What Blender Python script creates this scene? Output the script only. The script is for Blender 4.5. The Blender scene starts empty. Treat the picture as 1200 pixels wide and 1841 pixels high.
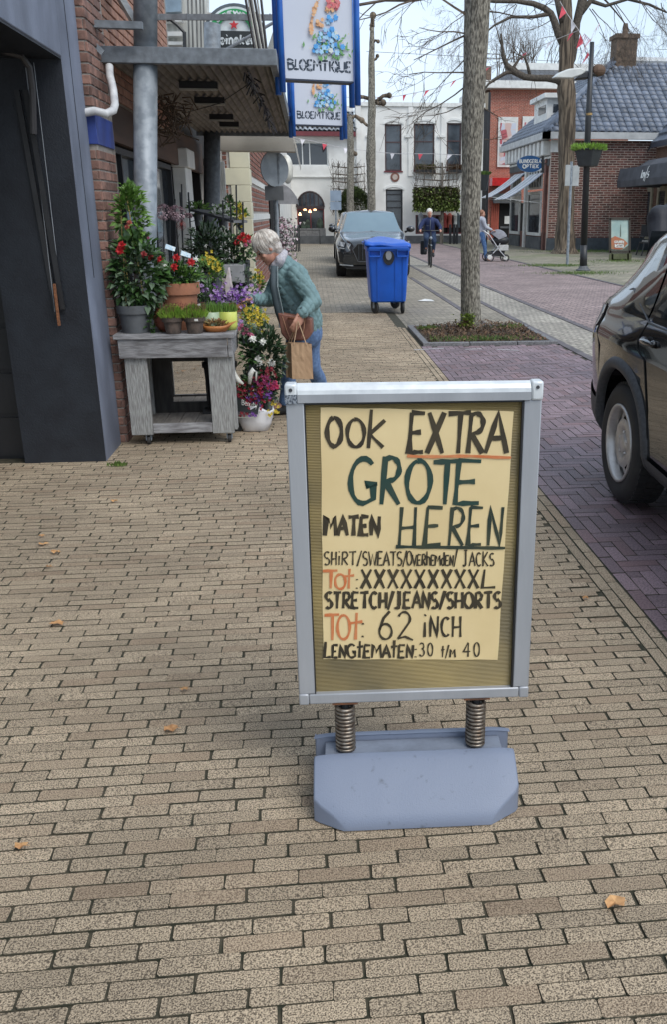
import bpy, bmesh, math, random
from mathutils import Vector, Matrix, noise as mnoise
R = math.radians
rnd = random.Random(7)
scene = bpy.context.scene
COL = scene.collection
# ---------------------------------------------------------------- camera, sky, sun, exposure
CF, CCX, CCY, CT, CA, CH = 1602.0, 740.0, 920.0, R(18.5), R(6.15), 1.6
cam_d = bpy.data.cameras.new('camera'); cam = bpy.data.objects.new('camera', cam_d); COL.objects.link(cam)
cam.location = (0, 0, CH); cam.rotation_euler = (R(90) - CT, 0, -CA)
cam_d.sensor_fit = 'VERTICAL'; cam_d.sensor_height = 36; cam_d.lens = 36 * CF / 1841
cam_d.shift_x = -(CCX - 600) / 1841; cam_d.clip_start = 0.05; cam_d.clip_end = 2000
scene.camera = cam
SUN_EL, SUN_AZ = R(50), R(142)       # azimuth measured from +Y towards +X
w = bpy.data.worlds.new('World'); scene.world = w; w.use_nodes = True
nt = w.node_tree; nt.nodes.clear()
out = nt.nodes.new('ShaderNodeOutputWorld'); mix = nt.nodes.new('ShaderNodeMixShader')
b1 = nt.nodes.new('ShaderNodeBackground'); b2 = nt.nodes.new('ShaderNodeBackground')
sky = nt.nodes.new('ShaderNodeTexSky'); sky.sky_type = 'NISHITA'; sky.sun_disc = False
sky.sun_elevation = SUN_EL; sky.sun_rotation = SUN_AZ; sky.air_density = 1.2; sky.dust_density = 2.0
b1.inputs[1].default_value = 0.10
tc = nt.nodes.new('ShaderNodeTexCoord'); mp = nt.nodes.new('ShaderNodeMapping'); mp.inputs['Scale'].default_value = (1.3, 1.3, 4.0)
nz = nt.nodes.new('ShaderNodeTexNoise'); nz.inputs['Scale'].default_value = 2.2; nz.inputs['Detail'].default_value = 6
cr = nt.nodes.new('ShaderNodeValToRGB'); cr.color_ramp.elements[0].position = 0.3; cr.color_ramp.elements[0].color = (.45, .45, .45, 1)
cr.color_ramp.elements[1].position = 0.62; cr.color_ramp.elements[1].color = (.97, .97, .97, 1)
b2.inputs[0].default_value = (.66, .78, .93, 1); b2.inputs[1].default_value = .74
L = nt.links.new
L(tc.outputs['Generated'], mp.inputs[0]); L(mp.outputs[0], nz.inputs['Vector']); L(nz.outputs['Fac'], cr.inputs[0])
L(sky.outputs[0], b1.inputs[0]); L(cr.outputs[0], mix.inputs[0]); L(b1.outputs[0], mix.inputs[1]); L(b2.outputs[0], mix.inputs[2]); L(mix.outputs[0], out.inputs[0])
sd = bpy.data.lights.new('sun', 'SUN'); sun = bpy.data.objects.new('sun', sd); COL.objects.link(sun)
sd.energy = 1.0; sd.angle = R(35); sd.color = (1, .96, .9)
sdir = Vector((math.sin(SUN_AZ) * math.cos(SUN_EL), math.cos(SUN_AZ) * math.cos(SUN_EL), math.sin(SUN_EL)))
sun.rotation_euler = sdir.to_track_quat('Z', 'Y').to_euler(); sun.location = (10, -10, 20)
scene.view_settings.view_transform = 'Standard'; scene.view_settings.look = 'None'
scene.view_settings.exposure = 0.93; scene.view_settings.gamma = 1; scene.view_settings.use_curve_mapping = False

# ---------------------------------------------------------------- surveying helpers: sight line of a photo point met with a real plane
def ray(px, py):
    u = (px - CCX) / CF; v = (py - CCY) / CF
    fy = math.cos(CT) - v * math.sin(CT); dz = -(math.sin(CT) + v * math.cos(CT))
    return Vector((u * math.cos(CA) + fy * math.sin(CA), -u * math.sin(CA) + fy * math.cos(CA), dz))
CP = Vector((0, 0, CH))
def G(px, py, h=0.0):
    r = ray(px, py); return CP + r * ((h - CH) / r.z)
def AY(px, py, y):
    r = ray(px, py); return CP + r * (y / r.y)
def AX(px, py, x):
    r = ray(px, py); return CP + r * (x / r.x)
def PX(p):
    x, y, z = p; xc = x * math.cos(CA) - y * math.sin(CA); yc = x * math.sin(CA) + y * math.cos(CA); h = z - CH
    zc = yc * math.cos(CT) - h * math.sin(CT)
    if zc <= 0.01: return (-9999, -9999)
    return (CCX + CF * xc / zc, CCY - CF * (h * math.cos(CT) + yc * math.sin(CT)) / zc)

# ---------------------------------------------------------------- materials
MATS = {}
def mat(name, c1, c2=None, scale=6, rough=.6, metal=0, bump=0, bs=60, piece=0, tint=None, stretch=(1, 1, 1), detail=5, lo=.35, hi=.65, coat=0, dirt=0, spec=.5, trans=0, alpha=1):
    if name in MATS: return MATS[name]
    m = bpy.data.materials.new(name); m.use_nodes = True; MATS[name] = m
    n = m.node_tree.nodes; l = m.node_tree.links.new; b = n['Principled BSDF']
    b.inputs['Roughness'].default_value = rough; b.inputs['Metallic'].default_value = metal
    b.inputs['Coat Weight'].default_value = coat; b.inputs['Coat Roughness'].default_value = .04
    b.inputs['Specular IOR Level'].default_value = spec; b.inputs['Transmission Weight'].default_value = trans; b.inputs['Alpha'].default_value = alpha
    c2 = c2 or tuple(x * .72 for x in c1)
    ge = n.new('ShaderNodeNewGeometry'); mp = n.new('ShaderNodeMapping'); mp.inputs['Scale'].default_value = stretch
    l(ge.outputs['Position'], mp.inputs[0])
    nz = n.new('ShaderNodeTexNoise'); nz.inputs['Scale'].default_value = scale; nz.inputs['Detail'].default_value = detail; l(mp.outputs[0], nz.inputs['Vector'])
    cr = n.new('ShaderNodeValToRGB'); cr.color_ramp.elements[0].position = lo; cr.color_ramp.elements[1].position = hi
    cr.color_ramp.elements[0].color = (*c2, 1); cr.color_ramp.elements[1].color = (*c1, 1)
    l(nz.outputs['Fac'], cr.inputs[0]); colr = cr.outputs[0]
    if piece:
        oi = n.new('ShaderNodeObjectInfo'); ad = n.new('ShaderNodeMath'); ad.operation = 'ADD'; fr = n.new('ShaderNodeMath'); fr.operation = 'FRACT'
        l(oi.outputs['Random'], ad.inputs[0]); l(ge.outputs['Random Per Island'], ad.inputs[1]); l(ad.outputs[0], fr.inputs[0])
        hs = n.new('ShaderNodeHueSaturation'); mr = n.new('ShaderNodeMapRange'); mr.inputs[3].default_value = 1 - piece; mr.inputs[4].default_value = 1 + piece
        l(fr.outputs[0], mr.inputs[0]); l(mr.outputs[0], hs.inputs['Value']); l(colr, hs.inputs['Color']); colr = hs.outputs[0]
        if tint:
            m2 = n.new('ShaderNodeMath'); m2.operation = 'MULTIPLY'; m2.inputs[1].default_value = 7.31; f2 = n.new('ShaderNodeMath'); f2.operation = 'FRACT'
            l(fr.outputs[0], m2.inputs[0]); l(m2.outputs[0], f2.inputs[0])
            rr = n.new('ShaderNodeMapRange'); rr.inputs[1].default_value = .72; rr.inputs[4].default_value = .38; l(f2.outputs[0], rr.inputs[0])
            mx = n.new('ShaderNodeMix'); mx.data_type = 'RGBA'; mx.inputs[7].default_value = (*tint, 1)
            l(rr.outputs[0], mx.inputs[0]); l(colr, mx.inputs[6]); colr = mx.outputs[2]
    if dirt:
        n2 = n.new('ShaderNodeTexNoise'); n2.inputs['Scale'].default_value = 1.1; n2.inputs['Detail'].default_value = 4; l(ge.outputs['Position'], n2.inputs['Vector'])
        mr = n.new('ShaderNodeMapRange'); mr.inputs[1].default_value = .35; mr.inputs[2].default_value = .7; mr.inputs[3].default_value = 1 - dirt; mr.inputs[4].default_value = 1.05; l(n2.outputs['Fac'], mr.inputs[0])
        hs = n.new('ShaderNodeHueSaturation'); l(mr.outputs[0], hs.inputs['Value']); l(colr, hs.inputs['Color']); colr = hs.outputs[0]
    l(colr, b.inputs['Base Color'])
    if bump:
        n3 = n.new('ShaderNodeTexNoise'); n3.inputs['Scale'].default_value = bs; n3.inputs['Detail'].default_value = 6; l(mp.outputs[0], n3.inputs['Vector'])
        bu = n.new('ShaderNodeBump'); bu.inputs['Strength'].default_value = min(1, bump); bu.inputs['Distance'].default_value = .004 * max(1, bump); l(n3.outputs['Fac'], bu.inputs['Height']); l(bu.outputs[0], b.inputs['Normal'])
    return m
def brickmat(name, c1, c2, mortar, bw, bh, vec='xy', msize=.012, rough=.85, moss=None):
    """far surfaces whose bricks are too small to model"""
    m = bpy.data.materials.new(name); m.use_nodes = True; MATS[name] = m
    n = m.node_tree.nodes; l = m.node_tree.links.new; b = n['Principled BSDF']; b.inputs['Roughness'].default_value = rough
    ge = n.new('ShaderNodeNewGeometry'); sp = n.new('ShaderNodeSeparateXYZ'); cb = n.new('ShaderNodeCombineXYZ'); l(ge.outputs['Position'], sp.inputs[0])
    l(sp.outputs[vec[0].upper()], cb.inputs[0]); l(sp.outputs[vec[1].upper()], cb.inputs[1])
    t = n.new('ShaderNodeTexBrick'); l(cb.outputs[0], t.inputs['Vector']); t.inputs['Scale'].default_value = 1
    t.inputs['Brick Width'].default_value = bw; t.inputs['Row Height'].default_value = bh; t.inputs['Mortar Size'].default_value = msize
    t.inputs['Color1'].default_value = (*c1, 1); t.inputs['Color2'].default_value = (*c2, 1); t.inputs['Mortar'].default_value = (*mortar, 1)
    nz = n.new('ShaderNodeTexNoise'); nz.inputs['Scale'].default_value = .9; nz.inputs['Detail'].default_value = 8; l(ge.outputs['Position'], nz.inputs['Vector'])
    mr = n.new('ShaderNodeMapRange'); mr.inputs[1].default_value = .3; mr.inputs[2].default_value = .7; mr.inputs[3].default_value = .78; mr.inputs[4].default_value = 1.15; l(nz.outputs['Fac'], mr.inputs[0])
    hs = n.new('ShaderNodeHueSaturation'); l(mr.outputs[0], hs.inputs['Value']); l(t.outputs['Color'], hs.inputs['Color']); colr = hs.outputs[0]
    n9 = n.new('ShaderNodeTexNoise'); n9.inputs['Scale'].default_value = 14; n9.inputs['Detail'].default_value = 8; l(ge.outputs['Position'], n9.inputs['Vector'])
    m9 = n.new('ShaderNodeMapRange'); m9.inputs[1].default_value = .35; m9.inputs[2].default_value = .65; m9.inputs[3].default_value = .7; m9.inputs[4].default_value = 1.25; l(n9.outputs['Fac'], m9.inputs[0]); h9 = n.new('ShaderNodeHueSaturation'); l(m9.outputs[0], h9.inputs['Value']); l(colr, h9.inputs['Color']); colr = h9.outputs[0]
    if moss:
        n2 = n.new('ShaderNodeTexNoise'); n2.inputs['Scale'].default_value = .35; n2.inputs['Detail'].default_value = 7; l(ge.outputs['Position'], n2.inputs['Vector'])
        m2 = n.new('ShaderNodeMapRange'); m2.inputs[1].default_value = .5; m2.inputs[2].default_value = .68; m2.inputs[4].default_value = .6; l(n2.outputs['Fac'], m2.inputs[0])
        mx = n.new('ShaderNodeMix'); mx.data_type = 'RGBA'; mx.inputs[7].default_value = (*moss, 1); l(m2.outputs[0], mx.inputs[0]); l(colr, mx.inputs[6]); colr = mx.outputs[2]
    l(colr, b.inputs['Base Color']); return m
def glow(name, c, s):
    m = bpy.data.materials.new(name); m.use_nodes = True; b = m.node_tree.nodes['Principled BSDF']
    b.inputs['Base Color'].default_value = (*c, 1); b.inputs['Emission Color'].default_value = (*c, 1); b.inputs['Emission Strength'].default_value = s; return m

# ---------------------------------------------------------------- mesh builder
BASE = {}
class MB:
    def __init__(s): s.v = []; s.f = []
    def add(s, vs, fs):
        o = len(s.v); s.v.extend(tuple(x) for x in vs); s.f.extend(tuple(i + o for i in f) for f in fs); return s
    def bx(s, x0, x1, y0, y1, z0, z1):
        return s.add([(x0, y0, z0), (x1, y0, z0), (x1, y1, z0), (x0, y1, z0), (x0, y0, z1), (x1, y0, z1), (x1, y1, z1), (x0, y1, z1)],
                     [(0, 3, 2, 1), (4, 5, 6, 7), (0, 1, 5, 4), (1, 2, 6, 5), (2, 3, 7, 6), (3, 0, 4, 7)])
    def box(s, c, d, m=None):
        x, y, z = d[0] / 2, d[1] / 2, d[2] / 2; vs = [Vector(p) for p in [(-x, -y, -z), (x, -y, -z), (x, y, -z), (-x, y, -z), (-x, -y, z), (x, -y, z), (x, y, z), (-x, y, z)]]
        if m is not None: vs = [m @ p for p in vs]
        return s.add([p + Vector(c) for p in vs], [(0, 3, 2, 1), (4, 5, 6, 7), (0, 1, 5, 4), (1, 2, 6, 5), (2, 3, 7, 6), (3, 0, 4, 7)])
    def quad(s, a, b, c, d): return s.add([a, b, c, d], [(0, 1, 2, 3)])
    def tube(s, pts, r, n=8, cap=True):
        pts = [Vector(p) for p in pts]; k = len(pts); rs = r if isinstance(r, (list, tuple)) else [r] * k
        vs = []; up = None
        for i, p in enumerate(pts):
            t = (pts[min(i + 1, k - 1)] - pts[max(i - 1, 0)])
            if t.length < 1e-9: t = Vector((0, 0, 1))
            t.normalize()
            if up is None: up = Vector((0, 0, 1)) if abs(t.z) < .9 else Vector((1, 0, 0))
            a = t.cross(up)
            if a.length < 1e-4: a = t.cross(Vector((0, 1, 0)))
            a.normalize(); bb = a.cross(t).normalized(); up = bb
            for j in range(n):
                q = 2 * math.pi * j / n; vs.append(p + (a * math.cos(q) + bb * math.sin(q)) * rs[i])
        fs = [(i * n + j, i * n + (j + 1) % n, (i + 1) * n + (j + 1) % n, (i + 1) * n + j) for i in range(k - 1) for j in range(n)]
        if cap: fs += [tuple(reversed(range(n))), tuple(range((k - 1) * n, k * n))]
        return s.add(vs, fs)
    def bar(s, a, b, w, h=None):
        a, b = Vector(a), Vector(b); t = (b - a); ln = t.length; q = t.to_track_quat('X', 'Z').to_matrix()
        return s.box((a + b) / 2, (ln, w, h or w), q)
    def lathe(s, c, prof, n=20, m=None):
        vs = []; c = Vector(c)
        for r, z in prof:
            for j in range(n):
                q = 2 * math.pi * j / n; p = Vector((r * math.cos(q), r * math.sin(q), z))
                vs.append((m @ p if m is not None else p) + c)
        k = len(prof); return s.add(vs, [(i * n + j, i * n + (j + 1) % n, (i + 1) * n + (j + 1) % n, (i + 1) * n + j) for i in range(k - 1) for j in range(n)])
    def ell(s, c, r, nu=12, nv=8, m=None):
        c = Vector(c); r = r if isinstance(r, (tuple, list)) else (r, r, r); vs = []
        for i in range(nv + 1):
            a = math.pi * i / nv
            for j in range(nu):
                q = 2 * math.pi * j / nu; p = Vector((r[0] * math.sin(a) * math.cos(q), r[1] * math.sin(a) * math.sin(q), r[2] * math.cos(a)))
                vs.append((m @ p if m is not None else p) + c)
        return s.add(vs, [(i * nu + j, (i + 1) * nu + j, (i + 1) * nu + (j + 1) % nu, i * nu + (j + 1) % nu) for i in range(nv) for j in range(nu)])
    def prism(s, poly, ex):
        k = len(poly); ex = Vector(ex); a = [Vector(p) for p in poly]; return s.add(a + [p + ex for p in a], [tuple(range(k)), tuple(reversed(range(k, 2 * k)))] + [(i, k + i, k + (i + 1) % k, (i + 1) % k) for i in range(k)])
    def leaf(s, p, d, up, ln, w, fold=.25):
        p = Vector(p); d = Vector(d).normalized(); sd = d.cross(Vector(up))
        if sd.length < 1e-3: sd = Vector((1, 0, 0))
        sd.normalize(); n = sd.cross(d).normalized()
        return s.add([p, p + d * ln * .45 + sd * w / 2 + n * w * fold, p + d * ln * .5, p + d * ln * .45 - sd * w / 2 + n * w * fold, p + d * ln - n * w * .3], [(0, 1, 2), (0, 2, 3), (1, 4, 2), (2, 4, 3)])
    def build(s, name, m, parent=None, smooth=False, bevel=0, kind=None, label=None, local=False, seg=2):
        me = bpy.data.meshes.new(name)
        if parent is not None and not local:
            b = BASE.get(parent.name, Vector()); vs = [(x - b[0], y - b[1], z - b[2]) for x, y, z in s.v]
        else: vs = s.v
        me.from_pydata(vs, [], s.f)
        if isinstance(m, (list, tuple)):
            for q in m: me.materials.append(q)
        else: me.materials.append(m)
        if smooth: me.shade_smooth()
        return link(name, me, parent, bevel, kind, label, seg)
def link(name, me, parent=None, bevel=0, kind=None, label=None, seg=2):
    o = bpy.data.objects.new(name, me); COL.objects.link(o)
    if parent is not None: o.parent = parent; BASE[o.name] = BASE.get(parent.name, Vector())
    if bevel:
        b = o.modifiers.new('bevel', 'BEVEL'); b.width = bevel; b.segments = seg; b.limit_method = 'ANGLE'; b.angle_limit = R(35)
        me.shade_smooth()
        if hasattr(me, 'set_sharp_from_angle'): me.set_sharp_from_angle(angle=R(40))
    if kind: o['kind'] = kind
    if label: o['label'] = label
    return o
def thing(name, label, cat, loc=(0, 0, 0), group=None, rz=0):
    o = bpy.data.objects.new(name, None); COL.objects.link(o); o.location = loc; o.rotation_euler = (0, 0, rz)
    o['label'] = label; o['category'] = cat; BASE[o.name] = Vector(loc); o.empty_display_size = .2
    if group: o['group'] = group
    return o
def tag(o, label, cat, group=None):
    o['label'] = label; o['category'] = cat
    if group: o['group'] = group
    return o
def copy_tree(o, parent=None):
    c = o.copy(); COL.objects.link(c)
    if parent is not None: c.parent = parent
    for ch in list(o.children): copy_tree(ch, c)
    return c
def bake(o):
    """apply the modifiers of a built object"""
    dg = bpy.context.evaluated_depsgraph_get(); me = bpy.data.meshes.new_from_object(o.evaluated_get(dg)); old = o.data; o.modifiers.clear(); o.data = me; bpy.data.meshes.remove(old); return o
def blob(name, caps, m, parent, voxel=.01, smooth=3, local=False, ells=(), disp=0, dsc=8):
    """one continuous organic surface grown from overlapping tapered limbs"""
    b = MB()
    for (p, rp, q, rq) in caps:
        p, q = Vector(p), Vector(q); k = max(2, int((q - p).length / (max(min(rp, rq), .004) * .6)) + 1)
        k = min(k, 40)
        pts = [p.lerp(q, i / k) for i in range(k + 1)]; rs = [rp + (rq - rp) * i / k for i in range(k + 1)]
        b.tube(pts, rs, 12); b.ell(p, rp, 12, 8); b.ell(q, rq, 12, 8)
    for (c, r, *mm) in ells: b.ell(c, r, 16, 12, mm[0] if mm else None)
    o = b.build(name, m, parent, smooth=True, local=local)
    rm = o.modifiers.new('r', 'REMESH'); rm.mode = 'VOXEL'; rm.voxel_size = voxel; rm.use_smooth_shade = True
    if smooth:
        sm = o.modifiers.new('s', 'SMOOTH'); sm.factor = .6; sm.iterations = smooth
    bake(o)
    if disp:
        for v in o.data.vertices: v.co += v.normal * disp * mnoise.noise(v.co * dsc)
    return o
# ---------------------------------------------------------------- hand-lettering strokes
def arc(cx, cy, rx, ry, a0, a1, n=14):
    return [(cx + rx * math.cos(R(a0 + (a1 - a0) * i / n)), cy + ry * math.sin(R(a0 + (a1 - a0) * i / n))) for i in range(n + 1)]
GL = {
 'O': (1, [arc(.5, .5, .45, .48, 100, 460, 22)]), 'o': (.8, [arc(.5, .36, .43, .34, 100, 460, 18)]), 'C': (.85, [arc(.55, .5, .48, .48, 50, 310)]),
 'E': (.8, [[(.95, .98), (.12, 1)], [(.14, 1), (.05, .02), (.92, .03)], [(.08, .5), (.75, .52)]]), 'F': (.8, [[(.95, .98), (.12, 1), (.05, 0)], [(.08, .5), (.75, .52)]]),
 'X': (.9, [[(.08, 1), (.92, 0)], [(.95, 1), (.03, 0)]]), 'T': (.9, [[(0, .97), (1, 1)], [(.55, .98), (.5, 0)]]),
 'R': (.85, [[(.2, 1), (.08, 0)], [(.12, .92)] + arc(.45, .74, .42, .24, 95, -90) + [(.2, .5), (.9, 0)]]),
 'P': (.8, [[(.2, 1), (.08, 0)], [(.12, .92)] + arc(.45, .72, .42, .25, 95, -90) + [(.12, .47)]]), 'B': (.8, [[(.12, 1), (.12, 0)], [(.12, .97)] + arc(.45, .76, .36, .22, 90, -90, 8) + [(.14, .53)], [(.45, .53)] + arc(.5, .27, .4, .25, 90, -90, 8) + [(.12, .02)]]),
 'A': (.9, [[(.0, 0), (.55, 1), (1, 0)], [(.2, .36), (.85, .38)]]), 'G': (.95, [arc(.52, .5, .48, .48, 48, 290) + [(.92, .12), (.9, .42), (.6, .42), (1.05, .44)]]),
 'H': (.85, [[(.12, 1), (.06, 0)], [(.9, 1), (.9, 0)], [(.1, .45), (.9, .48)]]), 'N': (.85, [[(.1, 0), (.14, 1), (.85, 0), (.95, 1)]]), 'M': (1.1, [[(.03, 0), (.15, 1), (.48, .45), (.85, 1), (.97, 0)]]),
 'S': (.8, [arc(.52, .75, .4, .24, 40, 270, 10) + arc(.48, .26, .42, .25, 90, -140, 10)]), 'W': (1.2, [[(0, 1), (.25, 0), (.5, .8), (.75, 0), (1, 1)]]), 'V': (.85, [[(0, 1), (.45, 0), (.95, 1)]]),
 'I': (.3, [[(.5, 1), (.5, 0)]]), 'i': (.35, [[(.5, .68), (.4, 0)], [(.4, .97), (.7, 1.02)]]), 'J': (.8, [[(.3, 1), (.85, 1)], [(.6, 1), (.58, .2)] + arc(.32, .2, .26, .2, 0, -150, 8)]),
 'K': (.85, [[(.12, 1), (.1, 0)], [(.9, .95), (.15, .45), (.95, 0)]]), 'k': (.8, [[(.22, 1.05), (.05, 0)], [(.95, .76), (.12, .38), (.85, .02)]]), 'L': (.75, [[(.25, 1), (.08, .03), (.95, .06)]]),
 't': (.65, [[(.55, 1), (.45, .02)], [(.05, .62), (1, .68)]]), 'h': (.75, [[(.15, 1.15), (.1, 0)], [(.12, .5)] + arc(.5, .45, .36, .25, 140, 0, 7) + [(.85, 0)]]), 'd': (.75, [[(.85, 1.15), (.85, 0)], arc(.5, .33, .38, .32, 0, 360, 12)]),
 '/': (.6, [[(.95, 1.08), (.0, -.08)]]), ':': (.3, [[(.5, .65), (.55, .58)], [(.5, .12), (.45, .05)]]), ' ': (.5, []), 'Q': (1, [arc(.5, .5, .45, .48, 100, 460, 20), [(.55, .3), (1, -.05)]]),
 '6': (.8, [[(.75, 1), (.35, .75), (.1, .35)] + arc(.48, .28, .4, .27, 180, 520, 16)]), '2': (.85, [arc(.45, .75, .36, .24, 160, -40, 10) + [(.05, .05)], [(.05, .06), (.5, .12), (1, 0)]]),
 '3': (.75, [arc(.42, .76, .38, .22, 150, -80, 8) + arc(.42, .27, .44, .27, 80, -150, 9)]), '0': (.75, [arc(.5, .5, .42, .48, 100, 460, 20)]), '4': (.85, [[(.7, 1), (.05, .35), (1, .38)], [(.72, .95), (.65, 0)]]),
 'U': (.9, [[(.08, 1), (.08, .35)] + arc(.5, .35, .42, .34, 180, 360, 10) + [(.92, 1)]]), 'D': (.9, [[(.1, 1), (.1, 0)], [(.1, .98)] + arc(.4, .5, .52, .48, 80, -80, 12) + [(.1, .02)]]),
 'e': (.7, [[(.12, .38), (.88, .4)] + arc(.5, .36, .38, .34, 5, 320, 12)]), 'a': (.7, [arc(.45, .33, .36, .32, 20, 380, 12), [(.85, .68), (.88, 0)]]), 'u': (.7, [[(.1, .68), (.12, .25)] + arc(.45, .25, .33, .24, 180, 350, 8) + [(.85, .68), (.88, 0)]]),
 'y': (.7, [[(.05, .68), (.45, .05)], [(.95, .68), (.35, -.35)]]), 'l': (.3, [[(.5, 1), (.45, 0)]]), 's': (.6, [arc(.5, .52, .35, .16, 40, 270, 8) + arc(.5, .18, .36, .18, 90, -140, 8)]), 'n': (.7, [[(.12, .7), (.1, 0)], [(.12, .5)] + arc(.5, .42, .36, .25, 140, 0, 7) + [(.85, 0)]]),
}
def ribbon(mb, pts3, wd, nrm, taper=True):
    k = len(pts3)
    if k < 2: return
    vs = []
    for i, p in enumerate(pts3):
        t = (pts3[min(i + 1, k - 1)] - pts3[max(i - 1, 0)])
        if t.length < 1e-8: t = Vector((1, 0, 0))
        sd = nrm.cross(t.normalized()); ww = wd * (.9 + .22 * math.sin(i * 1.3 + p.x * 40)) / 2
        if 0 < i < k - 1:
            c = (pts3[i] - pts3[i - 1]).normalized().dot((pts3[i + 1] - pts3[i]).normalized()); ww *= min(1.5, 1 / math.sqrt(max(.2, (1 + c) / 2)))
        vs += [p + sd * ww, p - sd * ww]
    mb.add(vs, [(2 * i, 2 * i + 1, 2 * i + 3, 2 * i + 2) for i in range(k - 1)])
def letter(mb, ch, P, x0, x1, z0, z1, wd, nrm, jit=0.0, stencil=False):
    """P maps (x, z) on the sheet to a 3D point"""
    for si, st in enumerate(GL[ch][1]):
        dx = rnd.uniform(-jit, jit); pts = [P(x0 + (x1 - x0) * (u + dx), z0 + (z1 - z0) * (v + dx * .5), si) for u, v in st]
        if len(pts) < 5:
            q = []
            for a, b in zip(pts, pts[1:]): q += [a.lerp(b, i / 3) for i in range(3)]
            pts = q + [pts[-1]]
        ribbon(mb, pts, wd, nrm)
def word(mb, txt, P, x0, x1, z0, z1, wd, nrm, sizes=None, gap=.16, jit=.02):
    ws = [GL[c][0] * (.55 + .45 * (sizes[i] if sizes else 1)) for i, c in enumerate(txt)]; tot = sum(ws) + gap * (len(txt) - 1); k = (x1 - x0) / tot; x = x0
    for i, c in enumerate(txt):
        s = sizes[i] if sizes else 1; letter(mb, c, P, x, x + ws[i] * k, z0, z0 + (z1 - z0) * s, wd, nrm, jit); x += (ws[i] + gap) * k
# ================================================================ GROUND
M_soil = mat('joint_soil', (.085, .072, .048), (.032, .034, .02), scale=30, rough=.95, bump=.6)
M_pav = mat('buff_paver', (.69, .545, .38), (.155, .12, .082), scale=250, rough=.88, bump=1.6, bs=260, piece=.13, tint=(.34, .22, .14), detail=5, lo=.40, hi=.56, dirt=.28)
M_pur = mat('purple_paver', (.34, .235, .25), (.135, .092, .108), scale=120, rough=.5, bump=1.0, bs=200, piece=.28, tint=(.24, .10, .085), detail=7, lo=.36, hi=.64, dirt=.25)
M_kerb = mat('kerb_stone', (.22, .215, .22), (.11, .11, .115), scale=60, rough=.8, bump=.6, piece=.15)
mb = MB().bx(-300, 300, -60, 700, -.4, -.06); g = mb.build('ground', mat('ground_far', (.30, .28, .25), scale=2, rough=.9), kind='structure')
def brick_tpl(Lx, Wy, rng, wear=.006, depth=.03):
    x, y = Lx / 2, Wy / 2; c = [wear * rng.uniform(.4, 1.5) for _ in range(4)]; j = lambda: rng.uniform(-.0015, .0015)
    o = []
    for (sx, sy, k) in ((-1, -1, 0), (1, -1, 1), (1, 1, 2), (-1, 1, 3)):
        a = (sx * (x - c[k]) + j(), sy * y + j()); b = (sx * x + j(), sy * (y - c[k]) + j()); o += [a, b] if k in (0, 2) else [b, a]
    o = [o[1], o[0], o[3], o[2], o[5], o[4], o[7], o[6]] ; o = sorted(o, key=lambda p: math.atan2(p[1], p[0]))
    vs = [(p[0] - math.copysign(.0010, p[0]), p[1] - math.copysign(.0010, p[1]), 0) for p in o] + [(p[0], p[1], -.002) for p in o] + [(p[0], p[1], -depth) for p in o]
    fs = [tuple(range(8))] + [(8 * r + 8 + i, 8 * r + 8 + (i + 1) % 8, 8 * r + (i + 1) % 8, 8 * r + i) for r in range(2) for i in range(8)]
    return vs, fs
def field(parent, pieces, m, Lx, Wy, name='brick', limit=300, tilt=.006, dz=.0018, seed=1, wear=.006):
    """pieces: (x, y, rot, length factor). The largest in view become objects, the rest one part"""
    rng = random.Random(seed); tp = [brick_tpl(Lx, Wy, rng, wear) for _ in range(9)]; mes = []
    for vs, fs in tp:
        me = bpy.data.meshes.new(name); me.from_pydata(vs, [], fs); me.materials.append(m); me.materials.append(M_soil); me.polygons.foreach_set('material_index', [0] + [1] * (len(fs) - 1)); mes.append(me)
    def vis(p):
        q = PX((p[0], p[1], 0)); return -20 < q[0] < 1220 and -20 < q[1] < 1861
    order = sorted(range(len(pieces)), key=lambda i: (not vis(pieces[i]), pieces[i][0] ** 2 + pieces[i][1] ** 2)); mb = MB()
    for k, i in enumerate(order):
        x, y, rot, lf = pieces[i]; t = rng.randrange(9); z = rng.uniform(-dz, dz); tx, ty = rng.uniform(-tilt, tilt), rng.uniform(-tilt * 3, tilt * 3); rot += rng.uniform(-.006, .006)
        if k < limit:
            o = bpy.data.objects.new(name, mes[t]); COL.objects.link(o); o.parent = parent; o.location = (x, y, z); o.rotation_euler = (ty, tx, rot); o.scale = (lf, 1, 1)
        else:
            cs, sn = math.cos(rot), math.sin(rot); mb.add([(x + cs * a * lf - sn * b, y + sn * a * lf + cs * b, z + c + (a * tx + b * ty)) for a, b, c in tp[t][0]], tp[t][1])
    if mb.v:
        o = mb.build(name, [m, M_soil], parent, kind='stuff'); nf = len(tp[0][1]); o.data.polygons.foreach_set('material_index', ([0] + [1] * (nf - 1)) * (len(mb.f) // nf))
# --- left pavement of long buff pavers laid in courses across the street
pav = MB().bx(-8, 1.38, -3, 15.6, -.05, -.0048).build('pavement', M_soil, kind='structure')
pc = []; PL, PW = .184, .0489; y = 1.15; row = 0
while y < 15.5:
    off = ((row % 2) * .5 + rnd.uniform(.0, .34)) * PL; xl = max(-3.1, -0.34 * y - .75) if y < 6.1 else -1.46
    if y >= 6.1: xl = max(xl, -.34 * y - .3)
    x = 1.235 - off
    if off > .03: pc.append((1.237 - off / 2, y, 0, (off - .006) / PL))
    yl = .006 * math.sin(y * 2.1)
    while x > xl - .2:
        q = PX((x, y, 0))
        lf = 1 - .02 * rnd.random()
        pc.append((x - PL / 2 + rnd.uniform(-.002, .002), y + yl * math.sin(x * 1.7) + .004 * math.sin(x * 3 + y), 0, lf)); x -= PL + .0028
    y += PW + .0027; row += 1
y = 1.2
while y < 13.3: pc.append((1.265, y, math.pi / 2, 1)); y += PL + .005
y = 1.1
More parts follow.
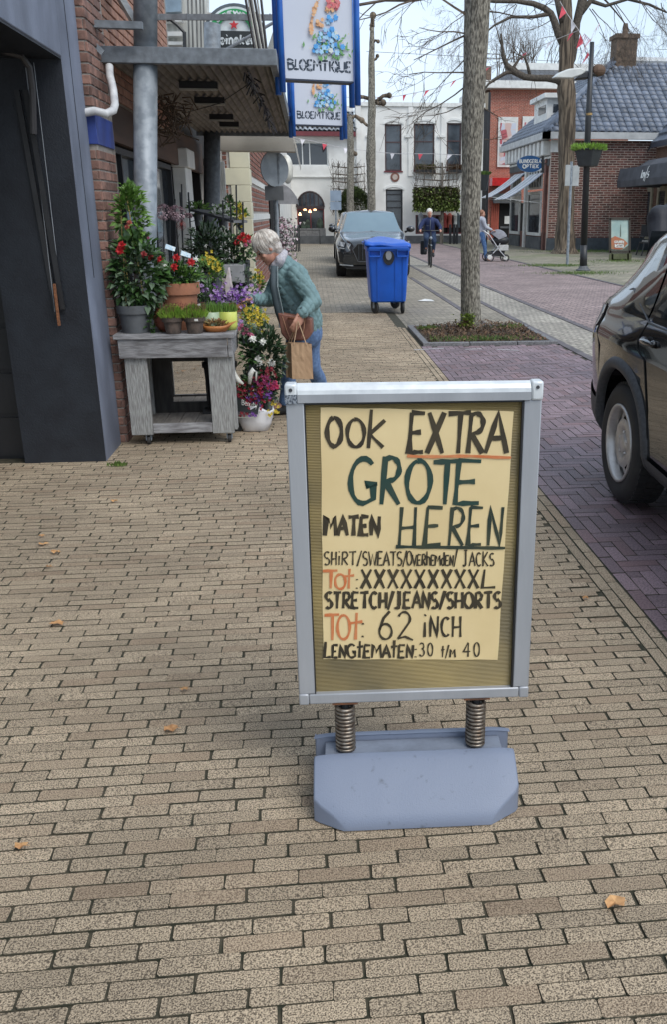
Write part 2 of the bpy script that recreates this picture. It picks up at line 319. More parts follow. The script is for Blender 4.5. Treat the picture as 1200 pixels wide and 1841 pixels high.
while y < 13.3: pc.append((1.32, y, math.pi / 2, 1)); y += PL + .005
field(pav, pc, M_pav, PL, PW, seed=3, wear=.004, dz=.0014)
# --- parking bay of purple clinkers in herringbone
bay = MB().bx(1.352, 3.22, -3, 13.3, -.05, -.0062).build('parking_bay', M_soil, kind='structure')
pc = []; wq = .0675; n3 = 3; ys0, ys1 = 1.6, 13.25
y = ys0
k = 0
while y < 13.25: pc.append((1.385, y, math.pi / 2, 1)); pc.append((3.18, y, math.pi / 2, 1)); y += .205
for j in range(int((ys1 - ys0) / wq)):
    for mI in range(-40, 60):
        x0 = (j + 2 * n3 * mI) * wq; cx = x0 + n3 * wq / 2
        l0, l1 = max(1.4175, cx - n3 * wq / 2), min(3.143, cx + n3 * wq / 2)
        if l1 - l0 > .03: pc.append(((l0 + l1) / 2, ys0 + (j + .5) * wq, 0, (l1 - l0 - .004) / .1985))
        xc = (j + 2 * n3 - 1 + .5 + 2 * n3 * mI) * wq
        if 1.4175 < xc and xc + wq * .3 < 3.14: pc.append((xc, ys0 + (j + n3 / 2) * wq, math.pi / 2, 1))
pc = [p for p in pc if not (1.36 < p[0] < 3.1 and p[1] > 11.35)]
field(bay, pc, M_pur, .1985, .0642, seed=5, dz=.0012, wear=.003)
# far surfaces
M_fpav = brickmat('far_buff', (.37, .325, .255), (.25, .215, .165), (.09, .085, .065), .205, .054, msize=.006)
M_gut = brickmat('gutter_buff', (.38, .345, .285), (.29, .26, .22), (.14, .13, .11), .08, .21, msize=.006)
M_road = brickmat('road_clinker', (.38, .285, .265), (.26, .19, .18), (.11, .09, .085), .21, .105, msize=.014)
M_rpav = brickmat('right_paving', (.30, .265, .20), (.22, .20, .15), (.12, .12, .07), .3, .3, msize=.015, moss=(.10, .13, .045))
MB().bx(-8, 1.38, 15.6, 16.4, -.05, -.002).bx(-8, 3.2, 16.4, 52.9, -.05, -.002).bx(1.38, 3.2, 13.3, 16.4, -.05, -.0025).build('pavement', M_fpav, kind='structure')
MB().bx(3.2, 4.0, -20, 58, -.05, -.004).build('gutter_strip', M_gut, kind='structure')
MB().bx(4.0, 7.25, -20, 60, -.05, -.008).bx(3.2, 7.25, 58, 59.9, -.0505, -.0085).build('road', M_road, kind='structure')
MB().bx(7.25, 30, -20, 62, -.05, -.001).build('pavement', M_rpav, kind='structure')
M_pk = mat('dark_setts', (.14, .125, .13), (.09, .08, .085), scale=30, rough=.8, bump=.5, piece=.2)
for (xx, y0, y1) in ((2.6, 13.6, 24.0), (3.2, 3.0, 50.0), (4.0, 8.0, 50.0), (7.25, 14.0, 52.0)):
    mb = MB(); y = y0
    while y < y1: mb.bx(xx - .05, xx + .05, y, y + .195, -.04, .006); y += .2
    mb.build('channel_setts', M_pk, kind='stuff')
# --- tree bed with kerb stones, soil and litter
bed = thing('tree_bed', 'earth bed edged with grey kerb stones around the foot of the rough barked tree', 'tree bed', (2.2, 12.4, 0))
MB().bx(1.47, 3.05, 11.45, 13.2, -.05, .015).build('soil', mat('bed_soil', (.11, .085, .06), (.05, .04, .03), scale=25, rough=1, bump=1.5), bed)
for (a, b, c, d) in ((1.38, 1.46, 11.45, 12.3), (1.38, 1.46, 12.31, 13.2), (1.38, 1.98, 11.36, 11.44), (1.99, 2.6, 11.36, 11.44), (2.61, 3.14, 11.36, 11.44), (3.06, 3.14, 11.45, 12.3), (3.06, 3.14, 12.31, 13.2), (1.38, 3.14, 13.21, 13.29)):
    MB().bx(a, b, c, d, -.05, .04).build('kerb_stone', M_kerb, bed, bevel=.008)
mb = MB(); mg = MB(); rg = random.Random(4)
for i in range(2600):
    x, y = rg.uniform(1.48, 3.04), rg.uniform(11.47, 13.18); d = math.hypot(x - 2.38, y - 12.9); h = .03 + .1 * math.exp(-d * d * 3) * rg.random()
    mb.leaf((x, y, h), (rg.uniform(-1, 1), rg.uniform(-1, 1), rg.uniform(-.1, .8)), (0, 0, 1), rg.uniform(.03, .09), rg.uniform(.01, .03))
mb.build('leaf_litter', mat('litter', (.20, .12, .07), (.07, .045, .03), scale=9, rough=.9, piece=.4), bed, kind='stuff')
for i in range(1500):
    c = rg.choice([(1.62, 12.8, .1), (2.85, 12.9, .16), (2.3, 11.6, .3), (1.9, 11.6, .3), (2.22, 13.25, .1)]); x, y = rg.gauss(c[0], c[2]), rg.gauss(c[1], c[2] * .4)
    if 1.48 < x < 3.04 and 11.47 < y < 13.18: mg.leaf((x, y, .03), (rg.uniform(-.6, .6), rg.uniform(-.6, .6), 1), (0, 1, 0), rg.uniform(.03, .08), .008)
mg.build('grass', mat('grass', (.12, .19, .035), (.05, .10, .02), scale=5, rough=.7, piece=.3), bed, kind='stuff')
# weeds along pavement joints
mg = MB()
for (px, py, s, n) in ((211, 838, .03, 50), (1045, 492, .5, 700), (1020, 478, .35, 300), (980, 478, .5, 500), (1060, 452, 1.3, 1500), (1120, 470, .8, 500), (1150, 452, .6, 300), (792, 437, .3, 200)):
    c = G(px, py)
    for i in range(n): mg.leaf((rg.gauss(c.x, s), rg.gauss(c.y, s * (.35 if s < .1 else .6)), 0), (rg.uniform(-.6, .6), rg.uniform(-.6, .6), 1), (0, 1, 0), rg.uniform(.02, .05) * (1 if s < .1 else 2), .01)
mg.build('pavement_weeds', MATS['grass'], kind='stuff')
# worn paint marks and a scrap of paper
mb = MB()
for (a, b, c, d) in ((746, 629, 800, 626), (838, 628, 868, 627), (895, 628, 935, 630)):
    p, q = G(a, b, .003), G(c, d, .003); mb.add([p, q, q + Vector((0, .05, 0)), p + Vector((0, .05, 0))], [(0, 1, 2, 3)])
mb.build('bay_marking', mat('worn_paint', (.62, .60, .60), (.3, .27, .28), scale=30, rough=.8), bay, kind='stuff')
p = G(766, 541); tag(MB().add([p + Vector((-.16, -.05, .01)), p + Vector((.17, -.08, .005)), p + Vector((.14, .1, .02)), p + Vector((-.1, .12, .006)), p + Vector((.0, .02, .045))], [(0, 1, 4), (1, 2, 4), (2, 3, 4), (3, 0, 4)]).build('paper_scrap', mat('scrap', (.72, .72, .70), rough=.8)), 'crumpled white paper scrap on the paving between container and trunk', 'litter')
# fallen leaves
M_leaf = mat('dry_leaf', (.62, .36, .16), (.38, .19, .08), scale=40, rough=.8, piece=.25)
for i, (px, py, s, lab) in enumerate([(78, 981, .05, 'curled orange leaf on the pavement, upper of the pair near the left edge'), (99, 995, .045, 'curled orange leaf on the pavement, just below another near the left edge'), (75, 966, .03, 'tiny reddish leaf above the orange leaf pair on the left pavement'),
        (103, 1124, .055, 'narrow orange leaf alone on the left pavement beyond the dark specks'), (308, 1314, .05, 'cracked pale brown leaf left of the sign springs'), (332, 1243, .03, 'small brown leaf fragment left of the sign panel foot'),
        (38, 1526, .035, 'small orange leaf at the left picture edge near the bottom'), (1106, 1628, .055, 'large pale tan leaf lying on pavers at the lower right'), (620, 1040, .02, ''), (1053, 1078, .03, 'pale crumb of leaf on the border of the purple bay'), (205, 903, .04, 'dull brown twig leaf on the pavement below the wooden table'), (88, 1022, .03, 'thin brown husk below the orange leaf pair on the left')]):
    if not lab: continue
    p = G(px, py); m_ = MB(); n = 9; a0 = rg.uniform(0, 6)
    ring = [(p.x + s * .5 * math.cos(a0 + 2 * math.pi * k / n) * (1 + .25 * math.sin(3 * k + i)), p.y + s * .34 * math.sin(a0 + 2 * math.pi * k / n) * (1 + .2 * math.cos(2 * k)), .006 + .013 * abs(math.sin(k * 1.7 + i))) for k in range(n)]
    m_.add([(p.x, p.y, .012)] + ring, [(0, k + 1, (k + 1) % n + 1) for k in range(n)]); m_.tube([(p.x, p.y, .012), (p.x + s * .6, p.y + s * .1, .008)], .0008, 4)
    tag(m_.build('fallen_leaf', M_leaf), lab, 'leaf', 'dry leaves on the pavement')

# ================================================================ generic building pieces
M_white = mat('white_render', (.80, .79, .755), (.70, .69, .65), scale=1.2, rough=.85, bump=.3, bs=40, dirt=.12)
M_wpaint = mat('white_paint', (.76, .76, .73), (.62, .62, .59), scale=4, rough=.5, bump=.2)
M_glass = mat('window_glass', (.035, .042, .05), (.02, .024, .03), scale=.7, rough=.05, spec=.9)
M_glassr = mat('old_window_glass', (.06, .075, .09), (.02, .025, .03), scale=1.1, rough=.08, spec=.9)
M_dred = mat('dark_red_paint', (.16, .025, .03), (.12, .02, .025), scale=6, rough=.4)
M_dark = mat('dark_paint', (.022, .023, .026), (.015, .016, .018), scale=6, rough=.45)
M_black = mat('dark_interior', (.010, .009, .009), (.006, .006, .006), scale=3, rough=.9)
M_plinth = mat('grey_plinth', (.12, .125, .13), (.07, .075, .08), scale=3, rough=.8, bump=.3)
M_brown = mat('brown_wood', (.13, .075, .045), (.07, .04, .025), scale=4, rough=.7, stretch=(1, 1, 6))
def wall(mb, o, u, W, H, ops, t, nrm):
    """wall slab whose face starts at o, runs along u, with openings (u0,u1,z0,z1)"""
    o, u, nrm = Vector(o), Vector(u), Vector(nrm); us = sorted({0, W, *[v for q in ops for v in q[:2]]}); zs = sorted({0, H, *[v for q in ops for v in q[2:4]]})
    for a, b in zip(us, us[1:]):
        run = None
        for c, d in list(zip(zs, zs[1:])) + [(None, None)]:
            hole = c is None or any(q[0] <= (a + b) / 2 <= q[1] and q[2] <= (c + d) / 2 <= q[3] for q in ops)
            if hole:
                if run:
                    p = [o + u * a + Vector((0, 0, run[0])), o + u * b + Vector((0, 0, run[0])), o + u * b + Vector((0, 0, run[1])), o + u * a + Vector((0, 0, run[1]))]; mb.prism(p, -nrm * t); run = None
            else: run = (run[0], d) if run else (c, d)
def lbox(mb, o, u, nrm, a0, a1, z0, z1, d0, d1):
    """box in wall coordinates, d measured outwards"""
    o, u, nrm = Vector(o), Vector(u), Vector(nrm); p = [o + u * a + Vector((0, 0, z)) + nrm * d0 for a, z in ((a0, z0), (a1, z0), (a1, z1), (a0, z1))]; mb.prism(p, nrm * (d1 - d0)); return mb
def window(parent, o, u, nrm, a0, a1, z0, z1, mf, mg=None, fw=.07, rec=.12, vb=(), hb=(), sill=None, name='window'):
    f = lbox(MB(), o, u, nrm, a0, a0 + fw, z0, z1, -rec - .03, -rec + .04); lbox(f, o, u, nrm, a1 - fw, a1, z0, z1, -rec - .03, -rec + .04); lbox(f, o, u, nrm, a0 + fw, a1 - fw, z0, z0 + fw, -rec - .03, -rec + .038); lbox(f, o, u, nrm, a0 + fw, a1 - fw, z1 - fw, z1, -rec - .03, -rec + .038)
    for v in vb: lbox(f, o, u, nrm, v - fw * .35, v + fw * .35, z0 + fw, z1 - fw, -rec - .03, -rec + .03)
    for h in hb: lbox(f, o, u, nrm, a0 + fw, a1 - fw, h - fw * .4, h + fw * .4, -rec - .03, -rec + .034)
    fo = f.build(name, mf, parent); g_ = lbox(MB(), o, u, nrm, a0 + fw * .5, a1 - fw * .5, z0 + fw * .5, z1 - fw * .5, -rec - .02, -rec - .01).build('pane', mg or M_glass, fo)
    if sill: lbox(MB(), o, u, nrm, a0 - .06, a1 + .06, z0 - .07, z0, -rec, .06).build('sill', sill, fo)
    return fo
def bricks(parent, o, u, nrm, W, H, ops, m, L_=.21, h=.065, mo=.011, limit=300, seed=2, proud=.006, cam_sort=True, z0=0, edge=None):
    """modelled brick courses on a mortar plane"""
    rng = random.Random(seed); o, u, nrm = Vector(o), Vector(u), Vector(nrm); it = []; z = z0; r = 0
    while z + h * .6 < H:
        zz = min(z + h - mo, H); x = -(r % 2) * (L_ / 2)
        while x < W:
            a, b = max(x, 0), min(x + L_ - mo, W); x += L_
            for q in ops:
                if z < q[3] - .01 and zz > q[2] + .01 and a < q[1] and b > q[0]:
                    if a >= q[0] - .02: a = max(a, q[1])
                    else: b = min(b, q[0])
            if b - a > .03 and not (edge and not edge((a + b) / 2, (z + zz) / 2)): it.append((a, b, z, zz))
        z += h; r += 1
    def key(q):
        c = o + u * ((q[0] + q[1]) / 2) + Vector((0, 0, (q[2] + q[3]) / 2)); s = PX(c); return (not (0 < s[0] < 1200 and 0 < s[1] < 1841), (c - CP).length)
    it.sort(key=key); st = MB(); bm_ = {}
    for k, (a, b, c, d) in enumerate(it):
        pr = proud + rng.uniform(-.002, .002)
        if k < limit:
            kk = (round(b - a, 3), round(d - c, 3))
            if kk not in bm_:
                t = MB(); e = .004; P_ = lambda x, z, n: u * x + Vector((0, 0, z)) + nrm * n
                x1, z1 = b - a, d - c; t.add([P_(0, 0, -.01), P_(x1, 0, -.01), P_(x1, z1, -.01), P_(0, z1, -.01), P_(0, 0, proud - e), P_(x1, 0, proud - e), P_(x1, z1, proud - e), P_(0, z1, proud - e), P_(e, e, proud), P_(x1 - e, e, proud), P_(x1 - e, z1 - e, proud), P_(e, z1 - e, proud)],
                      [(0, 1, 5, 4), (1, 2, 6, 5), (2, 3, 7, 6), (3, 0, 4, 7), (4, 5, 9, 8), (5, 6, 10, 9), (6, 7, 11, 10), (7, 4, 8, 11), (8, 9, 10, 11)])
                me = bpy.data.meshes.new('brick'); me.from_pydata([tuple(v) for v in t.v], [], t.f); me.materials.append(m); bm_[kk] = me
            ob = bpy.data.objects.new('brick', bm_[kk]); COL.objects.link(ob); ob.parent = parent; ob.location = o + u * a + Vector((0, 0, c)) + nrm * rng.uniform(-.002, .002) - BASE.get(parent.name, Vector())
        else: lbox(st, o, u, nrm, a, b, c, d, -.005, pr)
    if st.v: st.build('brick', m, parent, kind='stuff')
X_, Y_, NX, NY = (1, 0, 0), (0, 1, 0), (-1, 0, 0), (0, -1, 0)

# ================================================================ LEFT: dark portal of the neighbouring building
M_port = mat('portal_paint', (.235, .265, .345), (.15, .17, .225), scale=4, rough=.6, bump=.5, bs=120, stretch=(1, 1, .45), dirt=.35)
M_jamb = mat('jamb_tone', (.016, .020, .028), (.010, .012, .018), scale=7, rough=.5, bump=.5, bs=90)  # near-black tone for the jamb face, soffit and joint line
FX = -1.44
po = thing('garage_portal', 'blue grey painted concrete portal with a deep black doorway at the left edge', 'building', (FX, 6.0, 0))
MB().bx(-1.98, FX, 6.07, 6.56, -.03, 6.5).build('pillar', M_port, po, bevel=.008)
MB().bx(-1.975, FX - .004, 6.062, 6.0705, -.03, 2.475).build('jamb_face', M_jamb, po)
MB().bx(-7, FX + .002, -3, 6.07, 2.483, 6.5).build('lintel_wall', M_port, po, bevel=.008)
MB().bx(-7, FX - .004, -3, 6.06, 2.472, 2.482).build('soffit', M_jamb, po)
MB().bx(-7, -1.985, 6.22, 6.5, -.03, 2.6).build('door', mat('door_black', (.014, .013, .015), (.009, .009, .01), scale=5, rough=.5), po)
mb = MB()
for i in range(9): mb.bx(-7, -1.99, 6.205, 6.222, .3 * i + .02, .3 * i + .285)
mb.build('door_panel', mat('door_black2', (.017, .016, .018), (.011, .011, .012), scale=5, rough=.45), po)
a = AY(97, 215, 6.04); c_ = AY(118, 555, 6.04)
tr = MB(); tr.bar((-1.715, 6.05, 2.3), (-1.645, 6.05, .98), .02, .03); tr.bar((-1.66, 6.04, 2.3), (-1.60, 6.04, 1.02), .02, .03); tr.build('door_track', M_dark, po)
MB().bar(AY(97, 510, 6.0), AY(106, 585, 6.0), .034, .01).build('rusty_bracket', mat('rust', (.30, .12, .05), (.12, .05, .025), scale=60, rough=.9, bump=.8), po)
mb = MB(); pts = [AY(-40, 75, 5.9), AY(10, 92, 5.9), AY(38, 100, 5.93), AY(52, 120, 5.97), AY(58, 160, 6.0), AY(60, 240, 6.02)]; mb.tube(pts, .02, 8); mb.build('cable_duct', mat('duct', (.055, .052, .055), scale=9, rough=.5), po)
mb = MB(); mb.tube([AY(45, 115, 6.04), AY(98, 560, 6.04)], .0025, 4); mb.tube([AY(60, 112, 6.045), AY(112, 555, 6.045)], .0025, 4); mb.build('edge_wire', mat('wire', (.3, .32, .35), rough=.4), po)
# joint line and paint scuffs on the street face
MB().bx(FX - .002, FX + .003, 6.27, 6.275, 1.2, 6.4).build('joint', M_jamb, po)

# --- brick pier with blue band, rain pipe
M_pbr = mat('pier_brick', (.29, .16, .125), (.15, .085, .068), scale=14, rough=.85, bump=.8, piece=.28, tint=(.20, .13, .11), detail=6)
M_mort = mat('mortar', (.34, .31, .28), (.22, .20, .18), scale=20, rough=.95)
pier = thing('brick_pier', 'narrow reddish brick pier with a blue painted band between portal and flower shop', 'pier', (-1.42, 6.7, 0))
px1 = -1.395
MB().bx(-1.9, px1 - .008, 6.606, 7.2, -.03, 3.9).build('mortar_core', M_mort, pier)
bricks(pier, (px1 - .22, 6.606, 0), X_, NY, .216, 3.8, [(0, .3, 2.03, 2.24)], M_pbr, limit=150, proud=.008, seed=8)
bricks(pier, (px1 - .008, 6.602, 0), Y_, X_, .55, 3.8, [(-.1, .6, 2.03, 2.24)], M_pbr, limit=150, proud=.008, seed=9)
MB().bx(px1 - .22, px1 + .003, 6.592, 7.14, 2.04, 2.225).build('blue_band', mat('blue_band', (.035, .07, .30), (.03, .05, .2), scale=8, rough=.5), pier, bevel=.004)
pp = thing('rain_pipe', 'white plastic rain pipe bending from the canopy round the brick pier', 'pipe', tuple(AY(198, 120, 6.9)))
pts = [AY(196, 118, 6.95), AY(197, 135, 6.9), AY(203, 160, 6.8), AY(206, 188, 6.7), AY(203, 198, 6.62), AY(190, 204, 6.57), AY(170, 199, 6.55), AY(150, 202, 6.55), AY(140, 204, 6.55)]
MB().tube(pts, .026, 10).build('pipe', mat('pipe_white', (.66, .66, .66), (.45, .45, .46), scale=14, rough=.45), pp, smooth=True)

# --- flower shop shell
sh = thing('flower_shop', 'flower shop front with dark open bay, brown lintel board and white pilaster', 'building', (-1.5, 9, 0))
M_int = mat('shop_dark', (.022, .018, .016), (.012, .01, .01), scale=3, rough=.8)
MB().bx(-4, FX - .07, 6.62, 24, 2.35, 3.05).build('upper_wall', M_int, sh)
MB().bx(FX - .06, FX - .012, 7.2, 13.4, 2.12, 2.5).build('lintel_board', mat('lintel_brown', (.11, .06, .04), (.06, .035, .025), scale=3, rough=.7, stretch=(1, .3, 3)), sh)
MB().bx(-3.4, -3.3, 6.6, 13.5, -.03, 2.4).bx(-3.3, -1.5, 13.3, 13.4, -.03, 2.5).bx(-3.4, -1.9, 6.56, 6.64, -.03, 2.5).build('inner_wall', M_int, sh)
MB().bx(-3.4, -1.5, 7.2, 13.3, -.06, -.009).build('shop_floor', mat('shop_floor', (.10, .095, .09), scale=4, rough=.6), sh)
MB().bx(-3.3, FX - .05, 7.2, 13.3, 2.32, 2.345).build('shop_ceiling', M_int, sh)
window(sh, (FX - .04, 7.2, .0), Y_, X_, 0, 1.5, .25, 2.1, M_dark, M_glassr, fw=.05, rec=.05, vb=(.72,))
window(sh, (FX - .04, 9.3, .0), Y_, X_, 0, 1.3, .25, 2.1, M_dark, M_glass, fw=.05, rec=.05)
MB().bx(FX - .06, FX + .06, 7.15, 10.8, -.03, .25).build('plinth', M_plinth, sh)
a, b = AX(327, 470, FX + .02), AX(352, 470, FX + .02)
MB().bx(FX - .1, FX + .05, 11.0, 11.55, -.03, 2.1).build('pilaster', M_wpaint, sh, bevel=.01)
MB().bx(FX - .1, FX + .09, 10.95, 11.6, 2.1, 2.3).build('pilaster_cap', M_wpaint, sh, bevel=.01)
# glazing bars and white boards beyond
for k, px in enumerate((392, 398, 404, 410)):
    p = AY(px, 460, 13.6); MB().bx(p.x - .022, p.x + .022, 13.55 + .02 * k, 13.62 + .02 * k, -.02, 2.3).build('white_board', M_wpaint, sh, bevel=.004)
# brick gable strip above the pier with sloping verge board
gw = thing('gable_wall', 'orange brick gable with pale verge boards rising above the shop canopy', 'building', (-2, 7.2, 3))
M_ob = mat('orange_brick', (.38, .20, .135), (.25, .13, .095), scale=12, rough=.85, bump=.6, piece=.2)
MB().bx(-4, -1.41, 7.21, 7.4, 2.4, 6).build('mortar_wall', M_mort, gw)
bricks(gw, (-2.0, 7.21, 2.4), X_, NY, .58, 2.0, [], M_ob, limit=160, proud=.008, seed=18)
bricks(gw, (-1.41, 7.21, 2.4), Y_, X_, 3.2, 2.2, [], M_ob, limit=140, proud=.008, seed=19)
MB().bx(-1.9, -1.418, 7.4, 10.6, 2.4, 4.7).build('side_wall', M_mort, gw)
MB().bar(AY(195, -40, 7.6), AY(245, 45, 7.1), .05, .035).build('verge_board', mat('verge', (.42, .43, .42), (.25, .26, .25), scale=8, rough=.6), gw)
MB().bar(AY(150, 62, 6.9), AY(185, 95, 6.9), .03, .035).build('brace', mat('galv', (.30, .335, .37), (.20, .23, .26), scale=14, rough=.5, metal=.2, detail=3, lo=.4, hi=.6), gw)
M_galv = MATS['galv']
# --- steel canopy
M_beam = mat('grey_steel', (.20, .225, .25), (.12, .135, .15), scale=16, rough=.55, bump=.3, stretch=(1, 1, 1))
M_corr = mat('corrugated', (.27, .24, .20), (.14, .12, .10), scale=5, rough=.7, dirt=.3)
cp = thing('steel_canopy', 'flat steel canopy with corrugated underside above the flower shop', 'canopy', (-.8, 10, 2.6))
zc = 2.60; cx0, cx1, cy0, cy1 = -1.46, -.2, 7.0, 13.0
MB().bx(cx0, cx1, cy0, cy0 + .06, zc - .01, zc + .095).build('front_beam', M_beam, cp, bevel=.004)
MB().bx(cx1 - .05, cx1, cy0 + .062, cy1, zc - .01, zc + .095).build('side_beam', M_beam, cp, bevel=.004)
MB().bx(cx0, cx1 - .052, cy1 - .06, cy1, zc - .02, zc + .09).build('rear_beam', M_beam, cp)
mb = MB(); x = cx0; k = 0; vs = []; nn = 8 * 18
dgn = .30
# corrugation runs diagonally away from the facade
W_ = cx1 - .05 - cx0; prof = []
for i in range(nn + 1):
    x = cx0 + W_ * i / nn; prof.append((x, zc + .028 + .014 * math.cos(i / 8 * 2 * math.pi)))
vs = [(x, cy0 + .06, z) for x, z in prof] + [(x, cy1 - .06, z) for x, z in prof] + [(x, cy0 + .06, zc + .07) for x, z in prof] + [(x, cy1 - .06, zc + .07) for x, z in prof]; n1 = nn + 1
mb.add(vs, [(i, i + 1, n1 + i + 1, n1 + i) for i in range(nn)] + [(2 * n1 + i, 3 * n1 + i, 3 * n1 + i + 1, 2 * n1 + i + 1) for i in range(nn)])
mb.build('corrugated_sheet', M_corr, cp, smooth=True)
for (px, py, ln) in ((357, 157, .30), (377, 184, .27), (398, 213, .25), (412, 226, .22)):
    r_ = ray(px, py); p = CP + r_ * ((zc - .03 - CH) / r_.z); l_ = MB().bx(p.x - ln / 2, p.x + ln / 2, p.y - .05, p.y + .05, zc - .04, zc + .012).build('light_fitting', M_dark, cp); MB().bx(p.x - ln / 2, p.x + ln / 2, p.y - .055, p.y - .02, zc - .055, zc - .042).build('tube_lamp', mat('lamp_tube', (.5, .48, .42), rough=.5), l_)
for (px, px2, y_) in ((261, 261, 7.0), (380, 381.5, 12.85)):
    b0 = AY(px, 470 if y_ > 9 else 560, y_ + .1); b1 = AY(px2, 5, y_ + .1); t = (b1 - b0) / (b1.z - b0.z); r_ = .0845 if y_ < 9 else .108; r_ = .083 if y_ < 9 else r_
    c_ = thing('steel_column', ('galvanised steel column standing beside the climbing plant behind the table' if y_ < 9 else 'dark grey steel column further along the shop front'), 'column', tuple(b0 - t * b0.z), group='columns carrying the canopy')
    MB().tube([b0 - t * b0.z, b0 + t * (2.595 - b0.z)], r_, 24).build('shaft', M_galv if y_ < 9 else mat('galv_dark', (.16, .175, .19), (.10, .11, .12), scale=20, rough=.6), c_, smooth=True)
    q0 = b0 + t * (2.70 - b0.z); MB().tube([q0, b0 + t * (3.9 - b0.z)], r_ * .97, 24).build('upper_shaft', M_galv if y_ < 9 else M_beam, c_, smooth=True)
    MB().tube([b0 - t * b0.z, b0 - t * (b0.z - .015)], r_ * 1.6, 20).build('foot_plate', M_beam, c_)
# outriggers and railing above the canopy
MB().bar(AY(130, 42, 6.9), AY(256, 46, 6.9), .06, .045).build('outrigger', M_beam, cp)
MB().bar(AY(150, 100, 6.99), AY(170, 100, 6.99), .05, .05).build('bracket', M_beam, cp)
mb = MB(); mb.bar(AY(275, 30, 9.6), AY(494, 31, 9.6), .03, .05)
for px in (285, 335, 381, 415, 485): mb.bar(AY(px, 24, 9.55), AY(px, 36, 9.55), .012)
mb.build('railing', M_beam, cp)
mb = MB(); mb.tube([AY(395, 95, 9.5), AY(495, 38, 9.5)], .014, 8); mb.build('stay_tube', M_galv, cp)
mb = MB(); mb.prism([AY(480, 88, 9), AY(496, 88, 9), AY(496, 38, 9)], (0, .05, 0)); mb.build('gusset', mat('pale_sheet', (.36, .38, .36), rough=.6), cp)
# poles leaning on the canopy
M_st1, M_st2 = mat('pole_pale', (.42, .42, .38), rough=.5), M_dark
bd = thing('pole_bundle', 'bundle of thin dark and pale poles leaning above the canopy edge', 'poles', tuple(AY(470, 88, 9)))
for i, (a, b) in enumerate([(436, 458), (441, 462), (444, 466), (447, 470), (452, 474), (458, 476), (466, 479)]): MB().tube([AY(a, -30, 9.2), AY(b, 90, 9.0)], .009 if i % 2 else .013, 6).build('pole', M_st1 if i % 2 else M_st2, bd)
# chains, wires and hooks under the canopy
mb = MB(); pts = []
def zp(px, py, dz=0): r_ = ray(px, py); return CP + r_ * ((zc - dz - CH) / r_.z)
rg = random.Random(12)
for i in range(60):
    t = i / 59; px, py = 445 + 48 * t, 128 + 105 * t; a = zp(px + rg.uniform(-6, 6), py, .02); b = a + Vector((rg.uniform(-.06, .06), rg.uniform(-.1, .3), -rg.uniform(.01, .07))); mb.tube([a, b], .006, 4)
mb.tube([zp(447, 135, .02), zp(480, 200, .03), zp(492, 232, .04)], .008, 5); mb.tube([zp(450, 148, .02), zp(395, 185, .08), zp(330, 203, .02)], .004, 4)
mb.build('chain_cluster', M_dark, cp, kind='stuff')
mb = MB()
for i in range(70):
    a = AY(rg.uniform(282, 330), rg.uniform(165, 235), 8.3 + rg.random()); mb.tube([a, a + Vector((rg.uniform(-.1, .1), 0, rg.uniform(-.14, .02))), a + Vector((rg.uniform(-.15, .15), 0, rg.uniform(-.2, .0)))], .006, 4)
dg0 = thing('dried_garland', 'tangled brown dried garland hanging under the canopy by the column', 'garland', tuple(AY(305, 200, 8.5))); mb.build('stems', mat('dried', (.17, .12, .08), (.08, .055, .04), scale=20, rough=.9), dg0, kind='stuff')
# second fascia (neighbour's awning box)
nf = thing('awning_box', 'long pale beige awning box beyond the end of the steel canopy', 'awning box', tuple(AY(465, 258, 13.2)))
p = [AY(395, 236, 13.2), AY(524, 237, 13.2), AY(531, 272, 13.2), AY(395, 270, 13.2)]; MB().prism(p, (0, .3, 0)).build('face_panel', mat('beige_panel', (.40, .37, .32), (.30, .28, .24), scale=3, rough=.6), nf)
p = [AY(524.5, 237, 13.3), AY(533, 262, 13.3), AY(532, 272, 13.3)]; MB().prism(p, (0, 6, 0)).build('end_panel', mat('beige_end', (.50, .47, .41), rough=.6), nf)
# white dormer bits over the canopy
dm = thing('white_dormer', 'white boarded dormer with curved gutter above the canopy', 'dormer', tuple(AY(320, 60, 16)))
MB().prism([AY(283, 100, 16), AY(372, 100, 16), AY(372, -20, 16), AY(283, -20, 16)], (0, .3, 0)).build('boarding', mat('board_white', (.62, .62, .58), (.42, .42, .39), scale=4, rough=.6, stretch=(6, 1, .3)), dm)
MB().prism([AY(283, 22, 15.8), AY(325, 20, 15.8), AY(325, -20, 15.8), AY(283, -20, 15.8)], (0, .15, 0)).build('pane', mat('dormer_pane', (.25, .33, .40), rough=.2), dm)
for (a, b) in ((30, 38), (56, 64), (74, 80)): MB().prism([AY(283, b, 15.75), AY(326, b, 15.75), AY(328, a, 15.75), AY(283, a, 15.75)], (0, .2, 0)).build('moulding', M_wpaint, dm)
MB().tube([AY(284, 38, 15.6), AY(305, 34, 15.6), AY(318, 44, 15.6), AY(331, 58, 15.6), AY(332, 92, 15.6)], .03, 6).build('gutter_bracket', M_dark, dm)
mb = MB()
for px in (340, 347, 355, 362, 368): mb.tube([AY(px - 3, -10, 15.7), AY(px, 95, 15.7)], .014, 4)
mb.build('board_joint', mat('gap', (.2, .2, .19), rough=.8), dm)
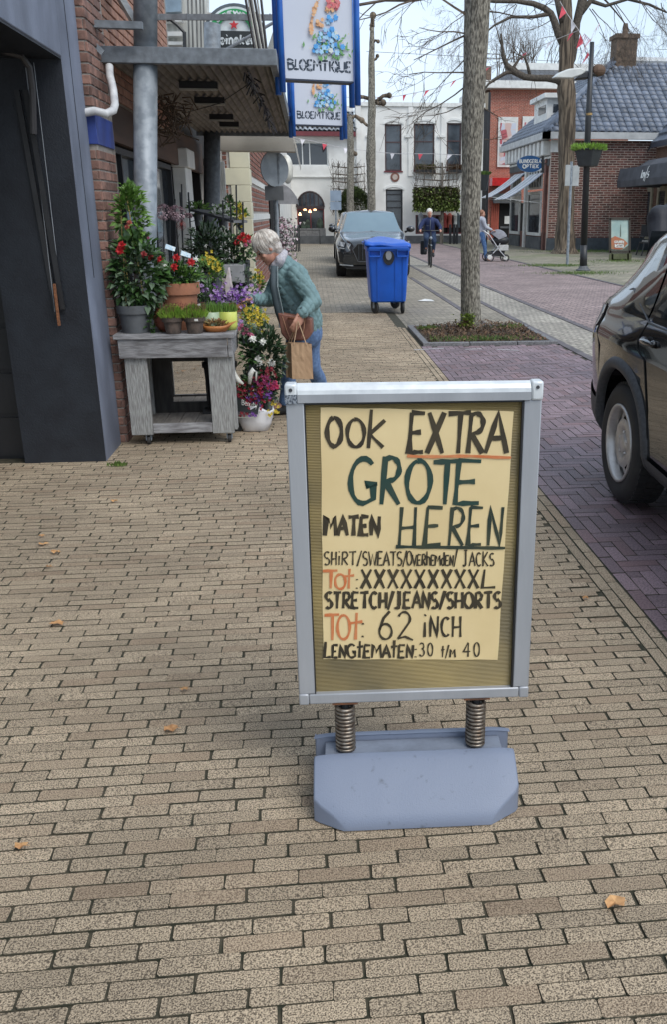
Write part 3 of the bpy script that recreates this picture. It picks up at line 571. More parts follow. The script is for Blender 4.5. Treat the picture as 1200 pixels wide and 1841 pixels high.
# ================================================================ cream and brick building beyond the shop
M_cbr = mat('house_brick', (.27, .115, .08), (.17, .07, .05), scale=9, rough=.85, piece=.25)
M_cream = mat('cream_paint', (.72, .68, .50), (.60, .57, .43), scale=2, rough=.7)
M_lm = mat('light_mortar', (.52, .49, .45), (.4, .38, .35), scale=12, rough=.95)
cb = thing('brick_house', 'brick house with cream quoins and white bands behind the woman', 'building', (-1, 16, 0))
YB, XB = 16.0, -1.0
xl = AY(402, 330, YB).x
MB().bx(-5, XB - .01, YB + .012, YB + .3, -.03, 4.6).bx(XB - .35, XB - .012, YB + .3, 30, -.03, 4.6).build('mortar_wall', M_lm, cb)
z1, z2 = AY(430, 300, YB).z, AY(430, 430, YB).z
bands = [(AY(430, y1, YB).z, AY(430, y0, YB).z) for y0, y1 in ((315, 326), (384, 396))]
wq_ = XB - xl; qw = .40
bricks(cb, (xl, YB + .012, .2), X_, NY, wq_ - qw + .05, 3.2, [(0, 9, b[0] - .2, b[1] - .2) for b in bands], M_cbr, limit=200, seed=31, proud=.01, h=.075, mo=.017)
for b in bands:
    MB().bx(xl - .05, XB + .01, YB - .01, YB + .1, b[0], b[1]).build('stone_band', M_wpaint, cb)
    MB().bx(XB - .1, XB + .012, YB + .11, 29.9, b[0], b[1]).build('stone_band', M_wpaint, cb)
z = .2; k = 0
while z < 3.6:
    q = qw if k % 2 else qw - .1; MB().bx(XB - q, XB + .016, YB - .018, YB + (.5 if k % 2 else .3), z, z + .26).build('quoin', M_cream, cb, bevel=.006); z += .265; k += 1
bricks(cb, (XB - .006, YB + .45, .2), Y_, X_, 12, 3.4, [(0, 20, b[0] - .2, b[1] - .2) for b in bands] + [(6.5, 9.5, 0, 2.3)], M_cbr, limit=100, seed=32, proud=.01, L_=.26, h=.085, mo=.026)
window(cb, (XB, YB, 0), Y_, X_, 7.2, 9.6, .3, 2.4, M_dark, M_glass, rec=-.05)
window(cb, (XB, YB, 0), Y_, X_, 10.2, 12.4, .1, 2.4, M_wpaint, M_glass, rec=-.05, vb=(11.2,))
# striped half-round awning on its side wall
aw = thing('striped_awning', 'grey and black striped quarter round awning over a doorway beyond the round sign', 'awning', tuple(AY(515, 360, 27)))
M_aw1, M_aw2 = mat('awning_grey', (.30, .30, .31), rough=.6), mat('awning_black', (.03, .03, .033), rough=.6)
yA0, yA1 = 26.5, 30.0; ztop = AY(512, 326, 26).z; zbot = AY(512, 366, 26).z
for k in range(12):
    ya, yb = yA0 + (yA1 - yA0) * k / 12, yA0 + (yA1 - yA0) * (k + 1) / 12; mb = MB(); n = 7
    for i in range(n):
        q0, q1 = math.pi / 2 * i / n, math.pi / 2 * (i + 1) / n; r1 = .62; f = lambda q: (XB + .02 + r1 * math.sin(q), zbot + (ztop - zbot) * math.cos(q))
        (xa, za), (xb, zb) = f(q0), f(q1); mb.prism([(xa, ya, za), (xb, ya, zb), (xb, yb, zb), (xa, yb, za)], (-.012, 0, -.012))
    mb.build('stripe', M_aw1 if k % 2 else M_aw2, aw)
n = 8; MB().prism([(XB, yA0 - .01, zbot)] + [(XB + .02 + .62 * math.sin(math.pi / 2 * i / n), yA0 - .01, zbot + (ztop - zbot) * math.cos(math.pi / 2 * i / n)) for i in range(n + 1)], (0, .02, 0)).build('end_cheek', M_aw1, aw)
# white block joining on to the far facade, with round pale lamp
wb = thing('white_annex', 'white rendered annex strip left of the arched window', 'building', (-1, 30, 0))
MB().bx(-6, XB - .02, 30.05, 53, -.03, 4.3).build('wall', M_white, wb)
tag(MB().ell(AY(516, 304, 29.5), (.18, .3, .42), 16, 12).build('wall_lamp', mat('lamp_shell', (.72, .70, .62), rough=.4), smooth=True), 'pale oval lamp shell on the wall beside the round sign', 'lamp')
# round traffic mirror back on a post
rm = thing('round_sign', 'round grey road sign seen from behind on a galvanised post beyond the shop', 'road sign', tuple(G(497, 520)))
c0 = AY(493, 303, 13.5); m3 = Matrix.Rotation(R(38), 3, 'Z') @ Matrix.Rotation(R(90), 3, 'X')
MB().lathe(c0, [(0, -.012), (.21, -.012), (.235, -.004), (.235, .012), (0, .014)], 32, m3).build('disc', mat('sign_back', (.30, .33, .35), (.20, .22, .24), scale=6, rough=.5, metal=.3), rm, smooth=False)
b0 = AY(499, 480, 13.55); MB().tube([(b0.x, b0.y, 0), AY(493, 268, 13.55)], .028, 10).build('post', M_galv, rm)
MB().bar(AY(485, 276, 13.52), AY(485, 330, 13.52), .02, .03).bar(AY(500, 276, 13.52), AY(500, 330, 13.52), .02, .03).build('rail_clamp', M_galv, rm)
p = AY(494, 345, 13.52); MB().bx(p.x - .14, p.x + .12, p.y - .03, p.y - .02, p.z - .11, p.z + .08).build('small_plate', mat('plate_dark', (.13, .14, .15), rough=.5), rm)

# ================================================================ BLOEMTIQUE signs
M_blue = mat('blue_tube', (.02, .14, .52), (.015, .10, .42), scale=9, rough=.35)
M_sheet = mat('banner_sheet', (.62, .66, .74), (.56, .60, .69), scale=1.5, rough=.5)
M_ink = mat('stencil_ink', (.035, .055, .085), rough=.6)
FLC = [mat('print_blue', (.06, .27, .68), (.10, .42, .80), scale=60, rough=.6), mat('print_sky', (.25, .52, .80), (.45, .68, .85), scale=60, rough=.6), mat('print_white', (.72, .76, .72), (.6, .65, .62), scale=60, rough=.6), mat('print_green', (.20, .42, .14), (.12, .30, .12), scale=60, rough=.6), mat('print_peach', (.78, .50, .28), (.70, .36, .18), scale=40, rough=.6), mat('print_red', (.60, .10, .12), (.70, .25, .25), scale=50, rough=.6), mat('print_yellow', (.75, .66, .3), rough=.6), mat('print_lilac', (.42, .45, .68), rough=.6)]
def shop_sign(yy, c00, c10, bot0, bot1, ztop, lab, tub):
    """c00/c10: photo points of the lower left and lower right panel corners"""
    a, b = AY(*c00, yy), AY(*c10, yy + .12); u = (b - a); Wd = u.length; u.normalize(); u.z = 0; u.normalize(); a.z = (a.z + b.z) / 2; n = Vector((u.y, -u.x, 0)); T = .13
    s = thing('hanging_sign', lab, 'shop sign', tuple(a), group='pair of blue framed shop signs on the canopy edge')
    H = ztop - a.z
    MB().prism([a, a + u * Wd, a + u * Wd + Vector((0, 0, H)), a + Vector((0, 0, H))], -n * T).build('panel', M_sheet, s)
    MB().prism([a - Vector((0, 0, .012)) + n * .003, a + u * Wd - Vector((0, 0, .012)) + n * .003, a + u * Wd - Vector((0, 0, .002)) + n * .003, a - Vector((0, 0, .002)) + n * .003], -n * (T + .006)).build('bottom_tray', mat('navy_tray', (.02, .035, .075), rough=.5), s)
    for q, ext in ((-.028, bot0), (Wd + .026, bot1)):
        for dd in (0, 1): MB().tube([a + u * q + n * .02 - n * dd * (T + .04) - Vector((0, 0, ext)), a + u * q + n * .02 - n * dd * (T + .04) + Vector((0, 0, H + .05))], .023, 12).build('tube', M_blue, s, smooth=True)
    MB().bar(a + Vector((-.03, 0, .1)) - n * .06, Vector((-.22, a.y, a.z + .1)), .04, .04).build('bracket', M_blue, s)
    P = lambda x, z, si=0: a + u * (x * Wd) + Vector((0, 0, z * Wd)) + n * (.0015 + .0004 * si)
    mb = MB(); txt = 'BLOEMTIQUE'; x = .03; ws = [1.0, .55, 1.0, .8, 1.15, .9, .35, 1.05, .95, .8]; k = .935 / (sum(ws) + .08 * 9)
    for ch, w_ in zip(txt, ws):
        letter(mb, ch, P, x, x + w_ * k, .115, .245, .0135 * Wd / .5, n); x += (w_ + .08) * k
    mb.build('lettering', M_ink, s)
    cut = MB()                                # stencil bridges across each letter
    x = .03
    for ch, w_ in zip(txt, ws):
        zz = {'O': .18, 'B': .215, 'Q': .18, 'U': .14, 'E': .147, 'L': .14, 'T': .222, 'M': .2, 'I': 0}.get(ch, 0)
        if zz: cut.quad(P(x - .004, zz - .004, 8), P(x + w_ * k + .004, zz - .004, 8), P(x + w_ * k + .004, zz + .004, 8), P(x - .004, zz + .004, 8))
        if ch in 'OQE': cut.quad(P(x + w_ * k * .45, .11, 9), P(x + w_ * k * .55, .11, 9), P(x + w_ * k * .55, .25, 9), P(x + w_ * k * .45, .25, 9))
        x += (w_ + .08) * k
    cut.build('stencil_bridge', M_sheet, s)
    # plain generic bouquet in the colours of the print
    rr = random.Random(5); mbs = [MB() for _ in FLC]
    def bl(ci, x, z, r, pet=6):
        k = rr.randint(2, 60); c = P(x, z, k); pts = [c]; nn = pet * 4; ph = rr.random() * 6
        for i in range(nn):
            q = 2 * math.pi * i / nn; r2 = r * (.62 + .38 * abs(math.cos(pet * q / 2 + ph))); pts.append(P(x + r2 * math.cos(q), z + r2 * math.sin(q), k))
        mbs[ci].add(pts, [(0, i + 1, (i + 1) % nn + 1) for i in range(nn)])
    def lf(x, z, an, ln, ci=3):
        k = rr.randint(2, 60); e = (x + ln * math.cos(an), z + ln * math.sin(an)); m_ = ((x + e[0]) / 2, (z + e[1]) / 2); w2 = ln * .2
        mbs[ci].add([P(x, z, k), P(m_[0] - w2 * math.sin(an), m_[1] + w2 * math.cos(an), k), P(*e, k), P(m_[0] + w2 * math.sin(an), m_[1] - w2 * math.cos(an), k)], [(0, 1, 2, 3)])
    for i in range(60):
        x = rr.gauss(.64, .15); z = rr.uniform(.30, .62) ; lf(x, z, rr.uniform(-2.4, .6), rr.uniform(.05, .10))
    for i in range(90):
        z = rr.uniform(.34, .66); sp = .26 - .22 * (z - .34) / .4; x = .64 + rr.uniform(-sp, sp); bl(rr.choice([0, 0, 1, 1, 2, 7]), x, z, rr.uniform(.022, .045), rr.choice([5, 6, 8]))
    for i in range(14): bl(0 if i % 2 else 1, rr.uniform(.62, .78), rr.uniform(.55, .80), rr.uniform(.03, .05))
    for i in range(12): t = i / 11; bl(4, .38 + .12 * t ** 2, .58 + .42 * t, .03 + .01 * math.sin(i), 5)
    for i in range(9): bl(4, rr.uniform(.47, .56), rr.uniform(.68, .76), .028, 5)
    for i in range(12): bl(4 if i % 3 else 5, .67 + rr.uniform(-.05, .05), rr.uniform(.88, 1.1), .04, 5)
    for i in range(18): bl(5, .73 + rr.uniform(-.03, .07), rr.uniform(.9, 1.18), .03, 6)
    for i in range(50): bl(6 if i % 3 else 2, rr.gauss(.64, .12), rr.uniform(.36, .6), .008, 5)
    for nm, q, mm in zip(('blue_bloom', 'sky_bloom', 'white_bloom', 'leaf_print', 'peach_bloom', 'red_bloom', 'flower_heart', 'lilac_bloom'), mbs, FLC):
        if q.v: q.build(nm, mm, s)
shop_sign(7.45, (513, 141), (637, 145), .10, .17, 3.6, 'larger nearer blue framed shop sign hanging from the canopy edge', 0)
shop_sign(10.9, (531, 222), (617, 226), .13, .14, 3.35, 'smaller farther blue framed shop sign hanging below the first', 0)
# round beer sign behind
hs_ = thing('beer_sign', 'oval green and white beer sign with red star and black name bar above the canopy', 'sign', tuple(AY(420, 60, 14)))
def HP(px, py, d=0): return AY(px, py, 14 - d)
def disc(mb, cx, cy, rx, ry, d, a0=0, a1=360, n=40, inner=None):
    if inner is None: mb.prism([HP(cx + rx * math.cos(R(a0 + (a1 - a0) * i / n)), cy - ry * math.sin(R(a0 + (a1 - a0) * i / n)), d) for i in range(n + (a1 - a0 < 360))], (0, .02, 0))
    else:
        for i in range(n):
            q0, q1 = R(a0 + (a1 - a0) * i / n), R(a0 + (a1 - a0) * (i + 1) / n); mb.prism([HP(cx + rx * math.cos(q0), cy - ry * math.sin(q0), d), HP(cx + rx * math.cos(q1), cy - ry * math.sin(q1), d), HP(cx + inner * rx * math.cos(q1), cy - inner * ry * math.sin(q1), d), HP(cx + inner * rx * math.cos(q0), cy - inner * ry * math.sin(q0), d)], (0, .02, 0))
    return mb
disc(MB(), 420, 57, 54, 52, 0).build('backing', mat('sign_rim', (.10, .12, .13), rough=.4), hs_)
disc(MB(), 420, 57, 48, 46, .03).build('white_disc', mat('enamel_white', (.72, .76, .76), rough=.3), hs_)
disc(MB(), 420, 57, 44, 42, .06, 15, 165, 26, .66).build('green_arch', mat('enamel_green', (.03, .32, .10), (.02, .26, .08), rough=.3), hs_)
mb = MB(); word(mb, 'BREWED', lambda x, z, si=0: HP(420 + 34.5 * math.cos(R(150 - 120 * x)) * (1 + .0 * z), 57 - (33 + 5.5 * z) * math.sin(R(150 - 120 * x)), .085), 0, 1, 0, 1, .025, Vector((0, -1, 0)), jit=0)
mb.build('arch_lettering', MATS['enamel_white'], hs_)
st = []
for i in range(10): q = R(90 + 36 * i); r_ = 9 if i % 2 == 0 else 3.7; st.append(HP(420 + r_ * math.cos(q), 44 - r_ * math.sin(q), .08))
MB().prism(st, (0, .02, 0)).build('star', mat('star_red', (.60, .03, .04), rough=.4), hs_)
MB().prism([HP(374, 84, .07), HP(466, 84, .07), HP(466, 56, .07), HP(374, 54, .07)], (0, .03, 0)).build('name_bar', mat('bar_black', (.03, .035, .035), rough=.35), hs_)
mb = MB(); word(mb, 'Heineken', lambda x, z, si=0: HP(384 + 75 * x, 79 - 16 * z, .085 + .001 * si), 0, 1, 0, 1, .028, Vector((0, -1, 0)), jit=0)
mb.build('lettering', MATS['enamel_white'], hs_)

# ================================================================ far WHITE BUILDING
YW = 53.0
def WX(px, py): return AY(px, py, YW)
wh = thing('white_building', 'long white rendered building closing the street, with arched window and tall upper windows', 'building', (3, YW, 0))
def rect(px0, py0, px1, py1):
    a, b, c, d = WX(px0, py0), WX(px1, py0), WX(px0, py1), WX(px1, py1); return ((a.x + c.x) / 2, (b.x + d.x) / 2, (c.z + d.z) / 2, (a.z + b.z) / 2)
x0 = -7.0; xm = rect(641, 200, 641, 400)[0]; xr = rect(868, 190, 868, 430)[0]
zr = WX(700, 186).z; zl = WX(580, 243).z
O = Vector((0, YW, 0))
ops_l = [rect(512, 254, 590, 298), rect(534, 372, 583, 424), rect(618, 385, 640, 436)]
wl = MB(); wall(wl, (x0, YW, 0), X_, xm - x0, zl, [(a - x0, b - x0, c, d) for a, b, c, d in ops_l], .3, Vector(NY)); wl.build('left_wall', M_white, wh)
ops_r = [rect(693, 223, 723, 307), rect(745, 222, 782, 306), rect(804, 221, 830, 305), rect(695, 340, 725, 436), rect(748, 386, 866, 420)]
wr = MB(); wall(wr, (xm, YW - .12, 0), X_, xr - xm, zr, [(a - xm, b - xm, c, d) for a, b, c, d in ops_r], .4, Vector(NY)); wr.build('right_wall', M_white, wh)
MB().bx(xm - .05, xr + .05, YW - .22, YW + .3, zr - .14, zr + .06).build('coping', M_wpaint, wh)
for px in (643, 735, 793):
    a = rect(px, 190, px + 9, 440); MB().bx(a[0], a[1], YW - .2, YW - .11, 2.9 if px != 735 else 3.6, zr - .14).build('lesene', M_white, wh)
for px in (665, 735, 793):
    a = rect(px - 6, 243, px + 8, 247); MB().bx(a[0], a[1], YW - .24, YW - .12, a[2], a[3]).build('corbel', M_wpaint, wh)
MB().bx(x0, xm, YW - .1, YW + .05, 3.52, 3.57).build('string_course', M_wpaint, wh)
MB().bx(x0, xr, YW - .2, YW + .1, -.02, .42).build('plinth', M_plinth, wh)
MB().bx(x0, xr, YW + 4, YW + 4.1, -.02, zl).build('inner_wall', M_black, wh)
# segmental window heads
def head(px0, px1, py0, py1, name='arched_head'):
    a = rect(px0, py0, px1, py1); n = 10; w_ = (a[1] - a[0]) / 2; cx = (a[0] + a[1]) / 2; h_ = a[3] - a[2]
    mb = MB()
    for i in range(n):
        t0, t1 = -1 + 2 * i / n, -1 + 2 * (i + 1) / n; f = lambda t: a[2] + h_ * (1 - t * t) * .75
        mb.prism([(cx + w_ * t0, YW - .17, f(t0)), (cx + w_ * t1, YW - .17, f(t1)), (cx + w_ * t1, YW - .17, f(t1) + .12), (cx + w_ * t0, YW - .17, f(t0) + .12)], (0, .12, 0))
    mb.build(name, M_wpaint, wh)
head(690, 727, 216, 224); head(742, 785, 215, 223); head(801, 834, 214, 222); head(691, 728, 334, 342)
for (a, b, c, d) in ops_r[:3]:
    window(wh, (0, YW - .12, 0), X_, NY, a, b, c, d, mat('brown_frame', (.07, .035, .035), (.05, .028, .03), rough=.5), M_glassr, fw=.08, rec=.14, hb=(c + (d - c) * .62,), sill=M_dred)
a, b, c, d = ops_r[3]; window(wh, (0, YW - .12, 0), X_, NY, a, b, c, d, M_dark, M_glassr, fw=.08, rec=.2, hb=(c + 1.9, c + 2.25, c + 2.6), name='door')
a, b, c, d = ops_r[4]; window(wh, (0, YW - .12, 0), X_, NY, a, b, c, d, M_dred, mat('shop_glass', (.03, .02, .02), rough=.08), fw=.07, rec=.15, vb=((a + b) / 2,), name='shop_window')
a, b, c, d = ops_l[0]; f = window(wh, (0, YW, 0), X_, NY, a, b, c, d, M_wpaint, M_glass, fw=.08, rec=.2, vb=(a + .95, a + 1.35))
a, b, c, d = ops_l[2]; window(wh, (0, YW, 0), X_, NY, a, b, c, d, M_dark, M_glass, fw=.08, rec=.15, name='door')
# arched window
a, b, c, d = ops_l[1]; zt = WX(558, 344).z; n = 14; cx = (a + b) / 2; w_ = (b - a) / 2
MB().prism([(cx + w_ * math.cos(math.pi * i / n), YW - .004, d + (zt - d) * math.sin(math.pi * i / n)) for i in range(n + 1)], (0, -.012, 0)).build('arch_pane', M_glass, wh)
mb = MB(); mb.tube([(cx + w_ * math.cos(math.pi * i / n), YW - .03, d + (zt - d) * math.sin(math.pi * i / n)) for i in range(n + 1)], .05, 6)
for t in (-.6, -.3, 0, .3, .6): mb.bx(cx + w_ * t - .025, cx + w_ * t + .025, YW - .05, YW - .015, d, d + (zt - d) * math.sqrt(1 - t * t))
mb.bx(a, b, YW - .09, YW - .015, d - .09, d + .06); mb.build('arch_frame', mat('frame_brown', (.05, .03, .03), rough=.5), wh)
fw_ = window(wh, (0, YW, 0), X_, NY, a, b, c, d - .09, M_dred, M_glass, fw=.07, rec=.1, vb=(cx,), name='shop_window')
MB().bx(a - .05, b + .05, YW - .12, YW + .04, c - .02, c + .42).build('window_panel', mat('panel_grey', (.20, .20, .20), (.12, .12, .12), scale=8, rough=.6), wh)
M_bulb = glow('warm_bulb', (1, .62, .3), 3.0)
for px, py in ((548, 376), (557, 380), (566, 376), (539, 385)): p = WX(px, py); MB().lathe((p.x, YW - .0, p.z), [(0, .1), (.04, .09), (.085, -.05), (0, -.05)], 8).build('pendant_lamp', M_bulb, wh)
mb = MB()
for px, py, ms in ((575, 400, .4), (545, 402, .3), (553, 398, .28)): p = WX(px, py); mb.ell((p.x, YW - .0, p.z - .15), (ms * .5, .05, ms), 8, 6)
mb.build('window_display', mat('display_green', (.05, .08, .055), (.02, .025, .02), scale=4, rough=.8), wh)
# clothes in the right-hand shop window
for px, cc in ((757, (.40, .42, .46)), (800, (.35, .06, .05)), (809, (.40, .10, .07)), (820, (.48, .50, .48)), (823, (.06, .08, .09))):
    p = WX(px, 397); MB().lathe((p.x, YW - .16, p.z - .5), [(.04, .95), (.08, .9), (.15, .8), (.12, .5), (.15, .15), (0, .15)], 10).build('display_garment', mat('cloth%s' % px, cc, rough=.8), wh)
mb = MB(); p = rect(748, 424, 866, 431); word(mb, 'SUCAOCC', lambda x, z, si=0: Vector((p[0] + (p[1] - p[0]) * x, YW - .215, p[2] + (p[3] - p[2]) * z)), 0, .7, -.4, .9, .06, Vector(NY), jit=0)
# tiled roof of the left part
M_tile = mat('dark_tile', (.075, .08, .09), (.035, .038, .044), scale=3, rough=.42, piece=.3)
M_tlb = mat('tile_light', (.40, .42, .45), (.07, .075, .085), scale=9, rough=.5, piece=.3)
MB().bx(x0, xm, YW - .55, YW - .0, zl - .06, zl + .16).build('eaves_board', M_dred, wh)
zt = WX(580, 200).z; mb = MB(); ms = MB(); rows = 8; wt = .26
MB().prism([(x0, YW - .5, zl + .16), (xm, YW - .5, zl + .16), (xm, YW + 1.6, zt + .2), (x0, YW + 1.6, zt + .2)], (0, .2, 0)).build('roof_bed', M_dark, wh)
for r in range(rows):
    for i in range(int((xm - x0) / wt)):
        x = x0 + i * wt + (r % 2) * wt / 2; f0, f1 = r / rows, (r + 1.15) / rows; P_ = lambda u, f, h: (x + u, YW - .5 + 2.1 * f, zl + .19 + (zt - zl) * f + h)
        ms.add([P_(0, f0, .03), P_(wt * .3, f0, .10), P_(wt * .7, f0, .05), P_(wt, f0, .0), P_(0, f1, .0), P_(wt * .3, f1, .07), P_(wt * .7, f1, .02), P_(wt, f1, -.03)], [(0, 1, 5, 4), (1, 2, 6, 5), (2, 3, 7, 6)])
ms.build('roof_tile', M_tlb, wh, kind='stuff')
MB().bx(x0, xm, YW + 1.5, YW + 1.9, zt + .15, zt + .45).build('ridge_board', M_white, wh)
# cafe fittings
p = rect(628, 262, 633, 276); MB().bx(p[0], p[1], YW - .1, YW, p[2], p[3]).build('vent', M_dark, wh); p = rect(655 - 17, 262, 655 - 12, 276)
p = WX(711, 318); MB().lathe((p.x, YW - .14, p.z), [(0, -.02), (.22, -.02), (.25, .0), (.25, .02), (0, .02)], 20, Matrix.Rotation(R(90), 3, 'X')).build('round_plaque', mat('plaque', (.22, .09, .06), rough=.5), wh); MB().lathe((p.x, YW - .17, p.z), [(0, -.01), (.15, -.01), (.15, .01), (0, .01)], 16, Matrix.Rotation(R(90), 3, 'X')).build('plaque_heart', mat('plaque2', (.5, .42, .36), rough=.5), wh)
p = WX(612, 402); MB().bx(p.x - .25, p.x + .3, YW - .03, YW, p.z - .2, p.z + .25).build('notice', mat('notice', (.66, .66, .64), rough=.6), wh)
for nm, px in (('bicycle_rail', 537),):
    a, b = rect(530, 432, 562, 440)[0:2]; r_ = thing('cycle_rail', 'low dark metal rail in front of the arched window', 'rail', (a, YW - 1, 0)); MB().tube([(a, YW - 1, 0), (a, YW - 1, .75), (b + .4, YW - 1, .75), (b + .4, YW - 1, 0)], .03, 6).build('rail', M_dark, r_)
for px in (805, 812, 817): p = G(px, 437); tag(MB().tube([(p.x, 51.5, 0), (p.x, 51.5, 1.05)], .07, 8).build('bollard', M_dark), 'slim dark bollard before the clothes shop window, %s of the three' % {805: 'leftmost', 812: 'middle', 817: 'rightmost'}[px], 'bollard', 'bollards before the clothes shop')
# window boxes with russet plants on the upper sills
rg = random.Random(21)
for i, (pa, pb, lab) in enumerate([(747, 783, 'window box of yellow green plants under the middle upper window'), (806, 834, 'window box of russet plants under the right upper window')]):
    a = rect(pa, 294, pb, 306); mb = MB()
    for k in range(500): mb.leaf((rg.uniform(a[0], a[1]), YW - .35 + rg.uniform(-.1, .1), a[2] + rg.uniform(0, .25)), (rg.uniform(-1, 1), rg.uniform(-1, 0), rg.uniform(.2, 1)), (0, 0, 1), .12, .05)
    t = thing('window_box', lab, 'window box', (a[0], YW - .35, a[2])); mb.build('foliage', mat('boxleaf%d' % i, ((.22, .20, .05), (.22, .12, .06))[i], rough=.8, piece=.4), t, kind='stuff'); MB().bx(a[0], a[1], YW - .45, YW - .25, a[2] - .15, a[2] + .03).build('trough', M_dark, t)
# espalier (trained) trees on the facade
M_bark = mat('bark', (.20, .175, .145), (.075, .065, .052), scale=14, rough=.95, bump=2.5, bs=22, stretch=(1, 1, .22), detail=8, lo=.4, hi=.6)
M_twig = mat('twig', (.13, .10, .075), (.07, .055, .04), scale=10, rough=.9)
M_tw2 = mat('branch_bark', (.115, .095, .075), (.05, .042, .034), scale=16, rough=.95, bump=1.5, bs=30)
def espalier(pa, pb, pt, pbm, trunk_px, yy, lab, leafy=None):
    a = [AY(pa, pt, yy), AY(pb, pbm, yy)]; t = thing('espalier_tree', lab, 'tree', (AY(trunk_px, 430, yy).x, yy, 0), group='trained trees against the white facade'); x0_, x1_, z1_, z0_ = a[0].x, a[1].x, a[0].z, a[1].z
    tx = AY(trunk_px, 400, yy).x; MB().tube([(tx, yy, 0), (tx + .04, yy, z0_), (tx, yy, z1_)], [.11, .09, .05], 7).build('trunk', M_bark, t)
    mb = MB(); r_ = random.Random(pa)
    for k in range(7):
        z = z0_ + (z1_ - z0_) * (k + .3) / 7; mb.tube([(x0_ + .1, yy, z + .1), (tx, yy, z), (x1_ - .1, yy, z + .1)], [.015, .04, .015], 5)
        for i in range(34):
            x = r_.uniform(x0_, x1_); p = Vector((x, yy, z)); mb.tube([p, p + Vector((r_.uniform(-.12, .12), r_.uniform(-.15, .1), .18)), p + Vector((r_.uniform(-.2, .2), r_.uniform(-.2, .1), r_.uniform(.2, .5)))], [.012, .009, .006], 3, cap=False)
            if r_.random() < .35: mb.tube([p, p + Vector((r_.uniform(-.15, .15), r_.uniform(-.15, .1), -r_.uniform(.1, .3)))], [.01, .006], 3, cap=False)
    for i in range(6): x = x0_ + (x1_ - x0_) * (i + .5) / 6; mb.tube([(x, yy - .02, z0_), (x, yy - .02, z1_)], .015, 4)
    mb.build('branches', M_twig, t, kind='stuff')
    if leafy:
        b0, b1 = AY(pa, leafy[0], yy).z, AY(pa, leafy[1], yy).z; ml = MB(); md = MB()
        for i in range(5200):
            f = r_.random(); q = (ml if r_.random() < .25 + .65 * f else md); q.leaf((r_.uniform(x0_ + .1, x1_ - .1), yy + r_.uniform(-.35, .25), b0 + (b1 - b0) * f), (r_.uniform(-1, 1), -r_.random(), r_.uniform(-1, 1)), (0, 0, 1), .17, .11)
        ml.build('foliage', mat('hedge_light', (.17, .22, .045), (.09, .13, .03), scale=3, rough=.7, piece=.4), t, kind='stuff'); md.build('old_foliage', mat('hedge_brown', (.10, .085, .04), (.05, .05, .022), scale=3, rough=.8, piece=.4), t, kind='stuff')
espalier(592, 663, 292, 385, 632, 52.2, 'bare trained tree with tangled twigs on the left part of the white building')
espalier(742, 828, 292, 375, 795, 52.0, 'trained tree with bare upper twigs and leafy green lower band on the white building', leafy=(338, 378))
bs_ = thing('round_shrub', 'dark rounded evergreen shrub behind the pollard trunks left of the car', 'shrub', tuple(G(640, 440))); bs_.location = (AY(640, 380, 50.5).x, 50.5, 0); BASE[bs_.name] = Vector(bs_.location)
mb = MB(); c = AY(638, 368, 50.5)
for i in range(5000):
    v = Vector((rg.gauss(0, 1), rg.gauss(0, 1), rg.gauss(0, 1))).normalized() * rg.uniform(.75, 1.03); p = (c.x + v.x * .82, 50.5 + v.y * .8, c.z - .1 + v.z * .95); mb.leaf(p, v + Vector((0, 0, .3)), (0, 0, 1), .14, .09)
mb.build('crown', mat('shrub_leaf', (.10, .14, .035), (.035, .05, .018), scale=3, rough=.7, piece=.5), bs_, kind='stuff'); MB().tube([(c.x, 50.5, 0), (c.x, 50.5, c.z)], .08, 6).build('trunk', M_bark, bs_)

# ================================================================ RED BRICK BUILDING
YR = 60.0
M_red = brickmat('red_brick', (.48, .125, .075), (.38, .09, .055), (.42, .30, .24), .22, .075, 'xz', msize=.012)
M_redy = brickmat('red_brick_y', (.48, .125, .075), (.38, .09, .055), (.42, .30, .24), .22, .075, 'yz', msize=.012)
def RX_(px, py): return AY(px, py, YR)
rb = thing('red_brick_building', 'tall orange red brick building with poster panels and white eaves', 'building', (13, YR, 0))
def rr_(px0, py0, px1, py1):
    a, b, c, d = RX_(px0, py0), RX_(px1, py0), RX_(px0, py1), RX_(px1, py1); return ((a.x + c.x) / 2, (b.x + d.x) / 2, (c.z + d.z) / 2, (a.z + b.z) / 2)
xa = rr_(881, 170, 884, 430)[0]; zt = RX_(900, 160).z; xe = xa + 9
MB().bx(xa, xe, YR, YR + .4, -.03, zt).build('front_wall', M_red, rb); MB().bx(xa + .002, xa + .3, YR + .41, YR + 8, -.03, zt).build('side_wall', M_redy, rb)
MB().bx(xa - .7, xe, YR - .7, YR + .2, zt, zt + .42).build('eaves', M_wpaint, rb); MB().bx(xa - .75, xa - .3, YR - .5, YR + 8, zt - .05, zt + .36).build('side_eaves', M_wpaint, rb)
zz = RX_(950, 118).z; MB().prism([(xa - .2, YR - .3, zt + .42), (xe, YR - .3, zt + .42), (xe, YR + 2.5, zz + .2), (xa + 1.6, YR + 2.5, zz + .2)], (0, .2, 0)).build('roof', brickmat('slate_roof', (.10, .105, .12), (.06, .065, .075), (.025, .027, .03), .3, .26, 'xz', msize=.03, rough=.5), rb)
MB().bx(xa + 1.6, xe, YR + 2.2, YR + 2.7, zz + .1, zz + .5).build('ridge_capping', M_wpaint, rb)
a = rr_(873, 116, 887, 170); MB().bx(a[0], a[1], YR + .5, YR + 1.2, a[2], a[3]).build('chimney', mat('chimney_brick', (.20, .14, .10), (.12, .08, .06), scale=8, rough=.9), rb)
M_post = bpy.data.materials.new('fashion_poster'); M_post.use_nodes = True; n_ = M_post.node_tree.nodes; l_ = M_post.node_tree.links.new
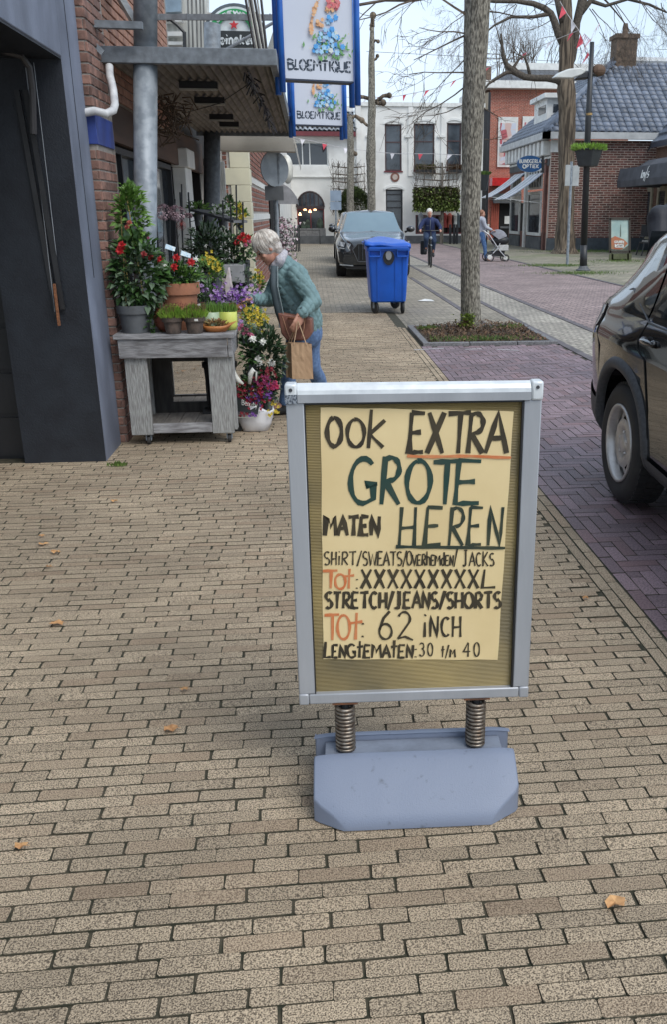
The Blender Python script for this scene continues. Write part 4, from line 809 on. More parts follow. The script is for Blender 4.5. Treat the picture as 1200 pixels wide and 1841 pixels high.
v_ = n_.new('ShaderNodeTexVoronoi'); v_.inputs['Scale'].default_value = 2.6; ge_ = n_.new('ShaderNodeNewGeometry'); cr_ = n_.new('ShaderNodeValToRGB'); e_ = cr_.color_ramp.elements
cr_.color_ramp.interpolation = 'CONSTANT'
for p_, c_ in ((0, (.62, .55, .55, 1)), (.2, (.45, .10, .12, 1)), (.34, (.66, .60, .60, 1)), (.5, (.30, .36, .55, 1)), (.62, (.60, .42, .38, 1)), (.75, (.09, .08, .09, 1)), (.86, (.55, .58, .66, 1))):
    (e_[0] if p_ == 0 else e_.new(p_)).color = c_
sp_ = n_.new('ShaderNodeSeparateColor'); l_(ge_.outputs['Position'], v_.inputs['Vector']); l_(v_.outputs['Color'], sp_.inputs[0]); l_(sp_.outputs[0], cr_.inputs[0]); l_(cr_.outputs[0], n_['Principled BSDF'].inputs['Base Color'])
for i, q in enumerate(((896, 210, 931, 300), (940, 209, 968, 260))):
    a = rr_(*q); f = MB().bx(a[0], a[1], YR - .1, YR - .002, a[2], a[3]).build('poster_frame', M_wpaint, rb); MB().bx(a[0] + .12, a[1] - .12, YR - .12, YR - .101, a[2] + .15, a[3] - .35).build('poster', M_post, f)
a = rr_(881, 320, 912, 334); MB().bx(a[0], a[1] + .5, YR - 1.0, YR - .01, a[2], a[3]).build('red_canopy', mat('red_sheet', (.62, .02, .02), rough=.4), rb)
a = rr_(912, 348, 935, 362); MB().bx(a[0] - .9, a[1], YR - .6, YR - .01, a[2] - .1, a[3]).build('grey_canopy', M_plinth, rb)
a = rr_(898, 364, 940, 436); MB().bx(a[0], a[1] + 1, YR - .05, YR - .003, 0, a[3]).build('shopfront', M_black, rb); a = rr_(908, 388, 917, 402); MB().bx(a[0], a[1], YR - .09, YR - .051, a[2], a[3]).build('white_notice', M_wpaint, rb); a = rr_(900, 402, 915, 410); MB().bx(a[0], a[1] + .4, YR - .09, YR - .051, a[2], a[3] - .15).build('grey_notice', M_plinth, rb)
a = rr_(884, 362, 896, 428)
for k in range(4): MB().bx(a[0] + k * .13, a[0] + k * .13 + .1, YR - .12, YR - .002, 0, a[3]).build('pier_rib', mat('red_smooth', (.45, .11, .07), (.36, .08, .05), scale=5, rough=.7), rb)
# dark gap house between
dg_ = thing('dark_gap_house', 'dark shaded house front squeezed between the white and red buildings', 'building', (11, 57, 0))
a0 = AY(866, 300, 57).x; MB().bx(xr + .02, AY(879, 300, 57).x, 57, 57.3, -.03, RX_(870, 190).z * .97).build('wall', M_dark, dg_); 
p = AY(863, 300, 56.9); q = AY(867, 300, 56.9); MB().bx(p.x - .02, q.x, 56.8, 56.98, 0, 6.6).build('white_post', M_wpaint, dg_)
p = [AY(869, 420, 56.9), AY(881, 420, 56.9), AY(881, 402, 56.9), AY(869, 402, 56.9)]; MB().prism(p, (0, .06, 0)).build('white_board', M_wpaint, dg_)
p = [AY(862, 196, 56.9), AY(880, 196, 56.9), AY(880, 165, 56.9), AY(862, 172, 56.9)]; MB().prism(p, (0, .1, 0)).build('timber_panel', mat('timber', (.30, .26, .20), (.18, .15, .11), scale=3, rough=.8, stretch=(6, 1, .3)), dg_)

# ================================================================ OPTICIAN'S SHOP
XO, YO = 10.78, 41.7
def OY(px, py): return AY(px, py, YO)
def OX(px, py): return AX(px, py, XO)
M_obr = mat('dark_brick', (.20, .085, .065), (.09, .042, .036), scale=3, rough=.85, piece=.42, tint=(.13, .04, .04))
M_om = mat('pale_mortar', (.50, .42, .36), (.40, .33, .28), scale=6, rough=.95)
op = thing('optician_shop', 'dark red brick corner shop with white cornice and grey glazed tile roof', 'building', (13, 44, 0))
zw = OY(1100, 252).z; zs = OY(985, 262).z; XE = 15.6
MB().bx(XO + .02, XE + 3, YO + .02, YO + .4, -.03, zw).build('mortar_wall', M_om, op)
zpl = .55
bricks(op, (XO + .01, YO + .02, zpl), X_, NY, XE - XO, zw - zpl, [], M_obr, L_=.335, h=.101, mo=.032, limit=300, seed=41, proud=.012)
MB().bx(XO - .03, XE, YO - .06, YO + .1, -.02, zpl).build('plinth', mat('blue_plinth', (.06, .075, .09), rough=.7), op)
MB().bx(XO - .05, XO + .95, YO - .05, YO + .019, zs - .25, zw + .02).build('corner_panel', M_wpaint, op)
# side with shop windows
ys = [OX(px, 400).y for px in (978, 958, 955, 947, 938, 932, 921, 917)]
yend = OX(914, 430).y
MB().bx(XO + .02, XO + .25, YO + .4, yend, -.03, .75).bx(XO + .02, XO + .25, YO + .4, yend, OX(930, 318).z, zw).build('side_wall', mat('side_brick', (.20, .095, .075), (.12, .06, .05), scale=5, rough=.85), op)
zwt = OX(950, 305).z
for (pa, pb, pt, pbm) in ((974, 950, 343, 424), (936, 919, 352, 421)):
    ya, yb = OX(pa, 400).y, OX(pb, 400).y; zt_, zb_ = OX(pa, pt).z, OX(pa, pbm).z
    window(op, (XO, 0, 0), Y_, NX, ya, yb, zb_, zt_, M_wpaint, M_glassr, fw=.14, rec=-.02)
    window(op, (XO, 0, 0), Y_, NX, ya, yb, zt_ + .1, zt_ + 1.0, M_wpaint, M_glassr, fw=.1, rec=-.02, vb=[ya + (yb - ya) * q / 5 for q in range(1, 5)], name='transom_window')
    MB().bx(XO - .05, XO + .03, ya - .1, yb + .1, 0, zb_ - .05).build('stall_riser', M_plinth, op)
for px in (945, 980): y_ = OX(px, 400).y; MB().bx(XO - .08, XO + .05, y_ - .15, y_ + .15, 0, zwt + .3).build('pilaster', M_wpaint if px == 945 else MATS['side_brick'], op)
MB().bx(XO - .02, XO + .1, YO + .3, yend, OX(975, 300).z, OX(975, 290).z + .2).build('shop_fascia', M_plinth, op)
# cornice with brackets
MB().bx(XO - .5, XO - .2, YO - .5, yend + .5, zw + .02, zw + .3).bx(XO - .5, XE + 3, YO - .5, YO - .2, zw + .02, zw + .3).bx(XO - .2, XO + .2, YO + .4, yend + .5, zw + .08, zw + .2).bx(XO - .2, XE + 3, YO - .2, YO + .2, zw + .08, zw + .2).build('gutter', mat('gutter_white', (.55, .56, .56), (.42, .43, .43), scale=3, rough=.5), op)
k = 0; y = YO + .25
while y < yend: MB().bx(XO - .34, XO + .05, y, y + .42, zw - .62, zw + .0).build('eaves_panel', M_wpaint, op, bevel=.03); y += .78
MB().bx(XO - .04, XO + .06, YO + .1, yend, zw - .75, zw - .66).build('string_course', M_wpaint, op)
# hipped tile roof
zrg = AY(1150, 112, YO + 4.2).z; xh = AY(1105, 112, YO + 4.2).x
e0, e1 = Vector((XO - .4, YO - .4, zw + .3)), Vector((XE + 6, YO - .4, zw + .3)); r0, r1 = Vector((xh, YO + 4.2, zrg)), Vector((XE + 6, YO + 4.2, zrg)); e2 = Vector((XO - .4, YO + 9, zw + .3)); r2 = Vector((xh, YO + 9, zrg))
rf = MB().add([e0, e1, r1, r0, e2, r2, Vector((XE + 6, YO + 9, zw + .3))], [(0, 1, 2, 3), (4, 0, 3, 5)]).build('roof', M_dark, op)
M_gt = mat('glazed_tile', (.15, .175, .225), (.095, .115, .15), scale=1.5, rough=.42, piece=.22, spec=.5)
ud = (e1 - e0).normalized(); sl = (r0 - e0) - ud * (r0 - e0).dot(ud); sn = sl.normalized(); nn_ = ud.cross(sn).normalized(); SL = sl.length; wt, ht = .34, .36; rws = int(SL / ht); its = []
for r in range(rws + 1):
    s0 = r * ht; xs = (r0 - e0).dot(ud) * s0 / SL; i = 0; x = math.ceil(xs / wt) * wt + (r % 2) * 0
    while x < 10.4: its.append((x, s0)); x += wt
ti = []
for rep in range(1):
    vs = []; n5 = 7
    for f, h0 in ((0, .035), (1.12, .0)):
        for i in range(n5): u_ = i / (n5 - 1); vs.append((wt * (u_ * 1.08 - .04), ht * f, h0 + .05 * math.sin(min(1, u_ * 1.15) * math.pi) ** .8 - (.05 if i in (n5 - 1,) else 0)))
    for i in range(n5): a_ = vs[i]; vs.append((a_[0], a_[1], a_[2] - .05))
    fs = [(i, i + 1, n5 + i + 1, n5 + i) for i in range(n5 - 1)] + [(2 * n5 + i, 2 * n5 + i + 1, i + 1, i) for i in range(n5 - 1)]
M3 = Matrix((ud, sn, nn_)).transposed(); me_t = bpy.data.meshes.new('roof_tile'); me_t.from_pydata([tuple(M3 @ Vector(v)) for v in vs], [], fs); me_t.materials.append(M_gt); me_t.shade_smooth()
its = [q for q in its if q[1] < SL - .1]
its.sort(key=lambda q: (not (0 < PX(e0 + ud * q[0] + sn * q[1])[0] < 1210), q[1]))
mb = MB()
for k, (x, s0) in enumerate(its):
    p = e0 + ud * x + sn * s0 + nn_ * (.02 + rnd.uniform(-.006, .006))
    if k < 300: o_ = bpy.data.objects.new('roof_tile', me_t); COL.objects.link(o_); o_.parent = rf; o_.location = p - BASE[op.name]
    else: mb.add([p + M3 @ Vector(v) for v in vs], fs)
mb.build('roof_tile', M_gt, rf, kind='stuff', smooth=True)
# side slope tiles
ud2 = Vector((0, -1, 0)); sl2 = (r2 - e2) - ud2 * (r2 - e2).dot(ud2); sn2 = sl2.normalized(); n2_ = ud2.cross(sn2).normalized(); mb = MB(); SL2 = sl2.length; M4 = Matrix((ud2, sn2, n2_)).transposed()
for r in range(int(SL2 / ht)):
    x = 0
    while x < 9.4 - (4.6) * r * ht / SL2: p = e2 + ud2 * x + sn2 * (r * ht) + n2_ * .02; mb.add([p + M4 @ Vector(v) for v in vs], fs); x += wt
mb.build('roof_tile', M_gt, rf, kind='stuff', smooth=True)
mb = MB(); mb.tube([e0 + Vector((0, 0, .08)), r0 + Vector((0, 0, .08))], .14, 8); mb.build('hip_ridge', M_gt, op, smooth=True)
MB().tube([r0 + Vector((0, 0, .05)), r1 + Vector((0, 0, .05))], .2, 8).build('ridge', mat('ridge_white', (.55, .57, .58), (.4, .42, .43), scale=4, rough=.5), op)
p = AY(1122, 108, YO + 4.2); q = AY(1104, 66, YO + 4.2); wch = 1.0; ch = MB().bx(p.x - .5, p.x + .5, YO + 3.8, YO + 4.7, p.z - .4, q.z + .1).build('chimney', mat('chim', (.17, .12, .085), (.09, .065, .05), scale=7, rough=.95, bump=1), op); MB().bx(p.x - .58, p.x + .58, YO + 3.72, YO + 4.78, q.z - .1, q.z + .08).build('chimney_cap', MATS['chim'], ch); MB().lathe((p.x, YO + 4.2, q.z + .08), [(.16, 0), (.13, .35), (.10, .5), (0, .5)], 10).build('chimney_pot', MATS['chim'], ch)
# dormer
a, b, c, d = AY(984, 208, YO + 3), AY(1018, 208, YO + 3), AY(1018, 168, YO + 3), AY(984, 172, YO + 3)
dm2 = MB().bx(a.x, a.x + 1.5, YO + 3, YO + 5.5, a.z - .3, c.z - .2).build('dormer', M_wpaint, op); MB().bx(a.x - .2, a.x + 1.8, YO + 2.7, YO + 5.7, c.z - .2, c.z + .0).build('dormer_roof', M_wpaint, dm2)
MB().bx(a.x - .02, a.x - .004, YO + 3.2, YO + 4.6, a.z + .15, c.z - .45).build('dormer_pane', M_glass, dm2); MB().bx(a.x + .3, a.x + 1.2, YO + 2.97, YO + 2.996, a.z + .15, c.z - .45).build('dormer_pane', M_glass, dm2)
# oval sign
osn = thing('oval_sign', 'dark blue oval shop sign with white lettering projecting from the optician corner', 'shop sign', tuple(AY(955, 294, 40.6)))
def SP(px, py, d=0): return AY(px, py, 40.6 - d)
MB().prism([SP(954.5 + 23 * math.cos(R(10 * i)), 294 - 15 * math.sin(R(10 * i))) for i in range(36)], (0, .15, 0)).build('board', mat('sign_blue', (.01, .085, .24), rough=.35), osn)
mb = MB(); word(mb, 'BUINDGERLA', lambda x, z, si=0: SP(935 + 39 * x, 292.5 - 6.5 * z, .01 + .001 * si), 0, 1, 0, 1, .032, Vector(NY), jit=0); letter(mb, 'O', lambda x, z, si=0: SP(941 + 6 * x, 302 - 7 * z, .012), 0, 1, 0, 1, .05, Vector(NY)); word(mb, 'PTIEK', lambda x, z, si=0: SP(948 + 22 * x, 301.5 - 6.5 * z, .01 + .001 * si), 0, 1, 0, 1, .034, Vector(NY), jit=0); mb.build('lettering', M_wpaint, osn)
MB().bar(SP(977, 280), SP(977, 310), .05, .1).bar(SP(977, 294), AY(984, 294, 41.6), .05).build('bracket', M_dark, osn)
# striped sun blinds
M_bl = mat('blind_white', (.74, .75, .76), rough=.6); M_bl2 = mat('blind_grey', (.38, .42, .50), rough=.6)
for i, (t0, t1, b0, b1, lab) in enumerate([((934, 311), (923, 314), (880, 350), (896, 348), 'white striped sun blind farther along the optician wall'), ((963, 309), (953, 308), (908, 345), (925, 344), 'white striped sun blind nearer the optician corner')]):
    yA, yB_ = AX(t0[0], t0[1], XO).y, AX(t1[0], t1[1], XO).y
    if i == 0: yA, yB_ = 46.6, 49.2
    else: yA, yB_ = 42.9, 45.6
    bz = thing('sun_blind', lab, 'awning', (XO, yA, 3.5), group='sun blinds on the optician wall'); zt_ = AX(t0[0], 312, XO).z; pb = AY(b0[0], b0[1], yA + .5); ns = 9
    zb_ = zt_ - 1.15; xo_ = XO - 1.75
    for s in range(ns):
        ya, yb = yA + (yB_ - yA) * s / ns, yA + (yB_ - yA) * (s + 1) / ns; mb = MB(); K = 5
        for k in range(K):
            f0, f1 = k / K, (k + 1) / K; g_ = lambda f: (XO - 1.75 * f, zt_ - 1.15 * f + .16 * f * (f - 1) * 2)
            (xa_, za_), (xb_, zb2) = g_(f0), g_(f1); mb.prism([(xa_, ya, za_), (xb_, ya, zb2), (xb_, yb, zb2), (xa_, yb, za_)], (0, 0, -.02))
        mb.build('stripe', M_bl if s % 3 else M_bl2, bz)
    MB().bar((XO - 1.75, yA, zb_), (XO, yA, zb_ - .2), .03).bar((XO - 1.75, yB_, zb_), (XO, yB_, zb_ - .2), .03).build('blind_arm', M_wpaint, bz)

# ================================================================ building at the far right
XR2 = 15.4
rt = thing('right_shop', 'brown brick shop at the right edge with dark tiled gable and tall cream windows', 'building', (XR2, 37, 0))
zR = AX(1170, 268, XR2).z
MB().bx(XR2, XR2 + 5, 30, 41.2, -.03, zR).build('wall', mat('brown_brick', (.20, .115, .08), (.12, .07, .05), scale=6, rough=.9, stretch=(1, 1, 4)), rt)
MB().prism([(XR2 - .25, 41.3, zR), (XR2 - .25, 29, zR), (XR2 + 3.4, 29, zR + 4.3), (XR2 + 3.4, 41.3, zR + 4.3)], (0, 0, .18)).build('roof', mat('slate2', (.085, .095, .125), (.045, .05, .065), scale=14, rough=.35, stretch=(1, 1, 3)), rt)
mb = MB()
for r in range(12):
    for i in range(30):
        f0 = r / 12; y = 41.2 - i * .4; p = Vector((XR2 - .25 + 3.65 * f0, y, zR + .19 + 4.3 * f0)); mb.add([p, p + Vector((0, -.38, 0)), p + Vector((.34, -.38, .36)), p + Vector((.34, 0, .36)), p + Vector((-.03, 0, .05)), p + Vector((-.03, -.38, .05))], [(4, 5, 2, 3), (4, 0, 1, 5)])
mb.build('roof_tile', M_gt, rt, kind='stuff')
MB().prism([(XR2 - .35, 41.35, zR - .15), (XR2 - .2, 41.35, zR + .2), (XR2 + 3.4, 41.35, zR + 4.6), (XR2 + 3.4, 41.35, zR + 4.2)], (0, .1, 0)).build('verge_board', M_dark, rt)
M_crf = mat('cream_frame', (.42, .38, .28), (.30, .27, .2), scale=5, rough=.6)
for (pa, pb) in ((1172, 1156), (1199, 1181)):
    ya, yb = AX(pa, 400, XR2).y, AX(pb, 400, XR2).y; window(rt, (XR2, 0, 0), Y_, NX, ya, yb, .5, AX(1170, 336, XR2).z, M_crf, M_glassr, fw=.2, rec=-.04)
MB().bx(XR2 - .06, XR2, 30, 41.1, 0, .45).build('plinth', M_plinth, rt)
aw2 = thing('black_awning', 'black curved fabric awning with small white script over the right hand shop', 'awning', (XR2, 37, 4))
za, zb = AX(1175, 285, XR2 - .2).z, AY(1150, 334, 38).z; ya, yb = 32, 40.2; xo = AY(1113, 330, 40).x; prof = [(XR2, za), (XR2 - .7, za - .1), (XR2 - 1.3, za - .5), (xo + .1, zb + .75), (xo, zb + .25), (xo + .02, zb)]
M_awb = mat('awning_fabric', (.085, .088, .10), (.055, .057, .066), scale=2, rough=.75)
for i in range(len(prof) - 1): (xa_, za_), (xb_, zb_) = prof[i], prof[i + 1]; MB().prism([(xa_, ya, za_), (xb_, ya, zb_), (xb_, yb, zb_), (xa_, yb, za_)], (.02, 0, -.02)).build('fabric_panel', M_awb, aw2)
MB().prism([(x, yb, z) for x, z in prof] + [(XR2, yb, zb)], (0, -.03, 0)).build('end_cheek', M_awb, aw2)
mb = MB(); (xa_, za_), (xb_, zb_) = prof[3], prof[4]
mb2 = MB(); cc = [AY(1146, 322, 38), AY(1158, 322, 38)]; yc = 37.3
def QP(x, z, si=0):
    f = 1.05 - .95 * z; return Vector((xa_ + (xb_ - xa_) * f - .03, yc - 1.0 * x, za_ + (zb_ - za_) * f + .01))
for ch, x in (('l', 0), ('a', .15), ('y', .4), ('f', .6), ('s', .75)):
    if ch == 'f': ribbon(mb2, [QP(.62, -.2), QP(.68, .9), QP(.8, 1.0)], .05, Vector((-.8, -.3, .5)).normalized()); continue
    letter(mb2, ch, QP, x, x + .22, .1, .75, .05, Vector((-.8, -.3, .5)).normalized())
mb2.build('script_lettering', M_wpaint, aw2)
# backdrop houses beyond for the gaps
bk = thing('distant_house', 'pale distant house beyond the white building on the left', 'building', (-20, 70, 0)); MB().bx(-30, -8, 70, 80, 0, 6).build('wall', M_white, bk); MB().prism([(-30, 69.5, 6), (-8, 69.5, 6), (-8, 75, 9), (-30, 75, 9)], (0, .3, 0)).build('roof', M_dark, bk)
# ================================================================ TREES
def twigs(mb, p, d, ln, r, depth, rng, droop=0.0, spread=.6, kids=3, n=4):
    p = Vector(p); d = Vector(d).normalized(); pts = [p]; rs = [r]; k = 4; q = p.copy(); dd = d.copy()
    for i in range(k):
        dd = (dd + Vector((rng.uniform(-1, 1), rng.uniform(-1, 1), rng.uniform(-1, 1) - droop)) * .22).normalized(); q = q + dd * ln / k; pts.append(q.copy()); rs.append(r * (1 - .6 * (i + 1) / k))
    mb.tube(pts, rs, 6 if r > .03 else n, cap=False)
    if depth <= 0: return
    for c in range(kids + (depth > 1)):
        t = rng.uniform(.3, 1); i = min(k - 1, int(t * k)); b = pts[i].lerp(pts[i + 1], t * k - i); nd = (dd + Vector((rng.uniform(-1, 1), rng.uniform(-1, 1), rng.uniform(-.7, 1) - droop)) * spread * 1.6).normalized()
        twigs(mb, b, nd, ln * rng.uniform(.45, .75), max(.0035, rs[i] * .5), depth - 1, rng, droop, spread, kids, n)
def barktrunk(pts, rs, n=28, amp=.1, seed=0, sub=60, fr=9):
    """tapered trunk with ridged bark relief"""
    mb = MB(); pts = [Vector(p) for p in pts]; L_ = len(pts) - 1; vs = []
    for s in range(sub + 1):
        t = s / sub * L_; i = min(L_ - 1, int(t)); f = t - i; c = pts[i].lerp(pts[i + 1], f); r = rs[i] + (rs[i + 1] - rs[i]) * f
        for j in range(n):
            q = 2 * math.pi * j / n; h = mnoise.noise(Vector((math.cos(q) * fr * .35, math.sin(q) * fr * .35, c.z * 1.4 + seed))) + .5 * mnoise.noise(Vector((math.cos(q) * fr, math.sin(q) * fr, c.z * 3 + seed)))
            rr = r * (1 + amp * h); vs.append((c.x + rr * math.cos(q), c.y + rr * math.sin(q), c.z))
    mb.add(vs, [(i * n + j, i * n + (j + 1) % n, (i + 1) * n + (j + 1) % n, (i + 1) * n + j) for i in range(sub) for j in range(n)] + [tuple(range(sub * n, (sub + 1) * n))]); return mb
M_bk1 = mat('grey_bark', (.33, .305, .25), (.075, .067, .054), scale=55, rough=.95, bump=5, bs=60, stretch=(1, 1, .3), detail=9, lo=.38, hi=.64)
M_bk2 = mat('ridged_bark', (.20, .155, .11), (.05, .038, .028), scale=13, rough=.95, bump=5, bs=16, stretch=(1, 1, .1), detail=9, lo=.40, hi=.62)
M_moss = mat('mossy', (.24, .23, .07), (.12, .11, .05), scale=20, rough=.95)
rg = random.Random(33)
t1 = thing('street_tree', 'tall rough barked grey tree trunk standing in the earth bed beside the parking bay', 'tree', (2.38, 12.95, 0), group='bare street trees')
yT = 12.95
P_ = lambda px, py: AY(px, py, yT)
pts = [P_(849, 604), P_(848, 575), P_(847, 520), P_(847, 400), P_(849, 300), P_(852, 200), P_(856, 100), P_(860, -10), P_(866, -160)]; pts[0].z = -.02; sc = 1 / CF * 13.4
barktrunk(pts, [.185, .146, .131, .128, .132, .142, .152, .165, .125], n=72, sub=220, amp=.10, fr=26).build('trunk', M_bk1, t1, smooth=True)
MB().ell(P_(835, 583) + Vector((0, -.13, 0)), (.045, .03, .11), 10, 8).build('bark_wound', mat('wound', (.28, .13, .08), (.10, .05, .04), scale=40, rough=.9, bump=1), t1)
mb = MB()
for i in range(160): a = P_(836, 590) + Vector((rg.gauss(0, .06), -.17 + rg.gauss(0, .03), -.0)); a.z = rg.uniform(.04, .24); mb.leaf(a, (rg.uniform(-1, 1), -1, rg.uniform(-.2, 1)), (0, 0, 1), .07, .035)
mb.build('shoots', mat('shoot', (.30, .38, .06), (.20, .28, .05), scale=5, rough=.6), t1, kind='stuff')
mb = MB()
for (px, py, dx, dy, ln, r, dp, dr) in [(872, -5, 1, .5, 1.3, .05, 3, .2), (846, -10, -1, .2, 1.5, .035, 4, .5), (845, 60, -1, -.35, .8, .015, 3, .6), (844, 150, -.9, -.5, .9, .012, 3, .5), (866, 190, .9, -.3, .35, .01, 2, .3), (848, 185, -1, -.15, .7, .01, 3, .6), (845, 30, -1, .3, 1.0, .02, 4, .5), (843, 100, -1, -.6, .7, .01, 3, .7), (878, 20, 1, -.1, .6, .012, 3, .4), (838, 60, -1, .1, .8, .012, 3, .4), (843, 130, -1, .1, .8, .012, 3, .4), (872, 250, 1, .2, .3, .008, 2, .4)]:
    twigs(mb, P_(px, py), (dx, rg.uniform(-.3, .3), dy), ln, r, dp, rg, dr * .35, .5, 2, 3)
mb.build('twigs', M_twig, t1, kind='stuff')
# large spreading tree in front of the optician
yB = 38.5
t2 = thing('street_tree', 'large bare spreading tree with fissured brown trunk in front of the optician shop', 'tree', tuple(G(1016, 456)), group='bare street trees')
Q_ = lambda px, py, dy=0: AY(px, py, yB + dy)
k_ = 40.6 / CF
pts = [Q_(1016, 459), Q_(1017, 445), Q_(1018, 400), Q_(1020, 280), Q_(1021, 200), Q_(1020, 165), Q_(1019, 140), Q_(1020, 60), Q_(1018, -40)]; pts[0].z = -.05
barktrunk(pts, [25 * k_, 17 * k_, 13.5 * k_, 12.5 * k_, 13 * k_, 14.5 * k_, 12 * k_, 11 * k_, 7 * k_], n=36, amp=.16, sub=70, fr=7).build('trunk', M_bk2, t2, smooth=True)
mb = MB()
def limb(ps, rs): mb.tube([Q_(*p) for p in ps], [r * k_ for r in rs], 10)
limb([(1018, 150), (1003, 142), (985, 140), (965, 140), (945, 138), (925, 128), (912, 116), (906, 100), (904, 80), (902, 60)], [9, 6.5, 5.2, 5, 5, 5, 4, 3, 2.2, 1.6])
limb([(925, 128), (912, 130), (895, 140), (880, 150), (868, 165)], [4, 3, 2.4, 1.8, 1])
limb([(935, 134), (925, 120), (935, 105), (950, 98)], [3.5, 3, 2, 1.2])
limb([(955, 140), (950, 118), (946, 104), (930, 96)], [3, 2.2, 1.8, 1])
limb([(1020, 120), (1030, 105), (1036, 70), (1038, 40), (1046, 10), (1056, -30)], [8, 6, 5.5, 6, 7, 8])
limb([(1017, 80), (1005, 60), (998, 38), (992, 24), (980, 14), (960, 6), (930, 2), (890, 2), (868, 0)], [8, 6, 5.5, 5, 4.6, 4, 3, 2.5, 2])
limb([(1015, 40), (1008, 15), (1000, -20)], [7, 6, 5]); limb([(1040, 30), (1060, 5), (1080, -20)], [5, 4, 3.4])
limb([(990, 24), (960, 30), (920, 30), (890, 45), (872, 60)], [3.4, 2.5, 2.2, 1.6, 1.2]); limb([(1060, 0), (1090, 10), (1130, -2), (1170, 8), (1200, 22)], [3.2, 2.5, 2.2, 1.8, 1.2])
mb.build('limbs', M_tw2, t2, smooth=True)
mb = MB()
def spray(px, py, dx, dz, ln, r, dp, n=1, droop=.3, dy=0):
    for i in range(max(1, int(n * .7))): twigs(mb, Q_(px + rg.uniform(-6, 6), py + rg.uniform(-6, 6), dy), (dx + rg.uniform(-.4, .4), rg.uniform(-.5, .5), dz + rg.uniform(-.4, .4)), ln, r, dp, rg, droop, .55, 3, 3)
for a in [(905, 80, -.3, 1, 1.6, .03, 3, 2), (870, 165, -.7, -.4, 1.0, .02, 3, 3), (885, 148, -.6, .3, 1.0, .02, 3, 3), (950, 98, .3, .4, .9, .018, 3, 2), (932, 96, -.6, .3, .9, .018, 3, 3), (925, 125, -.2, .9, 1.1, .02, 3, 3), (960, 138, .1, -1, .8, .012, 2, 3), (905, 100, -1, .1, 1.2, .02, 3, 3),
          (872, 60, -.6, -.6, 1.3, .025, 4, 2), (890, 45, 0, .8, 1.2, .02, 3, 2), (930, 2, -.2, -.8, 1.2, .02, 3, 3), (868, 0, -1, -.3, 1.8, .03, 4, 3), (960, 8, 0, -1, 1.0, .02, 3, 2), (920, 30, -.2, -1, .9, .016, 3, 2), (998, 38, -.8, -.3, 1.2, .02, 3, 2), (1003, 70, -1, 0, 1.0, .016, 3, 2),
          (1080, -10, 1, -.2, 2.2, .04, 4, 3), (1110, 5, .6, -1, 1.8, .02, 4, 4), (1150, 0, .4, -1, 1.8, .02, 4, 4), (1185, 10, .3, -1, 1.6, .02, 4, 4), (1130, -5, .3, .8, 1.6, .03, 4, 3), (1060, 20, .7, -.5, 1.6, .022, 4, 3), (1040, 60, .9, -.3, 1.3, .018, 3, 3), (1075, 60, .8, -.4, 1.2, .012, 3, 2), (1035, 110, .9, -.2, 1.0, .012, 3, 2), (1180, -15, 1, -.4, 2, .03, 4, 2)]:
    spray(*a[:8])
mb.build('twigs', M_twig, t2, kind='stuff')
# pollards behind the car
for (ps, rs, yy, lab, stubs) in [([(668, 388), (669, 340), (668, 280), (670, 200), (669, 120), (670, 75), (671, 32)], [7.5, 6.5, 7.2, 6, 5, 4, 2.5], 31.5, 'tall thin pollard tree with knobbly top behind the dark car', [((669, 178), (655, 174), (641, 173), 3), ((670, 180), (684, 186), (690, 184), 3.5), ((678, 182), (690, 172), (701, 171), 3), ((671, 78), (676, 72), (681, 74), 2), ((671, 48), (671, 34), (672, 27), 3.4), ((671, 108), (677, 106), (680, 100), 2), ((671, 60), (668, 52), (670, 45), 2.6)]),
                                 ([(630, 408), (631, 340), (632, 280), (631, 240), (631, 208)], [6, 5.6, 5.6, 5, 4], 37, 'shorter pollard tree with bent arm left of the taller pollard', [((631, 212), (640, 208), (652, 216), 3), ((631, 210), (626, 206), (622, 210), 3), ((652, 216), (660, 224), (666, 226), 2.4), ((632, 275), (637, 272), (640, 276), 2.5)])]:
    p0 = AY(ps[0][0], ps[0][1], yy); t = thing('pollard_tree', lab, 'tree', (p0.x, yy, 0), group='pollarded trees beyond the car'); kk = yy * 1.05 / CF
    w_ = [AY(*p, yy) for p in ps]; w_[0] = Vector((w_[0].x, yy, -.02)); barktrunk(w_, [r * kk for r in rs], n=20, amp=.22, sub=60, seed=yy, fr=6).build('trunk', M_bk1, t, smooth=True)
    mb = MB()
    for a, b, c, r in stubs: mb.tube([AY(*a, yy), AY(*b, yy), AY(*c, yy)], [r * kk, r * kk * .9, r * kk * 1.25], 8); mb.ell(AY(*c, yy), r * kk * 1.5, 8, 6)
    mb.build('pollard_knuckles', M_bk2, t, smooth=True)
# bare trees beyond the red building
for (pa, pb, yy, n, lab) in [(890, 960, 74, 14, 'fine twigged bare tree rising behind the red brick building'), (940, 1000, 78, 12, 'second fine twigged bare tree behind the red building nearer the big tree')]:
    c = AY((pa + pb) / 2, 140, yy); t = thing('background_tree', lab, 'tree', (c.x, yy, 0), group='bare trees behind the roofs'); mb = MB(); MB().tube([(c.x, yy, 0), (c.x, yy, c.z)], [.3, .2], 8).build('trunk', M_bark, t)
    for i in range(n): a = AY(rg.uniform(pa, pb), 145, yy); twigs(mb, a, (rg.uniform(-.4, .4), 0, 1), rg.uniform(1.8, 3.0), .05, 3, rg, -.3, .45, 3, 3)
    mb.build('crown', M_twig, t, kind='stuff')

